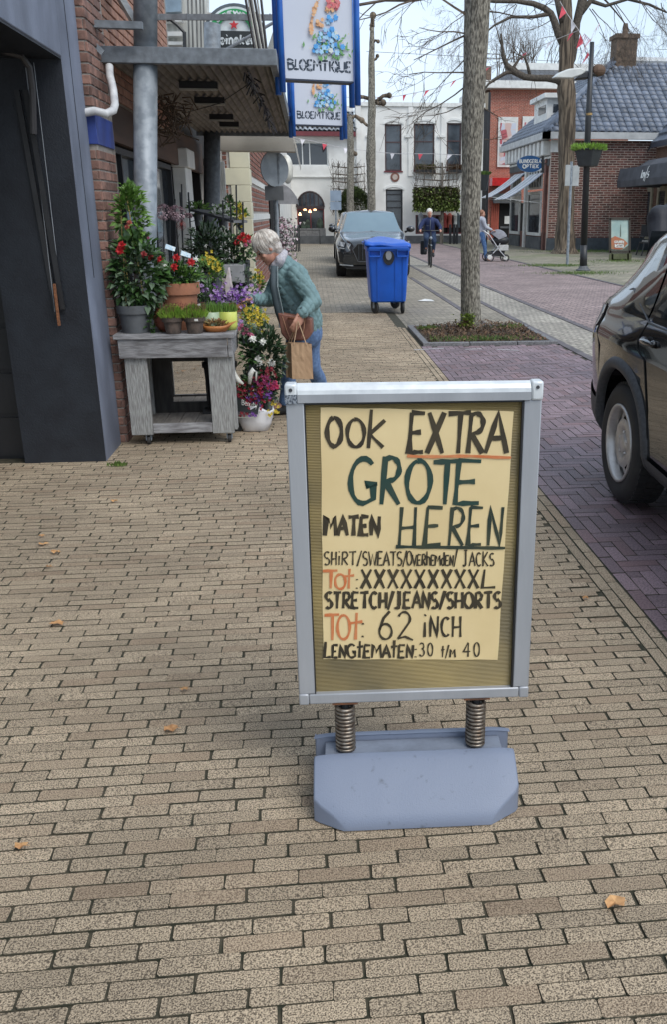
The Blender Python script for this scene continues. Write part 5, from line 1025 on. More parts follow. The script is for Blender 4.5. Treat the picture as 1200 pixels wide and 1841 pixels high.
# ================================================================ street furniture
lp = thing('lamp_post', 'tall black lamp post with pale flat lantern and a flower basket', 'street lamp', tuple(G(1050, 486)))
yl = G(1050, 486).y; kl = 27.8 / CF; LP = lambda px, py: AY(px, py, yl)
MB().tube([(G(1050, 486).x, yl, 0), LP(1051, 440)], [6.5 * kl, 5.8 * kl], 16).build('base_post', M_dark, lp, smooth=True)
MB().tube([LP(1051, 440), LP(1059, 210), LP(1066, 75)], [5.6 * kl, 5 * kl, 3.4 * kl], 16).build('post', M_dark, lp, smooth=True)
MB().lathe((G(1050, 486).x, yl, 0), [(.22, 0), (.22, .03), (.16, .06), (.13, .12), (.11, .14)], 12).build('foot', M_plinth, lp)
MB().tube([LP(1060, 203), LP(1060, 207)], 5.6 * kl, 12).build('band', mat('brassy', (.35, .22, .08), rough=.5), lp)
MB().tube([LP(1063, 132), LP(1075, 134), LP(1086, 124)], .06, 8).build('lantern_arm', M_dark, lp); MB().ell(LP(1078, 126), (.2, .14, .16), 10, 8).build('arm_joint', M_brown, lp)
hp = [LP(998, 139), LP(1008, 130), LP(1025, 123), LP(1045, 121), LP(1056, 126), LP(1050, 133), LP(1030, 140)]
MB().prism(hp, (.05, .55, .05)).build('lantern', mat('lantern_pale', (.62, .63, .60), (.5, .51, .49), scale=3, rough=.4), lp, bevel=.03); MB().prism([LP(1036, 141), LP(1062, 139), LP(1064, 126), LP(1050, 130)], (.03, .4, 0)).build('lantern_housing', M_dark, lp, bevel=.02)
c = LP(1059, 284); fb = thing('flower_basket', 'black planter of bright green plants hung round the lamp post', 'planter', tuple(c), group='planters on posts')
MB().lathe((c.x, yl, c.z - .22), [(0, 0), (.28, 0), (.30, .05), (.40, .42), (.44, .44), (.44, .47), (.38, .47), (.36, .4), (0, .4)], 8).build('planter', mat('planter_black', (.03, .034, .036), rough=.55), fb)
mb = MB()
for i in range(900): q = rg.uniform(0, 6.28); r_ = .42 * math.sqrt(rg.random()); mb.leaf((c.x + r_ * math.cos(q), yl + r_ * math.sin(q), c.z + .2), (math.cos(q) * rg.random(), math.sin(q) * rg.random(), rg.uniform(.3, 1.2)), (0, 1, 0), rg.uniform(.1, .24), .045)
mb.build('foliage', mat('lime_leaf', (.24, .40, .06), (.12, .24, .03), scale=6, rough=.6, piece=.35), fb, kind='stuff')
c = AY(868, 326, 45); fb2 = thing('flower_basket', 'dark planter with green leaves just right of the rough trunk', 'planter', tuple(c), group='planters on posts')
MB().lathe((c.x, 45, c.z - .4), [(0, 0), (.25, 0), (.36, .7), (0, .7)], 8).build('planter', MATS['planter_black'], fb2); mb = MB()
for i in range(300): mb.leaf((c.x + rg.uniform(-.35, .35), 45 + rg.uniform(-.2, .2), c.z + .3), (rg.uniform(-1, 1), rg.uniform(-1, 1), 1), (0, 1, 0), .2, .06)
mb.build('foliage', MATS['grass'], fb2, kind='stuff')
fp_ = thing('lamp_post', 'thin dark post holding the planter beside the rough trunk', 'post', (c.x, 45.1, 0)); MB().tube([(c.x + .3, 45.2, 0), (c.x + .3, 45.2, 7)], .06, 8).build('post', M_dark, fp_)
sp = thing('parking_sign', 'back of two pale grey plates on a grey post beside the big tree', 'sign', tuple(G(1021, 477))); ysn = G(1021, 477).y; a, b = AY(1018, 296, ysn), AY(1041, 334, ysn)
MB().bx(a.x, (a.x + b.x) / 2 - .01, ysn - .03, ysn - .01, b.z, a.z).build('plate', mat('plate_pale', (.42, .44, .44), (.33, .35, .35), scale=5, rough=.5), sp, bevel=.01); MB().bx((a.x + b.x) / 2 + .01, b.x, ysn - .03, ysn - .01, b.z, a.z - .02).build('plate', MATS['plate_pale'], sp, bevel=.01)
MB().tube([(G(1021, 477).x, ysn, 0), AY(1029, 290, ysn)], .045, 8).build('post', M_galv, sp)
s2 = thing('sign_plate', 'two square blue grey sign backs stacked on a pole left of the car', 'sign', (AY(605, 400, 33).x, 33, 0))
for y0, y1 in ((342, 361), (362, 377)): a, b = AY(593, y0, 33), AY(615, y1, 33); MB().bx(a.x, b.x, 32.95, 32.97, b.z, a.z).build('plate', mat('plate_blue', (.30, .37, .46), (.24, .30, .38), scale=3, rough=.5), s2)
MB().tube([(AY(606, 430, 33).x, 33, 0), AY(604, 340, 33)], .03, 8).build('post', M_galv, s2)
pb = thing('poster_stand', 'free standing poster board with teal and red print before the brick wall', 'poster board', tuple(G(1115, 468))); yp = G(1115, 468).y; PB = lambda px, py, d=0: AY(px, py, yp - d)
fr = MB(); 
for (a, b) in (((1098, 392), (1098, 455)), ((1133, 392), (1133, 455)), ((1097, 393), (1134, 393)), ((1097, 452), (1134, 452))): fr.bar(PB(*a), PB(*b), .07, .07)
fr.build('frame', mat('poster_frame_dark', (.05, .04, .03), rough=.5), pb)
M_pp = mat('poster_teal', (.50, .60, .54), (.30, .42, .40), scale=2.2, rough=.3); MB().prism([PB(1099, 450), PB(1132, 450), PB(1132, 394), PB(1099, 394)], (0, .03, 0)).build('poster', M_pp, pb)
MB().add([PB(*p, .02) for p in ((1099, 447), (1099, 428), (1107, 424), (1115, 427), (1123, 430), (1130, 437), (1120, 448))], [tuple(range(7))]).build('red_print', mat('poster_red', (.50, .12, .06), (.35, .20, .10), scale=5, rough=.3), pb)
MB().add([PB(*p, .02) for p in ((1099, 448), (1120, 448.5), (1132, 440), (1132, 449.7), (1099, 449.7))], [tuple(range(5))]).add([PB(*p, .02) for p in ((1116.5, 425), (1118, 425), (1117.5, 403), (1117, 403))], [(0, 1, 2, 3)]).build('dark_print', mat('poster_dk', (.12, .12, .09), rough=.3), pb)
mb = MB(); word(mb, 'GOUDEN', lambda x, z, si=0: PB(1106 + 17 * x, 436 - 3.6 * z, .03), 0, 1, 0, 1, .025, Vector(NY), jit=0); word(mb, 'MAART', lambda x, z, si=0: PB(1108 + 15 * x, 443 - 4.5 * z, .03), 0, 1, 0, 1, .04, Vector(NY), jit=0); mb.bar(PB(1107, 438, .03), PB(1107, 444, .03), .02); mb.bar(PB(1107, 444, .03), PB(1123, 444, .03), .02); mb.build('lettering', M_wpaint, pb)
lg = MB()
for a, b in (((1102, 452), (1102, 469)), ((1130, 452), (1130, 468)), ((1102, 467), (1130, 467))): lg.bar(PB(*a), PB(*b), .06, .06)
lg.bar(PB(1096, 469), PB(1136, 468), .06, .5); lg.build('stand', mat('stand_olive', (.10, .11, .05), rough=.6), pb)
# cafe chair at the right
cc = G(1168, 459); ch = thing('cafe_chair', 'dark cafe chair standing by the cream shop windows', 'chair', tuple(cc)); x, y = cc.x, cc.y
MB().box((x, y, .5), (.7, .6, .06)).build('seat', M_dark, ch)
for dx in (-.32, .32):
    for dy in (-.26, .26): MB().tube([(x + dx * 1.35, y + dy * 1.2, 0), (x + dx, y + dy, .5)], .025, 6).build('leg', M_dark, ch)
MB().box((x + .05, y + .28, .95), (.7, .05, .45)).build('backrest', M_dark, ch); MB().tube([(x - .34, y - .2, .72), (x - .34, y + .28, .75)], .03).build('armrest', M_dark, ch); MB().box((x, y, .56), (.5, .5, .07)).build('cushion', mat('cushion', (.35, .33, .30), rough=.9), ch)
# bicycle racks and street clutter near the awning
p = G(548, 452)
for i, px in enumerate((524, 530, 536)):
    p = G(px, 452); t = thing('bicycle_rack', 'slim dark hoop rack beside the striped awning, ' + ('left one', 'middle one', 'right one')[i] + ' of three', 'bike rack', tuple(p), group='hoop racks by the striped awning'); MB().tube([(p.x, p.y, 0), (p.x, p.y, 1.0), (p.x + .03, p.y + .3, 1.12), (p.x + .06, p.y + .6, 1.0), (p.x + .06, p.y + .6, 0)], .028, 8).build('hoop', M_dark, t)
p = AY(509, 420, 26); t = thing('bougainvillea_bush', 'pale pink blossoming shrub behind the head of the woman', 'shrub', (p.x, 26, 0)); mb = MB(); ml = MB()
for i in range(900): q = Vector((p.x + rg.gauss(0, .16) - .0, 26 + rg.gauss(0, .2), rg.uniform(.1, 1.5))); (mb if rg.random() < .6 else ml).leaf(q, (rg.uniform(-1, 1), -1, rg.uniform(-1, 1)), (0, 0, 1), .1, .07)
mb.build('blossom', mat('pale_pink', (.62, .40, .46), (.55, .50, .52), scale=5, rough=.8, piece=.3), t, kind='stuff'); ml.build('foliage', mat('grey_leaf', (.20, .22, .18), rough=.8), t, kind='stuff')
# bunting strings
M_fr, M_fw, M_str = mat('flag_red', (.66, .07, .10), rough=.7), mat('flag_white', (.78, .74, .76), rough=.7), mat('string', (.55, .52, .52), rough=.8)
def bunting(ps, lab, fl, size=.3):
    w_ = [AY(px, py, yy) for px, py, yy in ps]; t = thing('bunting', lab, 'bunting', tuple(w_[0]), group='strings of red and white pennants'); MB().tube(w_, .012, 4).build('string', M_str, t); k = 0
    for i in range(len(w_) - 1):
        a, b = w_[i], w_[i + 1]; n = max(1, int((b - a).length / fl))
        for j in range(n):
            p = a.lerp(b, (j + .3) / n); q = a.lerp(b, min(1, (j + .3) / n + size * .9 / (b - a).length)); tw = Vector((rg.uniform(-.15, .1) - .12, rg.uniform(-.1, .1), -size)); m3 = (p + q) / 2 + tw
            h = (p + q) / 2 + tw * .5 + Vector((0, .02, 0)); MB().add([p, q, (q + m3) / 2, (p + m3) / 2], [(0, 1, 2, 3)]).add([(q + m3) / 2 + Vector((0, 0, -.003)), m3, (p + m3) / 2 + Vector((0, 0, -.003))], [(0, 1, 2)]).build('pennant', M_fr if k % 2 == 0 else M_fw, t); k += 1
bunting([(1042, 54, 37), (1012, 66, 38), (960, 88, 39), (925, 104, 40), (892, 116, 41), (830, 140, 43), (780, 160, 45), (718, 172, 47), (648, 176, 49), (600, 172, 50)], 'long pennant string crossing the street from the big tree to the white building', .8, .3)
bunting([(1008, 2, 37.5), (1022, 26, 37.3), (1042, 54, 37), (1052, 78, 37), (1062, 100, 36)], 'tangled pennant string running down beside the trunk of the big tree', .42, .36)
bunting([(1080, 40, 36), (1070, 55, 34), (1064, 72, 33), (1052, 60, 37)], 'short limp pennant string at the top of the lamp post', .4, .32)
bunting([(870, 273, 49), (830, 278, 49.5), (780, 276, 50), (720, 276, 50.5), (690, 274, 51), (640, 268, 51.5), (600, 262, 51.8), (560, 253, 52), (520, 245, 52)], 'lower pennant string hung across the white building windows', 1.5, .3)
mb = MB().tube([AY(660, 92, 60), AY(1010, 110, 60)], .012, 4).tube([AY(1180, 88, 60), AY(1240, 90, 60)], .012, 4); tag(mb.build('overhead_cable', M_dark), 'thin overhead cable crossing the pale sky', 'cable')

# ================================================================ THE PAVEMENT SIGN
th = -R(2.25); U = Vector((math.cos(th), math.sin(th), 0)); N = Vector((U.y, -U.x, 0)) ; SC = Vector((.242, 2.232, 0))   # N points to the camera
sg = thing('pavement_sign', 'swinging pavement sign with aluminium frame, hand painted cream poster and blue base', 'sign', tuple(SC))
def SL_(x, d, z): return SC + U * x + N * d + Vector((0, 0, z))
def onplane(px, py, d=0):
    r_ = ray(px, py); o_ = SC + N * d; k = (o_ - CP).dot(N) / r_.dot(N); p = CP + r_ * k; return ((p - SC).dot(U), p.z)
def sb(x0, x1, d0, d1, z0, z1): m = MB(); m.prism([SL_(x0, d1, z0), SL_(x1, d1, z0), SL_(x1, d1, z1), SL_(x0, d1, z1)], -N * (d1 - d0)); return m
xL = onplane(522, 1000, .018)[0]; xl0 = onplane(531.5, 1255, .018)[0]; xr0 = onplane(945, 1250, .018)[0]; z_b = (onplane(532, 1263, .018)[1] + onplane(945, 1257, .018)[1]) / 2; z_t = (onplane(517, 686, .02)[1] + onplane(985, 690, .02)[1]) / 2
xl1 = onplane(518, 690, .02)[0]; xr1 = onplane(985, 692, .02)[0]; x0 = (xl0 + xl1) / 2; x1 = (xr0 + xr1) / 2; fw = .046
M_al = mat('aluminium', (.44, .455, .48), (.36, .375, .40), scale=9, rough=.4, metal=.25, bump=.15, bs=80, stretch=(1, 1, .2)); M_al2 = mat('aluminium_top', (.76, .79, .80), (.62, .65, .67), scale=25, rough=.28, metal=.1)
M_scr = mat('screw', (.10, .10, .11), rough=.5, metal=.6)
sb(x0, x0 + fw, -.016, .016, z_b + .032, z_t - .048).build('frame_stile', M_al, sg, bevel=.0035); sb(x1 - fw, x1, -.016, .016, z_b + .032, z_t - .048).build('frame_stile', M_al, sg, bevel=.0035)
sb(x0 + .028, x1 - .028, -.018, .018, z_b, z_b + .0315).build('bottom_rail', M_al, sg, bevel=.004)
mb = MB(); pf = [(.019, z_t - .0475), (.021, z_t - .028), (.019, z_t - .016), (.012, z_t - .006), (0, z_t), (-.012, z_t - .006), (-.019, z_t - .016), (-.019, z_t - .0475)]
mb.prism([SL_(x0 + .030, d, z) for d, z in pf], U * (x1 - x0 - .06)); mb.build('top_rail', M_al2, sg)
sb(x0 + .03, x1 - .03, .0195, .0215, z_t - .047, z_t - .026).build('rail_lip', M_al, sg)
for xa_, xb_ in ((x0 - .002, x0 + .0295), (x1 - .0295, x1 + .002)):
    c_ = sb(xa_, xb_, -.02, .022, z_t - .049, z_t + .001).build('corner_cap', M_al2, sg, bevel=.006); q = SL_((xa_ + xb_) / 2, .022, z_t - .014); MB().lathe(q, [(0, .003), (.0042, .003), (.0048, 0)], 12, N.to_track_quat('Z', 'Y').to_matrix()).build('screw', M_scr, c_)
    sb(xa_ + .002, xb_ - .002, -.019, .0195, z_b - .001, z_b + .033).build('corner_cap', M_al, sg, bevel=.004)
# torn dark sticker remains on the left cap
mb = sb(x0 - .001, x0 + .0285, .0222, .0228, z_t - .048, z_t - .0255); mb.build('dark_sticker', mat('sticker', (.07, .085, .11), (.30, .33, .37), scale=190, rough=.5, lo=.46, hi=.54, detail=2), sg)
# panel: ribbed board behind clear sheet
M_pan = mat('ribbed_board', (.40, .29, .095), (.17, .13, .05), scale=2.6, rough=.35, bump=0, stretch=(1, 1, 1.4), spec=.6)
nt_ = M_pan.node_tree; b_ = nt_.nodes['Principled BSDF']; ge_ = nt_.nodes.new('ShaderNodeNewGeometry'); s_ = nt_.nodes.new('ShaderNodeSeparateXYZ'); m_ = nt_.nodes.new('ShaderNodeMath'); m_.operation = 'MULTIPLY'; m_.inputs[1].default_value = 2 * math.pi / .0042; m2 = nt_.nodes.new('ShaderNodeMath'); m2.operation = 'SINE'; bu_ = nt_.nodes.new('ShaderNodeBump'); bu_.inputs['Distance'].default_value = .0007
l_ = nt_.links.new; l_(ge_.outputs['Position'], s_.inputs[0]); l_(s_.outputs['Z'], m_.inputs[0]); l_(m_.outputs[0], m2.inputs[0]); l_(m2.outputs[0], bu_.inputs['Height']); l_(bu_.outputs[0], b_.inputs['Normal'])
pn = sb(x0 + fw - .004, x1 - fw + .004, -.008, .002, z_b + .03, z_t - .047).build('back_panel', M_pan, sg)
sb(x0 + fw - .0005, x0 + fw + .0022, .0022, .0155, z_b + .032, z_t - .048).build('panel_seal', M_dark, sg); sb(x1 - fw - .0045, x1 - fw + .0005, .0022, .0155, z_b + .032, z_t - .048).build('panel_seal', M_dark, sg); sb(x0 + fw, x1 - fw, .0022, .0155, z_t - .053, z_t - .048).build('panel_seal', M_dark, sg)
PD = .0045
cn = [onplane(582, 1185, PD), onplane(896, 1186, PD), onplane(926, 739, PD), onplane(577, 733, PD)]
cn = [onplane(581, 1185, PD), onplane(896, 1186, PD), onplane(925, 739, PD), onplane(576, 732, PD)]
gx, gz = 22, 26; vs = []
for i in range(gx + 1):
    for j in range(gz + 1):
        s_, t_ = i / gx, j / gz; a = Vector(cn[0]).lerp(Vector(cn[1]), s_); b = Vector(cn[3]).lerp(Vector(cn[2]), s_); p = a.lerp(b, t_); p.x += .0008 * math.sin(t_ * 19) * (s_ in (0, 1)); p.y += .0008 * math.sin(s_ * 23) * (t_ in (0, 1)); vs.append(SL_(p.x, PD - .0008 + .0006 * mnoise.noise(Vector((s_ * 3, t_ * 4, 0))), p.y))
mb = MB(); mb.add(vs, [(i * (gz + 1) + j, (i + 1) * (gz + 1) + j, (i + 1) * (gz + 1) + j + 1, i * (gz + 1) + j + 1) for i in range(gx) for j in range(gz)])
po_ = mb.build('poster', mat('poster_cream', (.83, .66, .36), (.75, .58, .30), scale=5, rough=.55, bump=.25, bs=14), sg, smooth=True)
M_ik = mat('brush_black', (.028, .022, .013), (.065, .05, .026), scale=14, rough=.7, lo=.3, hi=.75); M_ig = mat('brush_green', (.012, .05, .04), (.03, .06, .045), scale=14, rough=.7); M_io = mat('brush_orange', (.62, .17, .055), (.66, .26, .11), scale=30, rough=.5); M_ig2 = mat('brush_dkgreen', (.02, .035, .026), (.05, .06, .035), scale=14, rough=.7)
def T(px, py, k=0): x, z = onplane(px, py, PD); return SL_(x, PD + .0012 + .00012 * k, z)
def LT(mb, ch, px0, px1, py0, py1, w_, tilt=0, skew=0):
    h = (abs(py1 - py0)); letter(mb, ch, lambda x, z, si=0: T(px0 + (px1 - px0) * x + skew * z, py1 + (py0 - py1) * z + tilt * x, si), 0, 1, 0, 1, w_, N)
def WD(mb, txt, px0, px1, py0, py1, w_, sizes=None, gap=.16): word(mb, txt, lambda x, z, si=0: T(px0 + (px1 - px0) * x, py1 + (py0 - py1) * z, si), 0, 1, 0, 1, w_, N, sizes, gap)
mb = MB(); LT(mb, 'O', 586, 617, 749, 803, .0125); LT(mb, 'O', 624, 658, 752, 804, .0108); LT(mb, 'k', 662, 695, 739, 805, .0095); mb.build('lettering', M_ik, po_)
mb = MB()
for ch, a, b in (('E', 735, 764), ('X', 768, 799), ('T', 805, 845), ('R', 840, 872), ('A', 874, 912)): LT(mb, ch, a, b, 741, 814, .0135, skew=3)
mb.build('lettering', M_ik, po_)
mb = MB(); ribbon(mb, [T(733 + 187 * i / 8, 819 + .25 * i + math.sin(i), 6) for i in range(9)], .0085, N); mb.build('underline', M_io, po_)
mb = MB()
for ch, a, b, y0_, y1_ in (('G', 628, 676, 822, 906), ('R', 684, 722, 820, 906), ('O', 729, 776, 826, 905), ('T', 778, 824, 828, 906), ('E', 817, 866, 827, 906)): LT(mb, ch, a, b, y0_, y1_, .0142, skew=3)
mb.build('lettering', M_ig, po_)
mb = MB(); WD(mb, 'MATEN', 583, 684, 928, 962, .0118, gap=.1); mb.build('lettering', M_ik, po_)
mb = MB()
for ch, a, b in (('H', 717, 749), ('E', 763, 796), ('R', 806, 836), ('E', 841, 868), ('N', 876, 904)): LT(mb, ch, a, b, 911, 980, .0102, skew=3)
ribbon(mb, [T(713 + 196 * i / 8, 982 + .3 * i, 7) for i in range(9)], .010, N); mb.build('lettering', M_ig2, po_)
mb = MB(); WD(mb, 'SHiRT/', 582, 652, 991, 1015, .0046, gap=.12); WD(mb, 'SWEATS/', 653, 733, 991, 1016, .0046, gap=.08); WD(mb, 'OVERhEMdEN/', 732, 824, 990, 1016, .0046, [1, .75, .75, .8, .85, .72, .7, .8, .7, .72, 1.1], gap=.06); WD(mb, 'JACKS', 833, 890, 990, 1017, .0046, [1.05, .9, .9, 1, .85]); mb.build('lettering', M_ik, po_)
mb = MB(); LT(mb, 'T', 580, 608, 1025, 1057, .0085); LT(mb, 'o', 602, 624, 1020, 1059, .0075); LT(mb, 't', 620, 638, 1022, 1058, .0072); LT(mb, 'T', 583, 611, 1104, 1150, .0092); LT(mb, 'o', 606, 632, 1086, 1150, .008); LT(mb, 't', 630, 653, 1101, 1150, .0085); mb.build('lettering', M_io, po_)
mb = MB(); LT(mb, ':', 640, 646, 1030, 1059, .0065)
for i in range(9): a = 650 + i * 24.1; LT(mb, 'X', a, a + 19.5, 1023, 1057, .0086)
LT(mb, 'L', 866, 893, 1023, 1057, .0072); LT(mb, ':', 650, 657, 1104, 1147, .007); mb.build('lettering', M_ik, po_)
mb = MB(); WD(mb, 'STRETCH/JEANS/SHORTS', 584, 902, 1064, 1093, .0092, gap=.12); mb.build('lettering', M_ik, po_)
mb = MB(); LT(mb, '6', 681, 709, 1098, 1149, .0072); LT(mb, '2', 715, 744, 1099, 1150, .0072); WD(mb, 'iNCH', 762, 831, 1105, 1144, .0075, [1, .95, .9, .95], gap=.2); mb.build('lettering', M_ik, po_)
mb = MB(); WD(mb, 'LENGtEMAtEN:', 582, 751, 1153, 1182, .0076, [1, .8, .8, .85, 1.05, .8, .82, .8, 1.1, .8, .8, .85], gap=.08); mb.build('lettering', M_ik, po_)
mb = MB(); WD(mb, '30', 755, 780, 1155, 1179, .0044, gap=.3); WD(mb, 't/M', 794, 820, 1158, 1181, .0046, [.9, .9, .62], gap=.15); WD(mb, '40', 834, 864, 1154, 1180, .0046, gap=.35); mb.build('lettering', M_ik, po_)
# springs
M_spr = mat('spring_steel', (.30, .27, .23), (.16, .12, .09), scale=70, rough=.38, metal=.75)
xs = [onplane(621, 1268)[0], onplane(857, 1263)[0]]; zb_ = .125
for x in xs:
    q = MB(); q.box(SL_(x, 0, z_b - .003), (.075, .03, .006), Matrix.Rotation(th, 3, 'Z')); q.build('spring_plate', mat('rusty_plate', (.22, .09, .04), (.09, .045, .03), scale=60, rough=.8, bump=.6), sg)
    tn = 12; pts = []
    for i in range(tn * 18 + 1): a = 2 * math.pi * i / 18; pts.append(SL_(x + .0245 * math.cos(a), .0245 * math.sin(a), zb_ + .01 + (z_b - .012 - zb_ - .01) * i / (tn * 18)))
    MB().tube(pts, .0052, 8).build('coil_spring', M_spr, sg, smooth=True); MB().tube([SL_(x, 0, zb_ + .01), SL_(x, 0, z_b)], .012, 10).build('spring_core', M_dark, sg)
# base: two filled plastic wings on a centre bar
M_base = mat('base_paint', (.20, .235, .315), (.12, .14, .18), scale=34, rough=.5, bump=.25, bs=260, detail=9, lo=.24, hi=.36)
def rot(p): return SL_(*p)
xb0, xb1 = onplane(563, 1400, .12)[0], onplane(932, 1400, .12)[0]
def wing(sgn):
    H0, H1 = .146, .03; d0, d1 = .045, .205; hw = (xb1 - xb0) / 2; cx = (xb0 + xb1) / 2; ch_ = .085
    out = [(-hw, d0), (hw - .006, d0), (hw + .004, d0 + .08), (hw + .004, d1 - .062), (hw - ch_, d1), (-hw + ch_ * 1.0, d1), (-hw, d1 - .05)]
    zf = lambda d: H0 - (H0 - H1) * max(0, (d - d0 - .012) / (d1 - d0 - .012)) ** 1.25
    mb = MB(); n = 12; rows = [[], [], []]; K = len(out)
    # grid top surface
    gx_, gy_ = 28, 12; vs = []
    def lim(d):
        if d < d1 - .062: return (-hw, hw)
        f = (d - (d1 - .062)) / .062; return (-hw + ch_ * max(0, (d - (d1 - .05)) / .05), hw + .004 - (ch_ + .004) * f)
    for j in range(gy_ + 1):
        d = d0 + (d1 - d0) * j / gy_; a, b = lim(d)
        for i in range(gx_ + 1):
            x = a + (b - a) * i / gx_; ed = min(i, gx_ - i, 3) / 3; z = zf(d) - .006 * (1 - ed) ** 2 - (.008 if j == gy_ else 0) + .0012 * mnoise.noise(Vector((x * 15, d * 15, sgn))); vs.append((cx + x, sgn * d, z))
    m = gx_ + 1; tp = [SL_(*v) for v in vs]; bt = [SL_(v[0], v[1], 0.004) for v in vs]; o = len(tp); mb.add(tp + bt, [(j * m + i, j * m + i + 1, (j + 1) * m + i + 1, (j + 1) * m + i)[::int(-sgn)] for j in range(gy_) for i in range(gx_)])
    ring = [i for i in range(m)] + [j * m + gx_ for j in range(1, gy_ + 1)] + [gy_ * m + i for i in range(gx_ - 1, -1, -1)] + [j * m for j in range(gy_ - 1, 0, -1)]
    mb.f += [(a, b, b + o, a + o) for a, b in zip(ring, ring[1:] + ring[:1])]
    return mb
wing(1).build('base_wing', M_base, sg, bevel=.004, label='front blue wing with chamfered corners'); wing(-1).build('base_wing', M_base, sg, bevel=.004)
sb(xb0 + .03, xb1 - .03, -.043, .043, .03, .128).build('centre_bar', mat('base_bar', (.22, .25, .31), (.16, .18, .22), scale=9, rough=.6, bump=.6), sg, bevel=.003)
# ================================================================ BLUE BIN
bc = G(697, 561); bn = thing('waste_container', 'bright blue four wheeled waste container with warped lid standing in front of the dark car', 'bin', (1.275, 15.75, 0), rz=R(-1)); bn.scale = (.89, 1, 1)
M_bb = mat('bin_blue', (.012, .115, .58), (.010, .095, .48), scale=3, rough=.38, bump=.15, bs=30); M_rub = mat('rubber', (.022, .022, .024), (.035, .034, .033), scale=8, rough=.7)
def L0(x, y, z): return (x, y, z)
hb, ht_ = .33, .385   # half width at bottom and rim
prof = [(.20, .32, -.12), (.245, .345, -.0), (1.0, .385, .0)]
b = MB(); zs = [(.19, .30, .50), (.21, .325, .53), (.30, .335, .545), (.95, .375, .60), (1.02, .378, .605), (1.02, .40, .63), (1.085, .40, .63)]
def rr(hx, hy, z, r=.05, n=5):
    out = []
    for sx, sy, a0 in ((1, 1, 0), (-1, 1, 90), (-1, -1, 180), (1, -1, 270)):
        for i in range(n + 1): q = R(a0 + 90 * i / n); out.append((sx * (hx - r) + r * math.cos(q), sy * (hy - r) + r * math.sin(q), z))
    return out
vs = []; K = 24
for z, hx, hy in zs: vs += rr(hx, hy, z)
b.add(vs, [(i * K + j, i * K + (j + 1) % K, (i + 1) * K + (j + 1) % K, (i + 1) * K + j) for i in range(len(zs) - 1) for j in range(K)] + [tuple(reversed(range(K)))]); bo = b.build('body', M_bb, bn, local=True, bevel=.006)
rb_ = MB()
for x in (-.20, .0 + .13, .27): rb_.add([(x - .012, -.53 - .0, .23), (x + .012, -.53, .23), (x + .012, -.602, .96), (x - .012, -.602, .96), (x - .012, -.545, .23), (x + .012, -.545, .23), (x + .012, -.617, .96), (x - .012, -.617, .96)], [(4, 5, 6, 7), (0, 4, 7, 3), (1, 2, 6, 5)])
rb_.build('moulded_rib', M_bb, bn, local=True)
for sx in (-1, 1): # grip frames under the rim
    f = MB(); f.bx(sx * .26 - .11, sx * .26 + .11, -.66, -.63, .93, .95).bx(sx * .26 - .11, sx * .26 - .095, -.66, -.6, .93, 1.03).bx(sx * .26 + .095, sx * .26 + .11, -.66, -.6, .93, 1.03).bx(sx * .26 - .11, sx * .26 + .11, -.665, -.63, 1.03, 1.075); f.build('grip', M_bb, bn, local=True, bevel=.005)
MB().prism([(.105 * math.cos(R(q)), -.612, .93 + .13 * math.sin(R(q)) * (1 if q > 180 else .8)) for q in range(0, 360, 20)], (0, .03, 0)).build('drain_boss', M_dark, bn, local=True); MB().prism([(.055 * math.cos(R(q)), -.63, .955 + .075 * math.sin(R(q))) for q in range(0, 360, 20)], (0, .02, 0)).build('boss_plate', mat('boss_grey', (.35, .36, .38), rough=.5), bn, local=True)
ld = MB(); n = 14; vs = []
for j in range(n + 1):
    for i in range(n + 1):
        x = -.41 + .82 * i / n; y = -.655 + 1.31 * j / n; e = min(i, n - i, 2) / 2; z = 1.09 + .07 * math.cos((x - .02) / .42 * 1.2) * (1 if e else .7) + .02 * math.sin(x * 9 + y * 4) - .03 * (j < 1) + .05 * (j / n) + (.06 if (i < 2 and j < 5) else 0) * (1 - i * .5); vs.append((x - (.03 if i == 0 else 0), y, z))
m = n + 1; lo_ = [(x, y, z - .035) for x, y, z in vs]; o = len(vs); ring = [i for i in range(m)] + [j * m + n for j in range(1, m)] + [n * m + i for i in range(n - 1, -1, -1)] + [j * m for j in range(n - 1, 0, -1)]
ld.add(vs + lo_, [(j * m + i, j * m + i + 1, (j + 1) * m + i + 1, (j + 1) * m + i) for j in range(n) for i in range(n)] + [(a + o, b_2 + o, b_2, a) for a, b_2 in zip(ring, ring[1:] + ring[:1])] + [(o + j * m + i, o + (j + 1) * m + i, o + (j + 1) * m + i + 1, o + j * m + i + 1) for j in range(n) for i in range(n)])
lo2 = ld.build('lid', M_bb, bn, local=True, smooth=True); MB().bx(-.36, .36, -.67, -.655, 1.05, 1.09).build('lid_lip', M_bb, lo2, local=True, bevel=.006)
for x, y, rzz in ((-.25, -.42, 35), (.27, -.42, 8), (-.25, .42, 10), (.2, .42, 60)):
    m3 = Matrix.Rotation(R(rzz), 3, 'Z'); w_ = MB(); w_.lathe((x, y, .1), [(0, -.022), (.035, -.024), (.05, -.026), (.092, -.024), (.1, -.015), (.1, .015), (.092, .024), (.05, .026), (.035, .024), (0, .022)], 22, m3 @ Matrix.Rotation(R(90), 3, 'Y')); wo = w_.build('wheel', M_rub, bn, local=True, smooth=True)
    f = MB()
    for s in (-1, 1): f.box(Vector((x, y, .15)) + m3 @ Vector((s * .036, 0, 0)), (.006, .05, .12), m3)
    f.box((x, y, .205), (.1, .1, .012), m3); f.build('castor_fork', M_galv, wo, local=True)
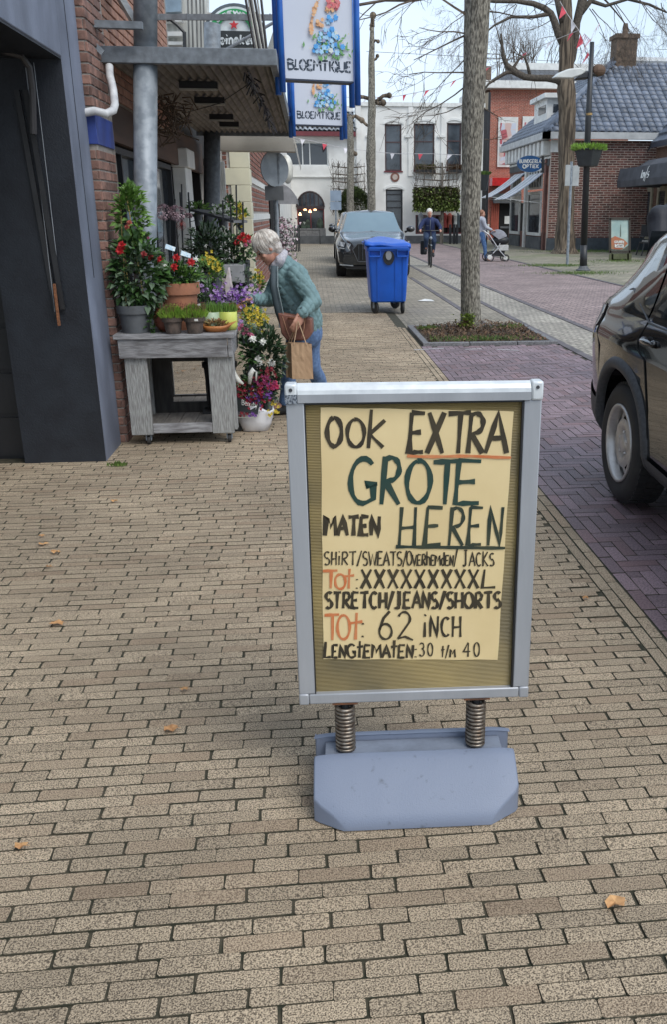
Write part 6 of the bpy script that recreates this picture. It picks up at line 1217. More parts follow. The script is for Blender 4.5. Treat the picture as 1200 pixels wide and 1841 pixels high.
# ================================================================ CARS
def catmull(P, t):
    n = len(P) - 1; t = max(0, min(n - 1e-6, t * n)); i = int(t); f = t - i; p0, p1, p2, p3 = P[max(i - 1, 0)], P[i], P[i + 1], P[min(i + 2, n)]
    return [.5 * (2 * b + (c - a) * f + (2 * a - 5 * b + 4 * c - d) * f * f + (-a + 3 * b - 3 * c + d) * f ** 3) for a, b, c, d in zip(p0, p1, p2, p3)]
class Car:
    def __init__(s, stations, blend=1.0): s.st = stations   # each: x, [(w,z) profile points]
    def S(s, u, v):
        """u along the length 0..1 (rear to front), v over the section 0 (sill) .. 1 (roof centre)"""
        rows = [catmull([(w_, z) for w_, z in p], v) for _, p in s.st]; xs = [(x,) for x, _ in s.st]
        n = len(rows) - 1; return Vector((catmull(xs, u)[0], *catmull(rows, u)))
    def uv_x(s, x):
        lo, hi = 0, 1
        for _ in range(30):
            m = (lo + hi) / 2
            if s.S(m, .5).x < x: lo = m
            else: hi = m
        return lo
    def body(s, nu=70, nv=26):
        mb = MB(); ring = 2 * nv + 1; vs = []
        for i in range(nu + 1):
            h = [s.S(i / nu, j / nv) for j in range(nv + 1)]; vs += [(p.x, p.y, p.z) for p in h] + [(p.x, -p.y, p.z) for p in reversed(h[:-1])]
        mb.add(vs, [(i * ring + j, (i + 1) * ring + j, (i + 1) * ring + (j + 1) % ring, i * ring + (j + 1) % ring) for i in range(nu) for j in range(ring)] + [tuple(range(ring)), tuple(reversed(range(nu * ring, (nu + 1) * ring)))]); return mb
    def patch(s, u0, u1, v0, v1, side=-1, off=.006, nu=10, nv=8, warp=None):
        mb = MB(); vs = []
        for i in range(nu + 1):
            for j in range(nv + 1):
                u, v = u0 + (u1 - u0) * i / nu, v0 + (v1 - v0) * j / nv
                if warp: u, v = warp(i / nu, j / nv)
                p = s.S(u, v); du = s.S(min(1, u + .01), v) - s.S(max(0, u - .01), v); dv = s.S(u, min(1, v + .01)) - s.S(u, max(0, v - .01)); n = du.cross(dv).normalized()
                if n.dot(Vector((0, 1, .3))) < 0: n = -n
                p = p + n * off; vs.append((p.x, p.y * (1 if side > 0 else -1), p.z))
        mb.add(vs, [(i * (nv + 1) + j, (i + 1) * (nv + 1) + j, (i + 1) * (nv + 1) + j + 1, i * (nv + 1) + j + 1) for i in range(nu) for j in range(nv)]); return mb
def cut(o, cyls):
    for (x, y, z, r, d) in cyls:
        c = MB().lathe((x, y, z), [(r, -d / 2), (r, d / 2)], 40, Matrix.Rotation(R(90), 3, 'X')); n = 40; c.f += [tuple(range(n)), tuple(reversed(range(n, 2 * n)))]; co = c.build('cutter', o.data.materials[0])
        bm = bmesh.new(); bm.from_mesh(co.data); bmesh.ops.recalc_face_normals(bm, faces=bm.faces); bm.to_mesh(co.data); bm.free()
        co.parent = o.parent; bm = bmesh.new(); bm.from_mesh(o.data); bmesh.ops.recalc_face_normals(bm, faces=bm.faces); bm.to_mesh(o.data); bm.free(); m = o.modifiers.new('b', 'BOOLEAN'); m.object = co; m.operation = 'DIFFERENCE'; m.solver = 'EXACT'; bpy.context.view_layer.update(); bake(o); bpy.data.objects.remove(co)
def wheel(parent, x, y, z, r, wd, side, M_rim, rr_=.62, spokes=9, style=0):
    m3 = Matrix.Rotation(R(-90 * side), 3, 'X')     # local +z becomes outward side
    t = MB().lathe((x, y, z), [(r * .66, -wd / 2), (r * .9, -wd / 2), (r * .975, -wd * .42), (r, -wd * .3), (r, wd * .3), (r * .975, wd * .42), (r * .9, wd / 2), (r * .80, wd * .52), (r * rr_ * 1.04, wd * .44)], 56, m3); w_ = t.build('wheel', M_rub, parent, local=True, smooth=True)
    tr = MB()
    for k in range(52):
        q = 2 * math.pi * k / 52
        for s in (-1, 0, 1): tr.box(Vector((x, y, z)) + m3 @ Vector((r * math.cos(q + .03 * s), r * math.sin(q + .03 * s), s * wd * .26)), (.012, r * .075, wd * .22), m3 @ Matrix.Rotation(q, 3, 'Z'))
    tr.build('tread_block', M_rub, w_, local=True, kind='stuff')
    R_ = r * rr_; rim = MB().lathe((x, y, z), [(R_ * 1.05, wd * .43), (R_ * 1.06, wd * .49), (R_ * 1.0, wd * .5), (R_ * .96, wd * .44), (R_ * .93, wd * .15)], 56, m3)
    if style == 0: # pressed steel style rim with oval vents near the edge
        rim.lathe((x, y, z), [(R_ * .66, wd * .34), (R_ * .50, wd * .40), (R_ * .36, wd * .30), (R_ * .30, wd * .28), (R_ * .26, wd * .36), (R_ * .2, wd * .38), (0, wd * .38)], 40, m3)
        for k in range(spokes):
            q0, q1 = 2 * math.pi * (k + .2) / spokes, 2 * math.pi * (k + .55) / spokes; a = []
            for q in (q0, (q0 + q1) / 2, q1): a.append([(R_ * .645 * math.cos(q), R_ * .645 * math.sin(q), wd * .345), (R_ * .95 * math.cos(q), R_ * .95 * math.sin(q), wd * .24)])
            vv = [Vector((x, y, z)) + m3 @ Vector(p) for pr in a for p in pr]; rim.add(vv, [(0, 1, 3, 2), (2, 3, 5, 4)])
        for k in range(5): q = 2 * math.pi * k / 5 + .3; rim.ell(Vector((x, y, z)) + m3 @ Vector((R_ * .3 * math.cos(q), R_ * .3 * math.sin(q), wd * .33)), .012, 6, 4)
    else:
        for k in range(spokes):
            q = 2 * math.pi * k / spokes; c, s_ = math.cos(q), math.sin(q); rim.bar(Vector((x, y, z)) + m3 @ Vector((R_ * .1 * c, R_ * .1 * s_, wd * .38)), Vector((x, y, z)) + m3 @ Vector((R_ * .96 * c, R_ * .96 * s_, wd * .36)), .035)
        rim.lathe((x, y, z), [(R_ * .22, wd * .34), (R_ * .2, wd * .44), (0, wd * .45)], 20, m3)
    rim.build('rim', M_rim, w_, local=True, smooth=True)
    MB().lathe((x, y, z), [(R_ * .98, -wd * .1), (0, -wd * .1)], 30, m3).build('brake_drum', M_black, w_, local=True)
M_cpaint = mat('black_car_paint', (.006, .0065, .008), (.005, .0055, .007), scale=2, rough=.15, coat=1, spec=.4); M_trim = mat('grey_cladding', (.075, .08, .09), (.05, .054, .06), scale=60, rough=.55, bump=.5, bs=200); M_cgl = mat('car_glass', (.018, .022, .026), (.012, .016, .018), scale=1.5, rough=.03, spec=1.0, coat=.5); M_rim = mat('alloy', (.62, .60, .58), (.5, .48, .46), scale=20, rough=.35, metal=.5)
# --- the large dark car on the right, rear end far from the camera, nose towards it
car = thing('parked_car', 'large black car with silver wheel and grey arch cladding at the right edge', 'car', (2.60, 3.50, 0), rz=R(-91.2))
def prof(sill, w0, wb, zb, w1, z1, wr, zr, zc): return [(w0 - .10, sill), (w0 - .01, sill + .10), (w0 + .01, sill + .25), (wb, zb * .62 + .2), (wb - .005, zb - .12), (w1, z1), (w1 - .05, z1 + .10), (wr + .06, zr - .16), (wr, zr - .05), (wr * .78, zr + .0), (0, zc)]
stn = [(-2.20, [(.50, .45), (.66, .50), (.70, .60), (.72, .72), (.72, .80), (.70, .90), (.66, .98), (.60, 1.08), (.55, 1.15), (.40, 1.18), (0, 1.20)]),
       (-2.13, prof(.36, .80, .83, .96, .80, .99, .56, 1.22, 1.27)), (-1.98, prof(.30, .87, .90, 1.04, .85, 1.01, .58, 1.42, 1.46)), (-1.70, prof(.27, .90, .925, 1.05, .87, 1.02, .62, 1.52, 1.56)), (-1.34, prof(.26, .91, .935, 1.05, .875, 1.02, .65, 1.58, 1.62)),
       (-.90, prof(.24, .89, .905, 1.03, .875, 1.02, .69, 1.65, 1.68)), (-.3, prof(.22, .885, .895, 1.0, .87, 1.0, .69, 1.65, 1.68)), (.35, prof(.22, .885, .895, .98, .865, .98, .68, 1.62, 1.65)),
       (.80, prof(.24, .89, .90, .98, .86, .98, .66, 1.36, 1.40)), (1.15, prof(.26, .90, .915, .99, .85, .98, .72, 1.10, 1.12)), (1.55, prof(.28, .895, .91, .93, .83, .92, .70, 1.02, 1.03)), (1.90, prof(.30, .84, .86, .84, .78, .84, .60, .93, .95)), (2.05, prof(.34, .74, .76, .74, .66, .74, .5, .82, .84)), (2.10, [(.45, .40), (.55, .46), (.56, .52), (.57, .58), (.57, .62), (.55, .66), (.5, .68), (.45, .70), (.4, .72), (.3, .73), (0, .74)])]
C1 = Car(stn); bd_ = C1.body(90, 32).build('body', M_cpaint, car, local=True, smooth=True)
bpy.context.view_layer.update()
WR = (-1.33, .345); cut(bd_, [(-1.33, -.95, .37, .415, .9), (1.34, -.95, .37, .415, .9)])
for wx in (-1.33, 1.34):
    for sd_ in (-1, 1): wheel(car, wx, sd_ * .80, .345, .345, .215, sd_, M_rim, rr_=.62, spokes=8)
    MB().lathe((wx, -.50, .37), [(.0, .02), (.412, .02), (.412, -.3)], 36, Matrix.Rotation(R(90), 3, 'X')).build('wheel_well', M_black, car, local=True)
for wx in (-1.33, 1.34):
    ar = MB(); n = 26; ps = []
    for i in range(n + 1):
        q = R(-14 + 208 * i / n); row = []
        for rd, ex in ((.408, -.03), (.408, .018), (.425, .024), (.455, .018), (.47, .0)):
            x, z = wx + rd * math.cos(q), .37 + rd * math.sin(q); u = C1.uv_x(x)
            lo, hi = 0.02, .5
            for _ in range(14):
                m_ = (lo + hi) / 2
                if C1.S(u, m_).z < z: lo = m_
                else: hi = m_
            y = C1.S(u, lo).y; row.append((x, -(y + ex), z))
        ps += row
    ar.add(ps, [(i * 5 + j, (i + 1) * 5 + j, (i + 1) * 5 + j + 1, i * 5 + j + 1) for i in range(n) for j in range(4)]); ar.build('arch_cladding', M_trim, car, local=True, smooth=True)
C1.patch(C1.uv_x(-.90), C1.uv_x(.92), .0, .135, off=.014, nu=24).build('sill_cladding', M_trim, car, local=True, smooth=True)
C1.patch(.01, C1.uv_x(-1.76), .0, .2, off=.012, nu=8).build('bumper_cladding', M_trim, car, local=True, smooth=True)
ux = C1.uv_x
def quadwarp(a, b, c, d):   # corners given as (x, v): lower rear, lower front, upper front, upper rear
    def f(s_, t_): x = (a[0] * (1 - s_) + b[0] * s_) * (1 - t_) + (d[0] * (1 - s_) + c[0] * s_) * t_; v = (a[1] * (1 - s_) + b[1] * s_) * (1 - t_) + (d[1] * (1 - s_) + c[1] * s_) * t_; return ux(x), v
    return f
C1.patch(0, 0, 0, 0, off=.005, nu=10, warp=quadwarp((-1.60, .56), (-1.16, .555), (-1.13, .77), (-1.46, .70))).build('quarter_window', M_cgl, car, local=True, smooth=True)
C1.patch(0, 0, 0, 0, off=.005, nu=14, warp=quadwarp((-1.08, .555), (-.22, .55), (-.22, .79), (-1.02, .78))).build('door_window', M_cgl, car, local=True, smooth=True)
C1.patch(0, 0, 0, 0, off=.005, nu=14, warp=quadwarp((-.12, .55), (.88, .55), (.38, .79), (-.12, .79))).build('door_window', M_cgl, car, local=True, smooth=True)
C1.patch(0, 0, 0, 0, off=.009, nu=12, warp=quadwarp((-2.135, .40), (-1.90, .43), (-1.93, .56), (-2.12, .555))).build('tail_lamp', mat('lamp_lens', (.22, .12, .13), (.30, .30, .36), scale=25, rough=.12, coat=1), car, local=True, smooth=True)
def seam(path, w_=.007, nm='panel_gap', mt=None, off=.003):
    mb = MB(); pts = []
    for x, v in path: p = C1.S(ux(x), v); pts.append(Vector((p.x, -(p.y + off), p.z)))
    mb.tube(pts, w_ / 2, 6); mb.build(nm, mt or M_black, car, local=True)
seam([(-1.12, .55 + 0), (-1.13, .45), (-1.10, .40), (-.98, .32), (-.90, .24), (-.86, .12)], .008); seam([(-.17, .55), (-.17, .3), (-.17, .12)]); seam([(-1.95, .57), (-1.85, .40), (-1.76, .30), (-1.76, .1)])
seam([(-2.1, .62), (-1.6, .63), (-1.1, .545), (-.2, .54), (.8, .54)], .012, 'belt_trim', M_trim); seam([(-2.02, .85), (-1.6, .875), (-.9, .885), (.3, .885)], .03, 'roof_rail', mat('rail_grey', (.25, .26, .27), rough=.4), off=.02)
p = C1.S(ux(-.98), .47); hd = MB(); hd.ell((p.x, -(p.y + .028), p.z - .02), (.095, .016, .017), 16, 10); hd.ell((p.x - .075, -(p.y + .012), p.z - .02), (.02, .022, .02), 8, 6); hd.ell((p.x + .075, -(p.y + .012), p.z - .02), (.02, .022, .02), 8, 6); hd.build('door_handle', M_cpaint, car, local=True, smooth=True)
MB().ell((p.x, -(p.y + .0), p.z - .025), (.06, .006, .035), 14, 8).build('handle_recess', M_black, car, local=True)
C1.patch(0, 0, 0, 0, side=1, off=.005, nu=14, warp=quadwarp((-1.08, .555), (-.22, .55), (-.22, .79), (-1.02, .78))).build('door_window', M_cgl, car, local=True, smooth=True)
rw = MB()
for zz_, ww in ((1.08, .58), (1.38, .52)): pass
rw.add([(-2.205, -.56, 1.04), (-2.205, .56, 1.04), (-2.03, .56, 1.50), (-2.03, -.56, 1.50)], [(0, 1, 2, 3)]); rw.build('rear_window', M_cgl, car, local=True)
# --- dark suv facing the camera beyond the bin
sv = thing('parked_car', 'dark grey large car seen from the front parked behind the blue container', 'car', (1.70, 26.6, 0), rz=R(-90 - 1.5))
stn = [(-2.45, prof(.40, .78, .82, .9, .76, .95, .55, 1.30, 1.33)), (-2.2, prof(.30, .92, .96, 1.05, .9, 1.08, .62, 1.58, 1.62)), (-1.4, prof(.26, .95, .99, 1.08, .92, 1.08, .66, 1.67, 1.71)), (-.2, prof(.24, .94, .975, 1.05, .92, 1.06, .67, 1.67, 1.71)), (.25, prof(.24, .94, .975, 1.04, .92, 1.05, .66, 1.60, 1.64)), (.75, prof(.24, .94, .98, 1.03, .91, 1.04, .72, 1.30, 1.33)), (1.15, prof(.26, .95, .99, 1.0, .91, 1.02, .80, 1.10, 1.14)), (1.7, prof(.27, .95, .98, .96, .89, .98, .78, 1.04, 1.09)), (2.2, prof(.27, .92, .94, .86, .84, .90, .70, .98, 1.03)), (2.42, prof(.30, .85, .88, .78, .80, .84, .62, .92, .96)), (2.50, prof(.36, .78, .80, .72, .74, .78, .56, .84, .87))]
C2 = Car(stn); b2_ = C2.body(70, 26).build('body', mat('suv_paint', (.014, .018, .024), (.012, .016, .02), scale=2, rough=.22, coat=1), sv, local=True, smooth=True); bpy.context.view_layer.update()
cut(b2_, [(1.45, -.98, .38, .43, .8), (1.45, .98, .38, .43, .8)])
for wx in (-1.5, 1.45):
    for sd_ in (-1, 1): wheel(sv, wx, sd_ * .86, .375, .375, .26, sd_, M_rim, rr_=.68, spokes=5, style=1)
ws = MB(); n = 10; vs = []
for i in range(n + 1):
    for j in range(7): s_, t_ = i / n * 2 - 1, j / 6; x = .98 - .62 * t_ ; y = s_ * (.80 - .16 * t_); z = 1.125 + .50 * t_; vs.append((x + .05 * (1 - s_ * s_) + .075, y, z + .012))
ws.add(vs, [(i * 7 + j, (i + 1) * 7 + j, (i + 1) * 7 + j + 1, i * 7 + j + 1) for i in range(n) for j in range(6)]); ws.build('windscreen', mat('screen_glass_sky', (.14, .22, .26), (.11, .18, .22), scale=1, rough=.03, spec=1, coat=1), sv, local=True, smooth=True)  # sky reflection put into the glass as a lighter base colour
FRX = 2.50
def fp(x, poly, nm, m_, d=.03): MB().prism([(x, y, z) for y, z in poly], (d, 0, 0)).build(nm, m_, sv, local=True)
fp(FRX - .04, [(-.42, .86), (-.56, .72), (-.42, .42), (.42, .42), (.56, .72), (.42, .86)], 'grille', M_black, .06)
gb = MB()
for i in range(9): y = -.40 + .1 * i; gb.bx(FRX + .02, FRX + .035, y - .01, y + .01, .46, .84)
gb.build('grille_bar', mat('gunmetal', (.10, .11, .12), rough=.3, metal=.8), sv, local=True)
gf = MB(); o8 = [(-.42, .86), (-.56, .72), (-.42, .42), (.42, .42), (.56, .72), (.42, .86)]
for a, b2 in zip(o8, o8[1:] + o8[:1]): gf.bar((FRX + .02, a[0], a[1]), (FRX + .02, b2[0], b2[1]), .02)
gf.build('grille_frame', M_trim, sv, local=True)
for s in (-1, 1):
    fp(FRX - .13, [(s * .60, .86), (s * .92, .93), (s * .94, .82), (s * .64, .76)], 'headlight', mat('headlight', (.50, .54, .58), (.12, .13, .15), scale=16, rough=.1, coat=1), .1)
    fp(FRX - .1, [(s * .64, .74), (s * .90, .78), (s * .91, .75), (s * .66, .71)], 'headlight_strip', mat('strip', (.45, .48, .5), rough=.2, metal=.6), .09)
    fp(FRX - .12, [(s * .60, .60), (s * .93, .66), (s * .90, .40), (s * .62, .40)], 'air_intake', M_black, .09)
    fp(FRX - .05, [(s * .55, .33), (s * .90, .36), (s * .90, .33), (s * .55, .30)], 'bumper_strip', MATS['strip'], .05)
    m_ = MB().ell((.78, s * 1.09, 1.20), (.09, .12, .085), 14, 10).bar((.78, s * .93, 1.12), (.78, s * 1.05, 1.17), .05); m_.build('door_mirror', M_cpaint, sv, local=True, smooth=True)
fp(FRX - .08, [(-.80, .30), (.80, .30), (.74, .24), (-.74, .24)], 'lower_lip', M_black, .06)
# a third dark car glimpsed left of it
s3 = thing('parked_car', 'dark car mostly hidden behind the left side of the large grey car', 'car', (AY(604, 440, 31).x + 1.02, 33.5, 0), rz=R(-90)); C2.body(40, 18).build('body', mat('third_paint', (.03, .033, .038), rough=.2, coat=1), s3, local=True, smooth=True)
for wx in (-1.5, 1.45):
    for sd_ in (-1, 1): wheel(s3, wx, sd_ * .86, .375, .375, .26, sd_, M_rim, rr_=.68, spokes=5, style=1)
MB().ell((.78, -1.09, 1.2), (.09, .12, .085), 12, 8).build('door_mirror', M_cpaint, s3, local=True)

# ================================================================ TABLE
M_wood = mat('weathered_wood', (.36, .36, .36), (.16, .155, .155), scale=9, rough=.85, bump=1.2, bs=30, stretch=(1, 1, 5), detail=8, piece=.15); M_woodx = mat('weathered_board', (.36, .36, .37), (.17, .165, .17), scale=7, rough=.85, bump=1.2, bs=24, stretch=(1.2, 7, 7), detail=8, piece=.18)
M_woodl = mat('weathered_leg', (.40, .41, .40), (.21, .205, .20), scale=45, rough=.85, bump=1.2, bs=90, stretch=(3, 3, .3), detail=8, piece=.12)
tb = thing('wooden_table', 'weathered grey wooden plant table on castors beside the portal', 'table', (-.98, 6.7, 0))
TX0, TX1, TY0, TY1, TZ = -1.395, -.565, 6.44, 7.0, .80
k = 5
for i in range(k): a, b = TY0 + (TY1 - TY0) * i / k, TY0 + (TY1 - TY0) * (i + 1) / k - .004; MB().bx(TX0 + rnd.uniform(-.008, .008), TX1 + rnd.uniform(-.006, .01), a, b, TZ - .032, TZ + rnd.uniform(-.002, .002)).build('plank', M_woodx, tb, bevel=.004)
MB().bx(TX0 + .025, TX1 - .055, TY0 + .015, TY0 + .045, TZ - .165, TZ - .034).build('apron', M_woodx, tb, bevel=.004); MB().bx(TX1 - .05, TX1 - .02, TY0 + .015, TY1 - .02, TZ - .165, TZ - .034).bx(TX0 + .025, TX0 + .05, TY0 + .05, TY1 - .02, TZ - .165, TZ - .034).build('apron', M_woodx, tb, bevel=.004)
for x0_, x1_, y0_, y1_ in ((TX0 + .05, TX0 + .205, TY0 + .03, TY0 + .06), (TX1 - .20, TX1 - .045, TY0 + .03, TY0 + .06), (TX0 + .05, TX0 + .15, TY1 - .07, TY1 - .03), (TX1 - .15, TX1 - .05, TY1 - .07, TY1 - .03)): MB().bx(x0_, x1_, y0_ + (.018 if y0_ < 6.6 else 0), y1_ + (.018 if y0_ < 6.6 else 0), .075, TZ - .15).build('leg', M_woodl, tb, bevel=.004)
MB().bx(TX1 - .045, TX1 - .02, TY0 + .05, TY0 + .14, .10, TZ - .165).build('leg_side', M_woodl, tb, bevel=.003)
MB().bx(TX0 + .206, TX1 - .201, TY0 + .05, TY0 + .075, .085, .155).build('bottom_rail', M_woodx, tb, bevel=.003)
for i in range(5): a = TX0 + .15 + i * .115; MB().bx(a, a + .111, TY0 + .077, TY1 - .05, .12, .14).build('shelf_board', mat('shelf_wood', (.20, .185, .17), (.12, .11, .10), scale=8, rough=.85, stretch=(5, 1, 5), piece=.15), tb, bevel=.002)
for x, y in ((TX0 + .15, TY0 + .1), (TX1 - .10, TY0 + .1), (TX0 + .15, TY1 - .08), (TX1 - .10, TY1 - .08)):
    w_ = MB().lathe((x + .015, y - .02, .032), [(0, -.011), (.03, -.011), (.032, -.006), (.032, .006), (.03, .011), (0, .011)], 18, Matrix.Rotation(R(90), 3, 'Y') @ Matrix.Rotation(0, 3, 'X')).build('castor_wheel', M_rub, tb); MB().bx(x - .005, x + .001, y - .035, y + .012, .03, .075).bx(x + .029, x + .035, y - .035, y + .012, .03, .075).bx(x - .03, x + .05, y - .03, y + .03, .069, .075).build('castor_bracket', M_galv, w_)
# dark framed mirror panel leaning under / behind the table
fm = thing('leaning_frame', 'dark framed mirror panel leaning behind the plant table', 'mirror', (-1.0, 7.08, 0))
MB().bx(-1.30, -1.12, 7.04, 7.07, .0, .62).bx(-.86, -.76, 7.04, 7.07, .0, .62).bx(-1.12, -.86, 7.04, 7.07, .0, .2).bx(-1.12, -.86, 7.04, 7.07, .52, .62).build('frame', mat('frame_dark_wood', (.06, .055, .05), (.03, .028, .026), scale=6, rough=.8, stretch=(5, 5, 1)), fm)
MB().bx(-1.12, -.86, 7.06, 7.075, .2, .52).build('mirror', mat('mirror', (.75, .75, .75), (.7, .7, .7), rough=.03, metal=1), fm)

# ================================================================ PLANTS
M_lv = [mat('leaf_green', (.065, .135, .035), (.03, .075, .02), scale=9, rough=.42, piece=.45), mat('leaf_bright', (.13, .24, .04), (.08, .17, .03), scale=9, rough=.5, piece=.35), mat('leaf_dark', (.028, .055, .022), (.014, .03, .012), scale=8, rough=.4, piece=.5), mat('leaf_grey', (.13, .19, .12), (.08, .12, .07), scale=8, rough=.5, piece=.35)]
def fmat(n, c, c2=None): return mat('petal_' + n, c, c2 or tuple(x * .7 for x in c), scale=40, rough=.6, piece=.2)
F_red, F_pink, F_mag, F_yel, F_wht, F_pur, F_lil, F_org = fmat('red', (.52, .015, .02)), fmat('pink', (.55, .14, .24)), fmat('magenta', (.32, .03, .14)), fmat('yellow', (.72, .56, .06)), fmat('white', (.78, .78, .72)), fmat('purple', (.22, .08, .40)), fmat('lilac', (.55, .36, .70)), fmat('orange', (.70, .20, .06))
M_terra = mat('terracotta', (.52, .22, .12), (.38, .17, .10), scale=6, rough=.85, bump=.3, dirt=.25); M_pgrey = mat('pot_grey', (.12, .13, .14), (.08, .085, .09), scale=7, rough=.6, bump=.2); M_clay = mat('dark_clay', (.12, .09, .075), (.055, .045, .04), scale=22, rough=.9, bump=1.2); M_soil2 = mat('potting_soil', (.05, .035, .025), (.025, .018, .012), scale=60, rough=1, bump=1.5)
rp = random.Random(77)
def foliage(t, c, r, n, ls, m, name='foliage', shell=.35, up=.3, lw=.55, rng=rp):
    mb = MB(); c = Vector(c)
    for i in range(n):
        v = Vector((rng.gauss(0, 1), rng.gauss(0, 1), rng.gauss(0, 1))).normalized(); k = rng.uniform(shell, 1) ** .6; p = c + Vector((v.x * r[0] * k, v.y * r[1] * k, v.z * r[2] * k)); s = ls * rng.uniform(.6, 1.25)
        mb.leaf(p, v + Vector((rng.uniform(-.6, .6), rng.uniform(-.8, .2), up + rng.uniform(-.5, .5))), (rng.uniform(-.4, .4), -.5, 1), s, s * lw)
    return mb.build(name, m, t, kind='stuff')
def bloom(t, pts, r, m, name='flower', layers=3, pet=7, heart=None, rng=rp):
    for p in pts:
        mb = MB(); p = Vector(p); ax = Vector((rng.uniform(-.5, .5), -1, rng.uniform(0, .9))).normalized(); a = ax.cross(Vector((0, 0, 1))).normalized(); b = ax.cross(a)
        for l in range(layers):
            for k in range(pet):
                q = 2 * math.pi * (k + l * .5) / pet + rng.uniform(-.2, .2); d = (a * math.cos(q) + b * math.sin(q)) * (1 - .22 * l) + ax * (.2 + .45 * l); mb.leaf(p + ax * r * .1 * l, d, ax, r * (1 - .18 * l), r * .7, .15)
        o = mb.build(name, m, t)
        if heart: MB().ell(p + ax * r * .15, r * .22, 6, 4).build('flower_heart', heart, o)
def cloud(t, c, r, n, s, m, name='blossom', rng=rp):
    mb = MB(); n = int(n * (.34 if 'yellow' in m.name else .6)); r = tuple(q * 1.35 for q in r)
    for i in range(n):
        p = Vector(c) + Vector((rng.gauss(0, r[0]), rng.gauss(0, r[1]), rng.gauss(0, r[2]))) * .6
        for k in range(5): q = 1.2566 * k + rng.random(); mb.leaf(p, (math.cos(q), -.5, math.sin(q)), (0, -1, 0), s, s * .7)
    return mb.build(name, m, t, kind='stuff')
def pot(t, c, r0, r1, h, m, rimh=.3, name='pot', n=28):
    x, y, z = c; rh = h * rimh; o = MB().lathe(c, [(0, 0), (r0, 0), (r0 + (r1 * .93 - r0) * (h - rh) / h, h - rh), (r1 * .985, h - rh), (r1, h - rh * .8), (r1, h), (r1 * .92, h), (r1 * .9, h - .02)], n).build(name, m, t, smooth=False)
    o.data.shade_smooth(); o.data.set_sharp_from_angle(angle=R(35)); MB().lathe(c, [(r1 * .91, h - .018), (0, h - .012)], n).build('soil', M_soil2, t); return o
def TP(px, y, z=TZ): # table-top point under the photo column px
    k = AY(px, 590, y); return Vector((k.x, y, z + .002))
# climbing red flowered plant
c = TP(244, 6.60); t = thing('climbing_plant', 'tall climbing plant with red trumpet flowers in the big grey pot on the table corner', 'potted plant', tuple(c)); pot(t, c, .092, .122, .19, M_pgrey)
cx, cz = c.x, c.z
foliage(t, AY(248, 490, 6.62), (.185, .12, .27), 520, .072, M_lv[0], shell=.3, lw=.62); foliage(t, AY(234, 385, 6.66), (.105, .09, .20), 300, .06, M_lv[1], shell=.2, lw=.6); foliage(t, AY(250, 500, 6.58), (.18, .1, .22), 160, .07, M_lv[3], shell=.6, lw=.6); foliage(t, AY(275, 580, 6.58), (.05, .04, .09), 60, .055, M_lv[0]); foliage(t, AY(232, 345, 6.66), (.04, .04, .05), 40, .045, M_lv[1], up=1.2)
mb = MB()
for a in range(3): q = 2.1 * a; mb.tube([(cx + .08 * math.cos(q), c.y + .08 * math.sin(q), cz + .15), (cx - .02 + .03 * math.cos(q), c.y + .06, cz + .93)], .004, 5)
mb.build('bamboo_cane', mat('bamboo', (.55, .42, .15), rough=.6), t)
bloom(t, [AY(219, 441, 6.50), AY(215, 450, 6.5)], .035, F_red); bloom(t, [AY(258, 457, 6.5), AY(270, 462, 6.55)], .028, mat('petal_dullred', (.28, .03, .03), rough=.6, piece=.2)); bloom(t, [AY(232, 400, 6.52), AY(228, 408, 6.5)], .022, mat('petal_brownred', (.30, .06, .04), rough=.7)); bloom(t, [AY(266, 427, 6.6)], .012, F_pink)
# big terracotta pot with red ranunculus
c = TP(326, 6.76); t = thing('terracotta_planter', 'large terracotta pot with red ranunculus flowers in the middle of the table', 'potted plant', tuple(c)); pot(t, c, .105, .152, .33, M_terra, .24)
top = c.z + .33; foliage(t, (c.x, c.y, top + .05), (.17, .12, .08), 420, .05, M_lv[0], shell=.1, up=.6, lw=.5); foliage(t, (c.x, c.y - .05, top + .04), (.16, .1, .07), 160, .05, M_lv[1], up=.6)
bloom(t, [AY(317, 463, 6.66), AY(343, 471, 6.66), AY(287, 467, 6.66), AY(313, 480, 6.64)], .033, F_red, layers=4); bloom(t, [AY(352, 466, 6.7), AY(296, 478, 6.66)], .018, F_wht)
for i, px in enumerate((296, 324)):
    a = AY(px, 446 + 12 * i, 6.7); tg = MB(); tg.prism([a, a + Vector((.065, 0, -.02)), a + Vector((.07, .03, .006)), a + Vector((.006, .03, .03))], (0, .002, -.002)).tube([a + Vector((.05, .01, 0)), (a.x + .045, 6.74, top)], .002, 4); tg.build('plant_label', mat('label_blue', (.35, .5, .62), (.62, .68, .70), scale=60, rough=.4), t)
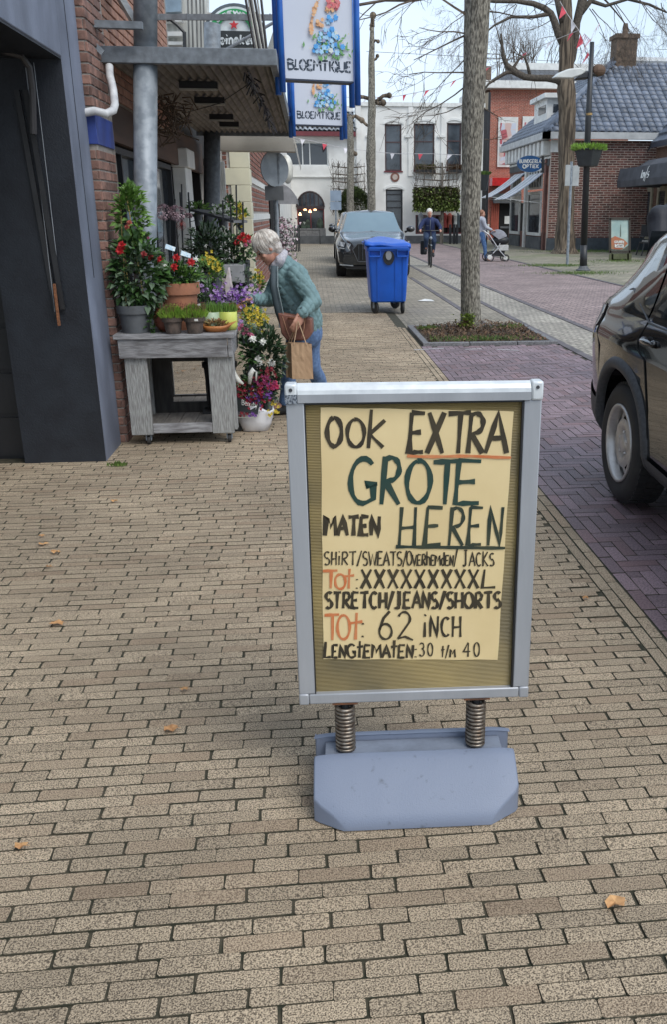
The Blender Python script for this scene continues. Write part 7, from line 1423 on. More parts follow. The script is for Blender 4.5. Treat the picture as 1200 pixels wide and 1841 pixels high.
# two dark clay pots with mossy saxifrage
for px, lab in ((311, 'left small dark clay pot of lime green cushion saxifrage with red buds'), (350, 'right small dark clay pot of lime green cushion saxifrage with red buds and white tag')):
    c = TP(px, 6.50); t = thing('small_pot_plant', lab, 'potted plant', tuple(c), group='small dark clay pots on the table front'); pot(t, c, .052, .074, .115, M_clay, .28)
    mb = MB(); mr_ = MB()
    for i in range(700): q = rp.uniform(0, 6.28); r_ = .082 * math.sqrt(rp.random()); p = Vector((c.x + r_ * math.cos(q), c.y + r_ * math.sin(q), c.z + .105 + .035 * (1 - (r_ / .082) ** 2))); mb.leaf(p, (math.cos(q) * r_ * 9, math.sin(q) * r_ * 9, 1), (0, 1, 0), rp.uniform(.03, .05) + .03 * (1 - r_ / .082), .006)
    for i in range(60):
        q = rp.uniform(0, 6.28); r_ = .08 * math.sqrt(rp.random()); p = Vector((c.x + r_ * math.cos(q), c.y + r_ * math.sin(q), c.z + .13)); e = p + Vector((rp.uniform(-.015, .015), 0, rp.uniform(.04, .08))); mr_.tube([p, e], .0012, 3, cap=False)
        for k in range(5): q2 = 1.25 * k; mr_.leaf(e, (math.cos(q2), math.sin(q2), .5), (0, 0, 1), .011, .008)
    mb.build('foliage', mat('leaf_lime', (.26, .42, .05), (.14, .26, .03), scale=14, rough=.6, piece=.3), t, kind='stuff'); mr_.build('buds', mat('bud_red', (.24, .06, .055), (.16, .08, .05), scale=9, rough=.7, piece=.3), t, kind='stuff')
    if px == 350: MB().bx(c.x + .01, c.x + .035, c.y - .077, c.y - .074, c.z + .09, c.z + .105).build('price_tag', M_wpaint, t)
MB()
c = TP(300, 6.62); t = thing('brown_bulb_pot', 'round reddish brown glazed pot squeezed behind the small clay pots', 'pot', tuple(c)); MB().lathe(c, [(0, 0), (.05, 0), (.085, .05), (.09, .10), (.07, .16), (.065, .165), (.06, .16)], 22).build('pot', mat('redbrown_pot', (.20, .06, .035), rough=.4), t, smooth=True)
# hyacinth / grass pots at the right of the table
for px, y_, lab, pc, r_ in ((381, 6.66, 'pale green glass pot of sprouting bulbs behind the orange dish', mat('pale_pot', (.50, .62, .44), rough=.3), .062), (411, 6.68, 'bright yellow green pot of sprouting bulbs at the right end of the table', mat('yellow_pot', (.62, .66, .15), (.52, .60, .13), rough=.35), .066)):
    c = TP(px, y_); t = thing('bulb_pot', lab, 'potted plant', tuple(c), group='bulb pots at the right of the table'); MB().lathe(c, [(0, 0), (r_ * .82, 0), (r_ * .98, .03), (r_, .125), (r_ * .93, .13), (r_ * .9, .12)], 24).build('pot', pc, t, smooth=True); mb = MB(); mw = MB()
    for i in range(130): q = rp.uniform(0, 6.28); k = r_ * .9 * math.sqrt(rp.random()); p = Vector((c.x + k * math.cos(q), c.y + k * math.sin(q), c.z + .11)); mb.leaf(p, (math.cos(q) * k * 5, math.sin(q) * k * 5, 1), (0, 1, 0), rp.uniform(.04, .10), .010)
    for i in range(8): q = rp.uniform(0, 6.28); mw.ell((c.x + r_ * .5 * math.cos(q), c.y + r_ * .5 * math.sin(q), c.z + .12), .016, 7, 5)
    mb.build('foliage', M_lv[1], t, kind='stuff'); mw.build('bulb', mat('bulb', (.58, .52, .34), rough=.7), t)
c = TP(388, 6.56); t = thing('orange_dish', 'orange boat shaped dish of succulents at the right front of the table', 'dish', tuple(c)); mb = MB(); n = 26; vs = []
for (rx, ry, z) in ((.05, .03, 0), (.085, .055, .02), (.115, .07, .045), (.108, .064, .043), (.05, .03, .025)):
    for i in range(n): q = 2 * math.pi * i / n; pz = 1 + .35 * (abs(math.cos(q)) ** 6); vs.append((c.x + rx * pz * math.cos(q), c.y + ry * math.sin(q), c.z + z + .03 * (abs(math.cos(q)) ** 6) * (z > .01)))
mb.add(vs, [(i * n + j, i * n + (j + 1) % n, (i + 1) * n + (j + 1) % n, (i + 1) * n + j) for i in range(4) for j in range(n)]); mb.build('dish', M_terra if False else mat('orange_glaze', (.62, .24, .07), (.48, .18, .06), scale=9, rough=.45), t, smooth=True); foliage(t, (c.x, c.y, c.z + .045), (.08, .05, .03), 160, .03, mat('succulent', (.18, .17, .05), (.22, .09, .04), scale=15, rough=.6, piece=.4), up=1)
# purple flowered plant the woman touches
c = AY(420, 560, 6.98); c = Vector((c.x, 6.98, AY(418, 560, 6.98).z)); t = thing('violet_plant', 'violet flowering plant in a terracotta pot being lifted by the woman', 'potted plant', tuple(c)); HANDPOT = c.copy()
pot(t, c, .055, .078, .06, M_terra, .5); cloud(t, (c.x, c.y, c.z + .12), (.11, .07, .05), 120, .016, F_lil); cloud(t, (c.x - .01, c.y - .03, c.z + .13), (.1, .06, .05), 90, .014, F_pur); foliage(t, (c.x, c.y, c.z + .07), (.09, .07, .04), 70, .04, M_lv[2])
mb = MB(); q = AY(404, 508, 6.93); mb.prism([q, q + Vector((.03, 0, .11)), q + Vector((.045, 0, -.06)), q + Vector((.0, 0, -.10))], (.01, .03, 0)); mb.build('paper_sleeve', mat('sleeve', (.42, .37, .33), (.55, .48, .50), scale=30, rough=.7), t)
# stock behind the table, on racks in front of the shop window
rk = thing('plant_rack', 'black wire plant rack with stacked trays behind the table', 'rack', (-1.0, 7.7, 0)); mb = MB()
for px in (318, 330, 404, 418, 428, 440): mb.tube([AY(px, 560, 7.9), AY(px - 4, 345 + rp.uniform(-15, 35), 7.9)], .007, 5)
for px in (330, 345): mb.tube([AY(px, 470, 8.6), AY(px - 7, 345, 8.6)], .008, 5)
for y_ in (360, 372, 384, 396, 408, 420, 432, 444): mb.bar(AY(342, y_ + 2, 8.6), AY(350, y_, 8.6), .006)
mb.build('rack_wire', M_dark, rk)
MB().bar(AY(352, 377, 8.9), AY(432, 398, 7.9), .12, .02).build('tray', mat('tray_grey', (.22, .22, .23), rough=.6), rk); MB().bar(AY(288, 540, 7.5), AY(440, 540, 7.5), .3, .02).build('tray', MATS['tray_grey'], rk); MB().bar(AY(340, 470, 8.1), AY(440, 470, 8.0), .3, .02).build('tray', MATS['tray_grey'], rk)
def bush(px, py, y_, rp_x, rp_y, n, ls, mi, lab, nm='potted_shrub', cat='potted plant', fl=None, potc=None, poth=.15, grp=None):
    c = AY(px, py, y_); sc_ = (c - CP).length / CF; rx, rz = rp_x * sc_, rp_y * sc_; base = Vector((c.x, c.y, c.z - rz - poth)); t = thing(nm, lab, cat, tuple(base), group=grp); pot(t, base, rx * .38, rx * .5, poth + .03, potc or M_pgrey, n=16)
    foliage(t, c, (rx, min(rx, .22), rz), n, ls, M_lv[mi] if isinstance(mi, int) else mi, shell=.15, up=.5)
    for (kind, ps, r, m) in (fl or []):
        if kind == 'b': bloom(t, [AY(a, b, y_ - min(rx, .22) * .8) for a, b in ps], r, m)
        else:
            for a, b in ps: cloud(t, AY(a, b, y_ - min(rx, .22) * .6), (r, r, r), 26, .016, m)
    return t
t = thing('garden_ornament', 'pair of mottled pale pink bird ornaments on a stick behind the table', 'ornament', tuple(AY(305, 500, 7.3))); mb = MB()
for px, py, s in ((294, 381, 1), (318, 383, 1)):
    a = AY(px, py, 7.3)
    for i in range(260): v = Vector((rp.gauss(0, 1), rp.gauss(0, 1), rp.gauss(0, 1))).normalized(); p = a + Vector((v.x * .055, v.y * .05, v.z * .045)); mb.leaf(p, v, (0, 0, 1), .018, .016)
    for i in range(60): p = a + Vector((.05 * s + rp.uniform(0, .04), rp.uniform(-.02, .02), rp.uniform(-.01, .02) - .02)); mb.leaf(p, (1, rp.uniform(-.4, .4), rp.uniform(-.4, .2)), (0, 0, 1), .03, .014)
mb.build('feathers', mat('ornament_pink', (.55, .40, .44), (.22, .15, .17), scale=60, rough=.8, piece=.3), t, kind='stuff'); MB().tube([AY(306, 500, 7.32), AY(305, 385, 7.32)], .004, 5).tube([AY(294, 500, 7.32), AY(294, 385, 7.32)], .004, 5).tube([AY(322, 420, 7.3), AY(311, 455, 7.2)], .003, 5).build('stick', M_dark, t)
t = thing('rose_ornament', 'dark red rusty rose ornament hanging below the bird ornament', 'ornament', tuple(AY(325, 405, 7.28))); a = AY(325, 405, 7.28)
for k in range(4): MB().lathe(a, [(.034 - .009 * k, -.004 - .004 * k), (.036 - .009 * k, .0), (.034 - .009 * k, .004)], 16, Matrix.Rotation(R(90), 3, 'X') @ Matrix.Rotation(R(12 * k), 3, 'X')).build('rose_ring', mat('rust_red', (.24, .035, .03), rough=.7), t)
B = bush
B(372, 450, 7.6, 36, 42, 340, .06, 2, 'dark leaved bushy plant with a single white flower behind the terracotta pot', fl=[('b', [(370, 442), (362, 486)], .018, F_wht)])
B(410, 470, 7.7, 30, 55, 320, .055, 2, 'dark red leaved upright plant behind the wire rack'); B(428, 500, 7.5, 26, 24, 150, .05, 3, 'grey green plant below the red flowers near the face of the woman')
B(436, 448, 7.75, 22, 24, 160, .05, 0, 'plant with red and pink flowers beside the head of the woman', fl=[('b', [(430, 428), (440, 432), (425, 436), (446, 426), (436, 422)], .028, F_red), ('b', [(441, 440), (448, 434)], .022, F_pink)])
B(372, 486, 7.25, 22, 22, 150, .04, 1, 'light green plant with small yellow blossoms right of the terracotta pot', fl=[('c', [(372, 462), (380, 470), (388, 482)], .03, F_yel), ('b', [(352, 482), (360, 492)], .013, F_wht)])
B(390, 490, 7.2, 14, 14, 100, .035, 1, 'small leafy plant with yellow tips behind the bulb pots', fl=[('c', [(392, 482)], .02, F_yel)])
B(372, 525, 7.05, 16, 16, 120, .045, 0, 'plant with lilac blossoms just behind the pale green bulb pot', fl=[('b', [(362, 514), (370, 520), (364, 522)], .022, F_lil)])
B(355, 376, 8.9, 16, 12, 90, .05, 1, 'green plant on the upper tray left of the second column', poth=.08); B(400, 383, 8.4, 18, 12, 110, .05, 1, 'plant with small white flowers on the upper tray', poth=.06, fl=[('c', [(400, 378), (392, 382)], .04, F_wht)])
B(431, 386, 8.0, 11, 16, 60, .05, 1, 'bright yellow flowering plant on the upper tray end', poth=.06, fl=[('c', [(430, 374), (434, 382), (428, 386), (436, 390), (431, 378)], .03, F_yel)])
B(412, 368, 8.6, 8, 14, 60, .05, 0, 'slim green plant between the tray and the brick house', poth=.06)
B(463, 512, 8.0, 12, 14, 70, .045, 1, 'yellow flowered plant glimpsed in front of the woman', fl=[('c', [(460, 490), (466, 500)], .03, F_yel)]); B(445, 520, 7.8, 12, 30, 90, .04, 3, 'grey green upright plant left of the woman chest')
B(400, 520, 7.35, 18, 24, 90, .05, 2, 'dark small plant in the box behind the violet plant')
for i, (px, py, c_) in enumerate(((391, 515, (.38, .33, .30)), (420, 490, (.35, .35, .36)), (425, 505, (.03, .03, .03)))):
    a = AY(px, py, 7.3 + .1 * i); t = thing('plant_crate', ('beige carton holding pots behind the bulb pots', 'pale grey plastic crate behind the violet plant', 'black plastic tray under the grey crate')[i], 'crate', tuple(a)); MB().bx(a.x - .08, a.x + .08, a.y, a.y + .2, a.z - .08, a.z + .06).build('crate_shell', mat('crate%d' % i, c_, rough=.7), t, bevel=.004)
# plants on the ground right of the table
c = G(434, 700); bk_ = thing('black_bucket', 'tall black flower bucket right behind the table leg', 'bucket', (c.x - .02, 6.98, 0)); pot(bk_, (c.x - .02, 6.98, .16), .10, .135, .36, mat('black_plastic', (.018, .018, .02), rough=.5), .1)
MB().bx(c.x - .16, c.x + .12, 6.86, 7.1, .0, .158).build('crate_base', MATS['black_plastic'], bk_)
B(440, 592, 6.9, 14, 12, 80, .04, 3, 'pink and lilac flowering plant in the black bucket', nm='bucket_flowers', fl=[('b', [(434, 585), (442, 592), (448, 600), (438, 598), (452, 603), (430, 590)], .022, F_pink), ('b', [(433, 577), (429, 583)], .018, F_lil)], poth=.05)
B(455, 575, 7.05, 24, 22, 200, .04, 1, 'bushy plant full of yellow flowers right of the table', nm='yellow_flower_bush', fl=[('c', [(444, 562), (458, 560), (470, 566), (462, 574), (448, 578), (440, 572), (474, 575), (466, 584)], .03, F_yel), ('b', [(472, 566), (462, 570), (446, 574), (455, 580)], .016, F_yel)])
B(478, 640, 6.95, 32, 48, 420, .06, 2, 'large dark leaved cyclamen with white flowers beside the paper bag', nm='white_cyclamen', fl=[('b', [(472, 614), (463, 645), (465, 652), (454, 609), (488, 652)], .034, F_wht), ('b', [(488, 652)], .02, fmat('salmon', (.6, .2, .16)))])
B(450, 630, 6.9, 18, 30, 160, .05, 0, 'mid green plant between the bucket and the white cyclamen')
B(480, 700, 6.9, 18, 20, 120, .05, 2, 'red flowered dark plant low beside the paper bag', nm='red_flower_plant', fl=[('b', [(490, 692), (494, 688), (488, 697), (497, 695)], .025, fmat('crimson', (.55, .03, .12)))])
# white planter bag with mixed flowers
c = G(458, 778); t = thing('planter_bag', 'white lined planter of red and purple flowers with a dark tag in white script', 'planter', (c.x, c.y + .12, 0)); mb = MB(); n = 22; vs = []; oc = Vector((c.x, c.y + .12, 0))
M_bag = mat('white_plastic', (.74, .74, .76), (.62, .62, .65), scale=9, rough=.4, bump=.8, bs=18)
for (rx, ry, z, wv) in ((.085, .08, .0, 0), (.105, .10, .01, .01), (.13, .12, .08, .012), (.145, .125, .15, .016), (.15, .13, .185, .03), (.138, .12, .18, .02)):
    for i in range(n): q = 2 * math.pi * i / n; k = 1 + wv * 3 * math.sin(5 * q + z * 20) ; vs.append((oc.x + rx * k * math.cos(q), oc.y + ry * k * math.sin(q), z + wv * math.sin(3 * q)))
mb.add(vs, [(i * n + j, i * n + (j + 1) % n, (i + 1) * n + (j + 1) % n, (i + 1) * n + j) for i in range(5) for j in range(n)] + [tuple(reversed(range(n)))]); mb.build('bag', M_bag, t, smooth=True); MB().lathe(oc, [(.13, .165), (0, .17)], 20).build('soil', M_soil2, t)
foliage(t, (oc.x, oc.y, .34), (.15, .12, .13), 480, .045, M_lv[3], shell=.1, up=.6); foliage(t, (oc.x, oc.y - .02, .30), (.15, .12, .12), 260, .04, M_lv[0], shell=.2, up=.6)
for ps, r, m in (([(430, 706), (440, 712), (448, 720), (460, 708), (470, 700), (436, 725), (455, 728), (466, 716), (444, 700)], .05, fmat('deepred', (.34, .015, .04))), ([(474, 690), (480, 684), (470, 694)], .04, F_mag), ([(455, 708), (480, 705), (463, 722)], .03, F_pur), ([(472, 678), (486, 668)], .03, fmat('wine', (.30, .03, .05)))):
    for a, b in ps: cloud(t, AY(a, b, oc.y - .09), (r, r * .6, r), 26, .015, m)
cloud(t, AY(489, 732, oc.y - .05), (.03, .02, .05), 26, .017, F_yel); cloud(t, AY(478, 745, oc.y - .1), (.02, .02, .02), 14, .014, F_yel); cloud(t, AY(455, 742, oc.y - .13), (.018, .01, .015), 14, .016, F_pur); cloud(t, AY(440, 743, oc.y - .13), (.03, .01, .015), 18, .014, MATS['petal_wine'])
a, b = AY(424, 715, oc.y - .125), AY(464, 735, oc.y - .135); tgm = MB().prism([AY(424, 713, oc.y - .12), AY(424, 738, oc.y - .13), AY(463, 744, oc.y - .14), AY(466, 728, oc.y - .13), AY(447, 722, oc.y - .125)], (0, .003, 0)).build('dark_tag', mat('tag_black', (.02, .024, .025), rough=.4), t)
mb = MB(); word(mb, 'Beauty', lambda x, z, si=0: AY(434 + 28 * x, 727 + 6 * x - 9 * z, oc.y - .145 - .0006 * si), 0, 1, 0, 1, .0038, Vector(NY), jit=0, gap=.05); mb.build('lettering', M_wpaint, tgm)
mb = MB().tube([AY(424, 745, oc.y - .13), AY(426, 750, oc.y - .14), AY(462, 750, oc.y - .14), AY(466, 740, oc.y - .13)], .0025, 4); mb.build('wire_edge', mat('pale_wire', (.55, .6, .5), rough=.4), t)
for ps in ([(416, 655), (420, 672), (428, 684), (437, 690)], [(448, 690), (450, 672), (455, 664), (461, 668), (460, 684)]): MB().tube([AY(x_, y_, 6.75) for x_, y_ in ps], [.012, .02, .02, .008, .006][:len(ps)], 8).build('white_ribbon', F_wht, t, smooth=True)
# ================================================================ PEOPLE
M_skin = mat('skin', (.56, .30, .21), (.44, .21, .15), scale=18, rough=.5, bump=.3, bs=120); M_jean = mat('denim', (.13, .22, .40), (.08, .14, .27), scale=40, rough=.85, bump=.5, bs=200); M_shoe = mat('dark_shoe', (.025, .027, .03), rough=.6); M_hair = mat('grey_hair', (.60, .56, .52), (.34, .29, .26), scale=60, rough=.5, stretch=(1, 1, 1)); M_nav = mat('navy_cloth', (.02, .035, .11), (.012, .02, .07), scale=9, rough=.8, bump=.4)
M_teal = mat('quilt_teal', (.185, .295, .305), (.14, .23, .24), scale=7, rough=.7, bump=.6, bs=160); M_lin = mat('jacket_lining', (.075, .10, .115), (.05, .07, .08), scale=9, rough=.8); M_eye = mat('eye_dark', (.02, .015, .012), rough=.2); M_lip = mat('lip', (.42, .13, .11), rough=.5)
def hand(caps, wr, d, pn, s=1.0, curl=.6, side=1):
    """five-fingered hand: wrist, finger direction d, palm normal pn"""
    wr, d, pn = Vector(wr), Vector(d).normalized(), Vector(pn).normalized(); sd_ = d.cross(pn).normalized() * side
    kn = wr + d * .075 * s
    for q in (-.028, -.009, .010, .028): caps.append((wr + sd_ * q * .5 * s, .016 * s, kn + sd_ * q * s, .013 * s))
    for q, ln in ((-.030, .058), (-.010, .072), (.010, .076), (.030, .068)):
        p = kn + sd_ * q * s; dd = d.copy()
        for k, f in enumerate((.42, .33, .25)):
            dd = (dd + pn * curl * (.5 + .5 * k)).normalized(); e = p + dd * ln * f * s; caps.append((p, (.0095 - .001 * k) * s, e, (.0088 - .001 * k) * s)); p = e
    b = wr + d * .018 * s + sd_ * .026 * s; m = b + (d * .6 + sd_ * .7 + pn * .35).normalized() * .036 * s; e = m + (d * .8 + sd_ * .1 + pn * .6).normalized() * .03 * s; caps += [(b, .014 * s, m, .011 * s), (m, .0105 * s, e, .0085 * s)]
def head(caps, ells, H, f, up, s=1.0):
    H, f = Vector(H), Vector(f).normalized(); r_ = f.cross(Vector(up)).normalized(); u = r_.cross(f).normalized(); m = Matrix((r_, f, u)).transposed()
    ells.append((H + u * .02 * s, (.073 * s, .092 * s, .095 * s), m)); ells.append((H + f * .03 * s - u * .05 * s, (.056 * s, .06 * s, .062 * s), m)); ells.append((H + f * .066 * s - u * .095 * s, (.024 * s, .02 * s, .018 * s), m))
    ells.append((H + f * .100 * s - u * .022 * s, (.013 * s, .017 * s, .014 * s), m)); caps.append((H + f * .088 * s + u * .012 * s, .008 * s, H + f * .104 * s - u * .02 * s, .011 * s))
    for q in (-1, 1): ells.append((H + r_ * q * .043 * s + f * .062 * s - u * .03 * s, (.022 * s, .02 * s, .02 * s), m)); ells.append((H + r_ * q * .076 * s - f * .006 * s - u * .012 * s, (.009 * s, .017 * s, .028 * s), m)); caps.append((H + r_ * q * .012 * s + f * .085 * s + u * .024 * s, .007 * s, H + r_ * q * .045 * s + f * .074 * s + u * .022 * s, .007 * s))
    return m, r_, f, u
def face(t, H, r_, f, u, s=1.0):
    e = MB()
    for q in (-1, 1): e.ell(H + r_ * q * .03 * s + f * .083 * s + u * .002 * s, (.011 * s, .006 * s, .007 * s), 10, 6, Matrix((r_, f, u)).transposed())
    e.build('eyes', M_eye, t, smooth=True); MB().ell(H + f * .086 * s - u * .062 * s, (.022 * s, .007 * s, .006 * s), 10, 6, Matrix((r_, f, u)).transposed()).build('mouth', M_lip, t, smooth=True)
# --- the woman at the flowers
W = lambda px, py, y: AY(px, py, y)
wm = thing('person', 'grey haired woman in teal quilted jacket bending over the flowers with paper bags in hand', 'person', (-.15, 7.5, 0))
H = W(480, 446, 7.42); fdir = Vector((-.80, -.22, -.56)); caps, ells = [], []
m, r_, f_, u_ = head(caps, ells, H, fdir, (-.5, 0, 1))
neck = W(508, 474, 7.48); chest = W(520, 503, 7.5); waist = W(540, 552, 7.52); hip = W(550, 585, 7.54)
caps += [(H - f_ * .03 - u_ * .05, .05, neck, .055), (neck, .07, chest, .12), (chest, .12, waist, .115), (waist, .115, hip, .125)]
shN, elN, wrN = W(534, 494, 7.34), W(563, 541, 7.27), W(540, 564, 7.16); shF, elF, wrF = W(502, 500, 7.66), W(484, 538, 7.5), W(447, 538, 7.12)
caps += [(shN, .055, elN, .042), (elN, .042, wrN, .026), (shF, .055, elF, .042), (elF, .042, wrF, .026), (chest, .11, shN, .055), (chest, .11, shF, .055)]
hand(caps, wrN, W(533, 582, 7.14) - wrN, Vector((-.6, .4, -.4)), 1.05, .75, 1); hand(caps, wrF, W(424, 545, 6.98) - wrF, Vector((0, -.5, -.6)), 1.05, .45, -1)
h1, k1, a1 = W(540, 590, 7.46), W(522, 655, 7.44), Vector((G(514, 738).x, 7.45, .09)); h2, k2, a2 = W(554, 590, 7.62), W(560, 658, 7.64), Vector((G(582, 740).x, 7.8, .12))
caps += [(h1, .085, k1, .058), (k1, .055, a1, .036), (h2, .085, k2, .058), (k2, .055, a2, .036), (a1, .038, a1 + Vector((-.10, -.02, -.05)), .03), (a2, .038, a2 + Vector((-.10, -.02, -.07)), .03)]
blob('body', caps, M_skin, wm, .0075, 2, ells=ells); face(wm, H, r_, f_, u_)
# jacket
jc = [(neck + Vector((.01, 0, -.01)), .085, chest, .158), (chest, .158, waist, .158), (waist, .152, hip + Vector((-.01, 0, .03)), .148), (hip + Vector((-.01, 0, .03)), .148, hip + Vector((-.015, 0, .0)), .142),
      (chest + Vector((.03, -.03, .0)), .13, shN, .082), (chest + Vector((0, .03, 0)), .12, shF, .08), (shN, .083, elN, .066), (elN, .066, elN.lerp(wrN, .85), .05), (shF, .078, elF, .06), (elF, .06, elF.lerp(wrF, .88), .043)]
jk = blob('jacket', jc, M_teal, wm, .0075, 4, ells=[])
b = Vector(BASE[wm.name])
for v in jk.data.vertices:
    p = v.co + b; wx = .02 * mnoise.noise(p * 6); a = math.sin((p.x * 1.0 + p.y * .6 + p.z * .75 + wx) * math.pi / .062); c = math.sin((p.x * .8 + p.y * .5 - p.z * .85 - wx) * math.pi / .062); v.co += v.normal * (.0105 * (min(abs(a), abs(c)) ** .5) - .005 + .006 * mnoise.noise(p * 14))
# darker front placket and collar, hem band, cuffs
n_ = (Vector((-.75, -.5, 0))).normalized(); fr = MB(); P0, P1, P2, P3 = W(492, 478, 7.34), W(491, 515, 7.30), W(500, 560, 7.32), W(514, 600, 7.37)
fr.tube([P0, P1, P2, P3], [.024, .028, .028, .022], 12); fr.build('jacket_front', M_lin, wm, smooth=True)
MB().tube([P0 + Vector((.03, -.035, 0)), P1 + Vector((.035, -.03, 0)), P2 + Vector((.037, -.03, 0)), P3 + Vector((.03, -.03, 0))], .005, 6).build('piping', mat('piping', (.26, .32, .33), rough=.6), wm)
blob('scarf', [(W(492, 483, 7.42), .038, W(503, 468, 7.38), .040), (W(503, 468, 7.38), .040, W(510, 455, 7.46), .032), (W(490, 480, 7.5), .036, W(506, 460, 7.56), .034)], mat('scarf', (.50, .48, .50), (.36, .35, .40), scale=60, rough=.9, bump=1), wm, .008, 2, disp=.008, dsc=30)
for w1, w2, rr0 in ((elN.lerp(wrN, .80), elN.lerp(wrN, .93), .047), (elF.lerp(wrF, .84), elF.lerp(wrF, .95), .041)): MB().tube([w1, w2], rr0, 14).build('cuff', M_lin, wm, smooth=True)
blob('trousers', [(hip + Vector((0, 0, -.02)), .13, hip + Vector((0, 0, -.06)), .135), (h1, .10, k1, .07), (k1, .07, a1 + Vector((0, 0, .02)), .052), (h2, .10, k2, .075), (k2, .075, a2 + Vector((0, 0, .02)), .06)], M_jean, wm, .01, 3, disp=.008, dsc=9)
for a_ in (a1, a2): blob('shoe', [(a_ + Vector((.03, 0, -.045)), .045, a_ + Vector((-.13, -.02, -.055)), .036), (a_, .048, a_ + Vector((-.02, 0, -.04)), .045)], M_shoe, wm, .008, 2)
# hair
hr = blob('hair', [], M_hair, wm, .007, 3, ells=[(H + u_ * .032 - f_ * .012, (.092, .105, .104), m), (H - f_ * .055 - u_ * .02, (.075, .06, .075), m), (H + u_ * .07 + f_ * .05, (.06, .045, .035), m)], disp=.006, dsc=30)
rh = random.Random(9); mb = MB(); cr_ = H + u_ * .03 - f_ * .015
for i in range(420):
    th0 = rh.uniform(0, 2 * math.pi); end = R(88 + 22 * (math.cos(th0) < .2)) * rh.uniform(.75, 1.05); st_ = R(rh.uniform(0, 55)); pts = []; off = rh.uniform(.997, 1.055)
    for k in range(8):
        a = st_ + (end - st_) * k / 7; th_ = th0 + .35 * math.sin(a * 1.4) + .25 * a; d = (r_ * math.sin(th_) * .093 + f_ * math.cos(th_) * .108) * math.sin(a) + u_ * .107 * math.cos(a); pts.append(cr_ + d * off)
    mb.tube(pts, [.0022, .003, .003, .003, .003, .0026, .002, .0008], 4, cap=False)
mb.build('hair_strands', mat('hair_strand', (.74, .70, .64), (.42, .36, .31), scale=30, rough=.45, piece=.3), wm, kind='stuff')
# brown shoulder bag
sbg = thing('shoulder_bag', 'brown leather shoulder bag hanging at the hip of the woman', 'handbag', tuple(W(530, 590, 7.3))); mb = MB(); c0 = [W(498, 562, 7.28), W(559, 572, 7.26), W(560, 598, 7.27), W(550, 612, 7.28), W(515, 612, 7.29), W(505, 600, 7.29)]; mb.prism(c0, (.02, .10, 0)); mb.build('bag_body', mat('brown_leather', (.27, .12, .085), (.17, .07, .05), scale=14, rough=.5, bump=.6), sbg, bevel=.012)
MB().tube([W(507, 568, 7.28), W(514, 590, 7.28), W(520, 606, 7.28)], .004, 6).tube([W(548, 570, 7.22), W(546, 590, 7.22), W(542, 606, 7.24)], .004, 6).build('bag_piping', mat('tan_piping', (.48, .26, .16), rough=.5), sbg); MB().tube([W(518, 572, 7.26), W(528, 572, 7.2), W(537, 567, 7.13), W(530, 580, 7.2), W(527, 606, 7.24)], .009, 8).build('strap', mat('strap_orange', (.50, .20, .11), rough=.5), sbg, smooth=True)
# paper carrier bags
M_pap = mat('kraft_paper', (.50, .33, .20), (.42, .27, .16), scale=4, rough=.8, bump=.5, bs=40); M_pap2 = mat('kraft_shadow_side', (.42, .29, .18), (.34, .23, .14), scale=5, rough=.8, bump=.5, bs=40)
for i, (c4, lab, yy) in enumerate((([(523, 617), (560, 618), (563, 681), (525, 681)], 'larger brown kraft paper carrier bag held in the hand of the woman', 7.12), ([(512, 617), (530, 617), (532, 679), (514, 678)], 'second brown paper bag behind the larger carrier bag', 7.24))):
    t = thing('paper_bag', lab, 'paper bag', tuple(W(c4[3][0], c4[3][1], yy)), group='paper carrier bags of the woman'); a, b2, c2_, d = [W(*p, yy) for p in c4]; D = Vector((-.03, .085, 0)) if i == 0 else Vector((0, .08, 0)); n = 8; mb = MB(); vs = []
    for fz in range(n + 1):
        for fx in range(n + 1): p = a.lerp(b2, fx / n).lerp(d.lerp(c2_, fx / n), fz / n); p.y += .004 * mnoise.noise(Vector((fx * .7, fz * .6, i))) - .004 * (fx == 4 and fz < 4); vs.append(p)
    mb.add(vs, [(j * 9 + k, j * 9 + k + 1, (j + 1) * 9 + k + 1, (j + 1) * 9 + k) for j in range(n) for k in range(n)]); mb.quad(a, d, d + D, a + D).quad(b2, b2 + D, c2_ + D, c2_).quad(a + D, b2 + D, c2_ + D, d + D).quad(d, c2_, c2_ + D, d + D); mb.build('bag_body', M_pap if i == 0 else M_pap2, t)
    hp_ = W(534, 577, 7.13); 
    for q in (.22, .5) if i else (.12, .75): s_ = a.lerp(b2, q); MB().tube([s_ + Vector((0, -.003, -.01)), s_.lerp(hp_, .6) + Vector((.004, 0, 0)), hp_ + Vector((.006 * (q > .3), 0, 0))], .0045, 5).build('paper_handle', mat('paper_cord', (.55, .38, .24), rough=.8), t)
MB()
# --- cyclist
cg = G(775, 478); cyx, cyy = 3.78, 29.4
by = thing('bicycle', 'black city bicycle ridden towards the camera', 'bicycle', (cyx, cyy, 0), rz=R(-4))
def tor(y, z, r): return [(0.0, y + r * math.cos(R(a)), z + r * math.sin(R(a))) for a in range(0, 361, 12)]
for y in (-.55, .52): wo = MB().tube(tor(y, .345, .325), .022, 8).build('wheel', M_rub, by, local=True); mb = MB(); [mb.tube([(0, y, .345), (.0, y + .31 * math.cos(R(a)), .345 + .31 * math.sin(R(a)))], .002, 3) for a in range(0, 360, 20)]; mb.build('spokes', M_galv, wo, local=True)
MB().tube([(0, -.55, .345), (0, -.42, .95), (0, -.38, 1.08)], .02).tube([(0, -.43, .85), (0, .1, .35), (0, .2, .9)], .02).tube([(0, .1, .35), (0, .52, .345), (0, .18, .75)], .014).build('frame', M_dark, by, local=True); MB().tube([(-.33, -.2, 1.08), (-.25, -.35, 1.10), (0, -.42, 1.1), (.25, -.35, 1.10), (.33, -.2, 1.08)], .016).build('handlebar', M_dark, by, local=True)
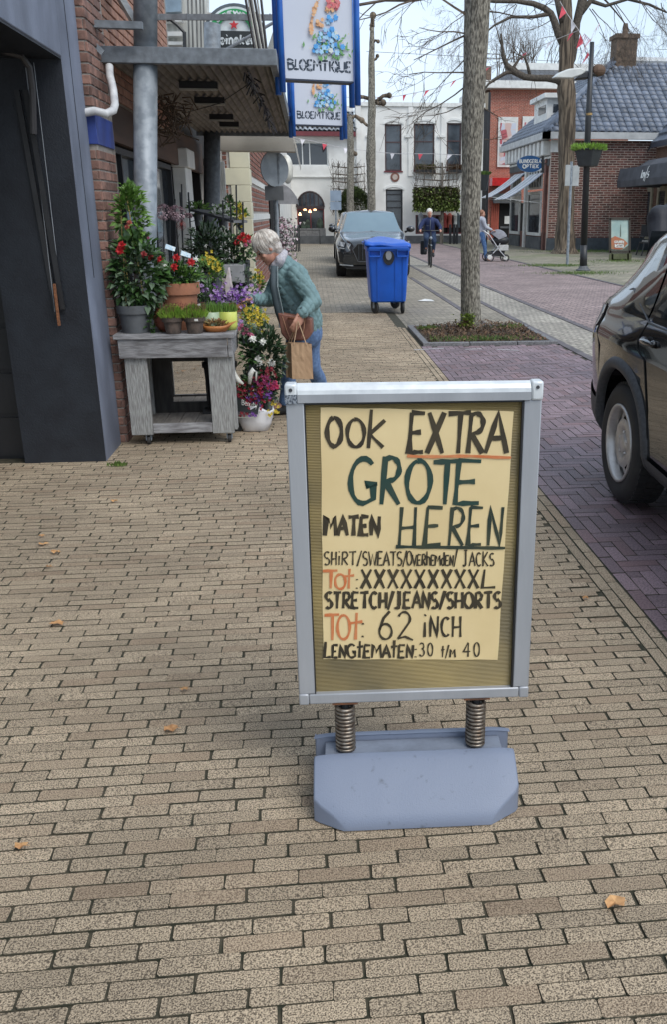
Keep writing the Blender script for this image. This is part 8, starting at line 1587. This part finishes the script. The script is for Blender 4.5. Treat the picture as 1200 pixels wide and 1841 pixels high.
MB().ell((0, .22, .95), (.1, .14, .05), 10, 6).build('saddle', M_dark, by, local=True); MB().bx(-.28, -.08, .3, .6, .35, .78).build('pannier', mat('pannier', (.02, .022, .028), rough=.8), by, local=True, bevel=.03); MB().ell((0, -.47, .88), (.05, .04, .05), 10, 8).build('front_lamp', M_galv, by, local=True); MB().bx(-.05, .05, -.02, .12, .3, .4).bx(-.2, -.1, -.05, .05, .52, .54).build('pedal', M_dark, by, local=True)
MB().bx(-.018, .018, -.9, -.2, .66, .69).build('mudguard', M_galv, by, local=True)
cyp = thing('person', 'white haired cyclist in a navy jacket and jeans riding towards the camera', 'person', (cyx, cyy, 0), rz=R(-4)); c_, e_ = [], []
H = Vector((-.02, .0, 1.62)); mm, r2, f2, u2 = head(c_, e_, H, (.05, -1, -.12), (0, 0, 1)); hd_ = []
c_ += [((-.01, .03, 1.55), .05, (0, .08, 1.42), .06), ((0, .08, 1.40), .13, (0, .2, 1.08), .13), ((-.1, .2, 1.02), .09, (-.13, -.12, .86), .065), ((-.13, -.12, .86), .06, (-.13, .02, .5), .04), ((.1, .2, 1.02), .09, (.12, -.1, .78), .065), ((.12, -.1, .78), .06, (.1, .08, .4), .04), ((-.13, .02, .50), .04, (-.14, -.12, .46), .035), ((.1, .08, .4), .04, (.11, -.06, .33), .035), ((-.2, .06, 1.38), .055, (-.3, -.02, 1.2), .045), ((-.3, -.02, 1.2), .045, (-.31, -.17, 1.11), .03), ((.2, .06, 1.38), .055, (.3, -.02, 1.2), .045), ((.3, -.02, 1.2), .045, (.31, -.17, 1.11), .03)]
for s in (-1, 1): hand(c_, (s * .31, -.18, 1.11), (0, -1, -.1), (0, 0, -1), 1, .9, s)
blob('body', c_, M_skin, cyp, .012, 2, local=True, ells=e_); face(cyp, H, r2, f2, u2)
for o_ in list(cyp.children):
    if o_.name.startswith(('eyes', 'mouth')):
        for v in o_.data.vertices: v.co += Vector((cyx, cyy, 0))
blob('jacket', [((0, .07, 1.44), .10, (0, .09, 1.36), .17), ((0, .09, 1.36), .17, (0, .2, 1.02), .17), ((0, .07, 1.4), .12, (-.2, .06, 1.38), .075), ((0, .07, 1.4), .12, (.2, .06, 1.38), .075), ((-.2, .06, 1.38), .075, (-.32, -.02, 1.2), .062), ((-.32, -.02, 1.2), .062, (-.31, -.14, 1.12), .045), ((.2, .06, 1.38), .075, (.32, -.02, 1.2), .062), ((.32, -.02, 1.2), .062, (.31, -.14, 1.12), .045)], M_nav, cyp, .015, 2, local=True)
MB().tube([(0, -.105, 1.42), (0, -.09, 1.3), (0, .02, 1.08)], .008).build('zip', M_galv, cyp, local=True); MB().bx(-.13, -.03, -.09, -.06, 1.24, 1.245).build('pocket', M_galv, cyp, local=True)
blob('trousers', [((-.1, .2, 1.0), .11, (-.13, -.12, .86), .085), ((-.13, -.12, .86), .082, (-.13, .02, .56), .06), ((.1, .2, 1.0), .11, (.12, -.1, .78), .085), ((.12, -.1, .78), .082, (.1, .08, .46), .06)], mat('dark_denim', (.03, .055, .11), (.02, .035, .075), scale=20, rough=.85), cyp, .015, 2, local=True)
blob('shoe', [((-.13, .02, .50), .05, (-.14, -.13, .45), .042)], M_shoe, cyp, .012, 2, local=True); blob('shoe', [((.1, .08, .4), .05, (.11, -.07, .33), .042)], M_shoe, cyp, .012, 2, local=True)
blob('hair', [], mat('white_hair', (.78, .75, .68), (.6, .57, .5), scale=30, rough=.6), cyp, .012, 2, local=True, ells=[(H + Vector((0, .02, .05)), (.096, .105, .10)), (H + Vector((0, .05, -.02)), (.095, .07, .09))], disp=.012, dsc=40)
# --- pedestrian behind the rough trunk with a pushchair
sx, sy = 6.02, 32.6; pd_ = thing('person', 'person in a pale grey jacket and jeans pushing a pushchair, half hidden by the trunk', 'person', (sx, sy, 0)); c_, e_ = [], []; H = Vector((.02, 0, 1.60)); mm, r2, f2, u2 = head(c_, e_, H, (1, -.5, -.1), (0, 0, 1))
c_ += [((0, 0, 1.52), .05, (0, 0, 1.42), .06), ((0, 0, 1.38), .13, (0, 0, .98), .13), ((0, .1, .95), .09, (-.12, .1, .5), .06), ((-.12, .1, .5), .055, (-.3, .1, .1), .04), ((0, -.1, .95), .09, (.12, -.1, .5), .06), ((.12, -.1, .5), .055, (.16, -.1, .08), .04), ((.16, -.1, .06), .04, (.3, -.12, .04), .035), ((-.3, .1, .09), .04, (-.16, .1, .04), .035), ((.02, -.2, 1.38), .055, (.12, -.24, 1.15), .045), ((.12, -.24, 1.15), .045, (.36, -.2, 1.05), .03), ((.02, .2, 1.38), .055, (.12, .22, 1.15), .045), ((.12, .22, 1.15), .045, (.36, .2, 1.05), .03)]
for s in (-1, 1): hand(c_, (.36, s * .2, 1.05), (1, 0, -.1), (0, 0, -1), 1, .9, s)
blob('body', c_, M_skin, pd_, .013, 2, local=True, ells=e_)
blob('jacket', [((0, 0, 1.44), .10, (0, 0, 1.36), .165), ((0, 0, 1.36), .165, (0, 0, .82), .18), ((0, 0, 1.4), .12, (.02, -.2, 1.38), .075), ((0, 0, 1.4), .12, (.02, .2, 1.38), .075), ((.02, -.2, 1.38), .075, (.12, -.24, 1.15), .062), ((.12, -.24, 1.15), .06, (.32, -.2, 1.07), .045), ((.02, .2, 1.38), .075, (.12, .22, 1.15), .062), ((.12, .22, 1.15), .06, (.32, .2, 1.07), .045)], mat('pale_jacket', (.42, .43, .48), (.30, .31, .36), scale=7, rough=.8), pd_, .015, 2, local=True)
blob('trousers', [((0, .1, .92), .11, (-.12, .1, .5), .078), ((-.12, .1, .5), .075, (-.3, .1, .14), .055), ((0, -.1, .92), .11, (.12, -.1, .5), .078), ((.12, -.1, .5), .075, (.16, -.1, .12), .055)], mat('mid_denim', (.09, .18, .36), (.06, .12, .25), scale=20, rough=.85), pd_, .015, 2, local=True)
blob('hair', [], mat('auburn_hair', (.30, .14, .08), (.2, .09, .05), scale=30, rough=.6), pd_, .012, 2, local=True, ells=[(H + Vector((-.03, 0, .05)), (.10, .095, .095)), (H + Vector((-.06, .03, -.03)), (.06, .08, .09))])
for p in ((.2, -.1), (-.24, .1)): blob('shoe', [((p[0] - .04, p[1], .05), .05, (p[0] + .1, p[1], .045), .04)], M_shoe, pd_, .012, 1, local=True)
st_ = thing('pushchair', 'grey hooded pushchair with white frame and black basket', 'pushchair', (sx + .58, sy - .05, 0))
for x, y, r in ((-.32, -.28, .15), (-.32, .28, .15), (.28, -.2, .11), (.28, .2, .11)): wo = MB().tube([(x + r * math.cos(R(a)), y, r + r * math.sin(R(a))) for a in range(0, 361, 20)], .02, 8).build('wheel', M_rub, st_, local=True); MB().lathe((x, y, r), [(0, -.01), (r * .55, -.01), (r * .55, .01), (0, .01)], 14, Matrix.Rotation(R(90), 3, 'X')).build('hub', M_wpaint, wo, local=True)
M_sfr = mat('frame_white', (.66, .66, .68), rough=.3, metal=.3); fr = MB()
for y in (-.26, .26): fr.tube([(-.55, y, 1.04), (-.35, y, .90), (.08, y, .32), (.28, y * .8, .13)], .017).tube([(-.32, y, .16), (-.05, y, .42), (.05, y, .62)], .015)
fr.tube([(-.55, -.26, 1.04), (-.58, 0, 1.06), (-.55, .26, 1.04)], .02); fr.build('frame', M_sfr, st_, local=True)
MB().add([(-.3, -.2, .2), (.22, -.18, .15), (.24, -.2, .36), (-.25, -.22, .34), (-.3, .2, .2), (.22, .18, .15), (.24, .2, .36), (-.25, .22, .34)], [(0, 1, 2, 3), (4, 7, 6, 5), (0, 4, 5, 1), (1, 5, 6, 2), (0, 3, 7, 4)]).build('basket', M_dark, st_, local=True)
MB().ell((.1, 0, .70), (.34, .22, .17), 16, 10).build('carrycot', M_dark, st_, local=True, smooth=True); n = 10; hb_ = MB(); vs = []
for i in range(n + 1):
    for j in range(9): a, q = R(20 + 120 * i / n), R(180 * j / 8); vs.append((-.0 + .36 * math.cos(a) * math.sin(q) + .0, .25 * math.cos(q), .74 + .34 * math.sin(a) * math.sin(q)))
hb_.add(vs, [(i * 9 + j, (i + 1) * 9 + j, (i + 1) * 9 + j + 1, i * 9 + j + 1) for i in range(n) for j in range(8)]); hb_.build('hood', mat('hood_grey', (.24, .24, .27), (.18, .18, .2), scale=9, rough=.8), st_, local=True, smooth=True); MB().bx(.02, .36, -.24, -.2, .36, .56).build('side_pouch', mat('pouch', (.52, .52, .5), (.4, .4, .38), scale=14, rough=.7), st_, local=True, bevel=.03)
# --- person in black leaning beyond the dark car at the right edge
qx, qy = 3.29, 8.6; p4 = thing('person', 'person in a black padded jacket bending beyond the black car at the right edge', 'person', (qx, qy, 0)); p4.scale = (1.1, 1.1, 1.1); c_, e_ = [], []; H = Vector((.30, -.02, 1.58)); mm, r2, f2, u2 = head(c_, e_, H, (.5, -.8, -.3), (0, 0, 1))
c_ += [((.26, 0, 1.52), .05, (.18, 0, 1.44), .06), ((.14, 0, 1.38), .13, (.0 + .1, 0, 1.0), .13), ((.0, .1, .95), .09, (.02, .1, .5), .06), ((.02, .1, .5), .055, (0, .1, .08), .04), ((.15, -.1, .95), .09, (.17, -.1, .5), .06), ((.17, -.1, .5), .055, (.15, -.1, .08), .04), ((0, .1, .06), .04, (0, -.05, .04), .035), ((.15, -.1, .06), .04, (.15, -.25, .04), .035), ((.0, -.06, 1.42), .06, (-.02, -.2, 1.18), .045), ((-.02, -.2, 1.18), .045, (.12, -.4, 1.05), .03), ((.3, .05, 1.4), .06, (.4, -.1, 1.2), .045), ((.4, -.1, 1.2), .045, (.4, -.35, 1.05), .03)]
hand(c_, (.12, -.4, 1.05), (.3, -1, -.2), (0, 0, -1), 1, .6, 1); hand(c_, (.4, -.35, 1.05), (.0, -1, -.2), (0, 0, -1), 1, .6, -1)
blob('body', c_, M_skin, p4, .011, 2, local=True, ells=e_); M_bj = mat('black_padded', (.016, .017, .024), (.01, .011, .016), scale=12, rough=.65, bump=.8, bs=25)
blob('jacket', [((.18, 0, 1.46), .10, (.14, 0, 1.38), .18), ((.14, 0, 1.38), .18, (.12, 0, .9), .19), ((.1, -.02, 1.40), .12, (-.02, -.06, 1.43), .10), ((-.02, -.06, 1.43), .10, (-.05, -.2, 1.18), .085), ((-.05, -.2, 1.18), .08, (.1, -.38, 1.07), .05), ((.2, 0, 1.4), .12, (.32, .05, 1.4), .09), ((.32, .05, 1.4), .09, (.42, -.1, 1.2), .075), ((.42, -.1, 1.2), .07, (.4, -.32, 1.07), .05)], M_bj, p4, .012, 2, local=True, disp=.012, dsc=9)
blob('trousers', [((.0, .1, .95), .11, (.02, .1, .5), .08), ((.02, .1, .5), .075, (0, .1, .1), .06), ((.15, -.1, .95), .11, (.17, -.1, .5), .08), ((.17, -.1, .5), .075, (.15, -.1, .1), .06)], M_nav, p4, .015, 2, local=True); blob('hair', [], M_hair, p4, .012, 2, local=True, ells=[(H + Vector((0, .03, .04)), (.095, .105, .10))])
for p in ((0, .05), (.15, -.15)): blob('shoe', [((p[0], p[1] + .06, .05), .05, (p[0], p[1] - .12, .045), .04)], M_shoe, p4, .012, 1, local=True)
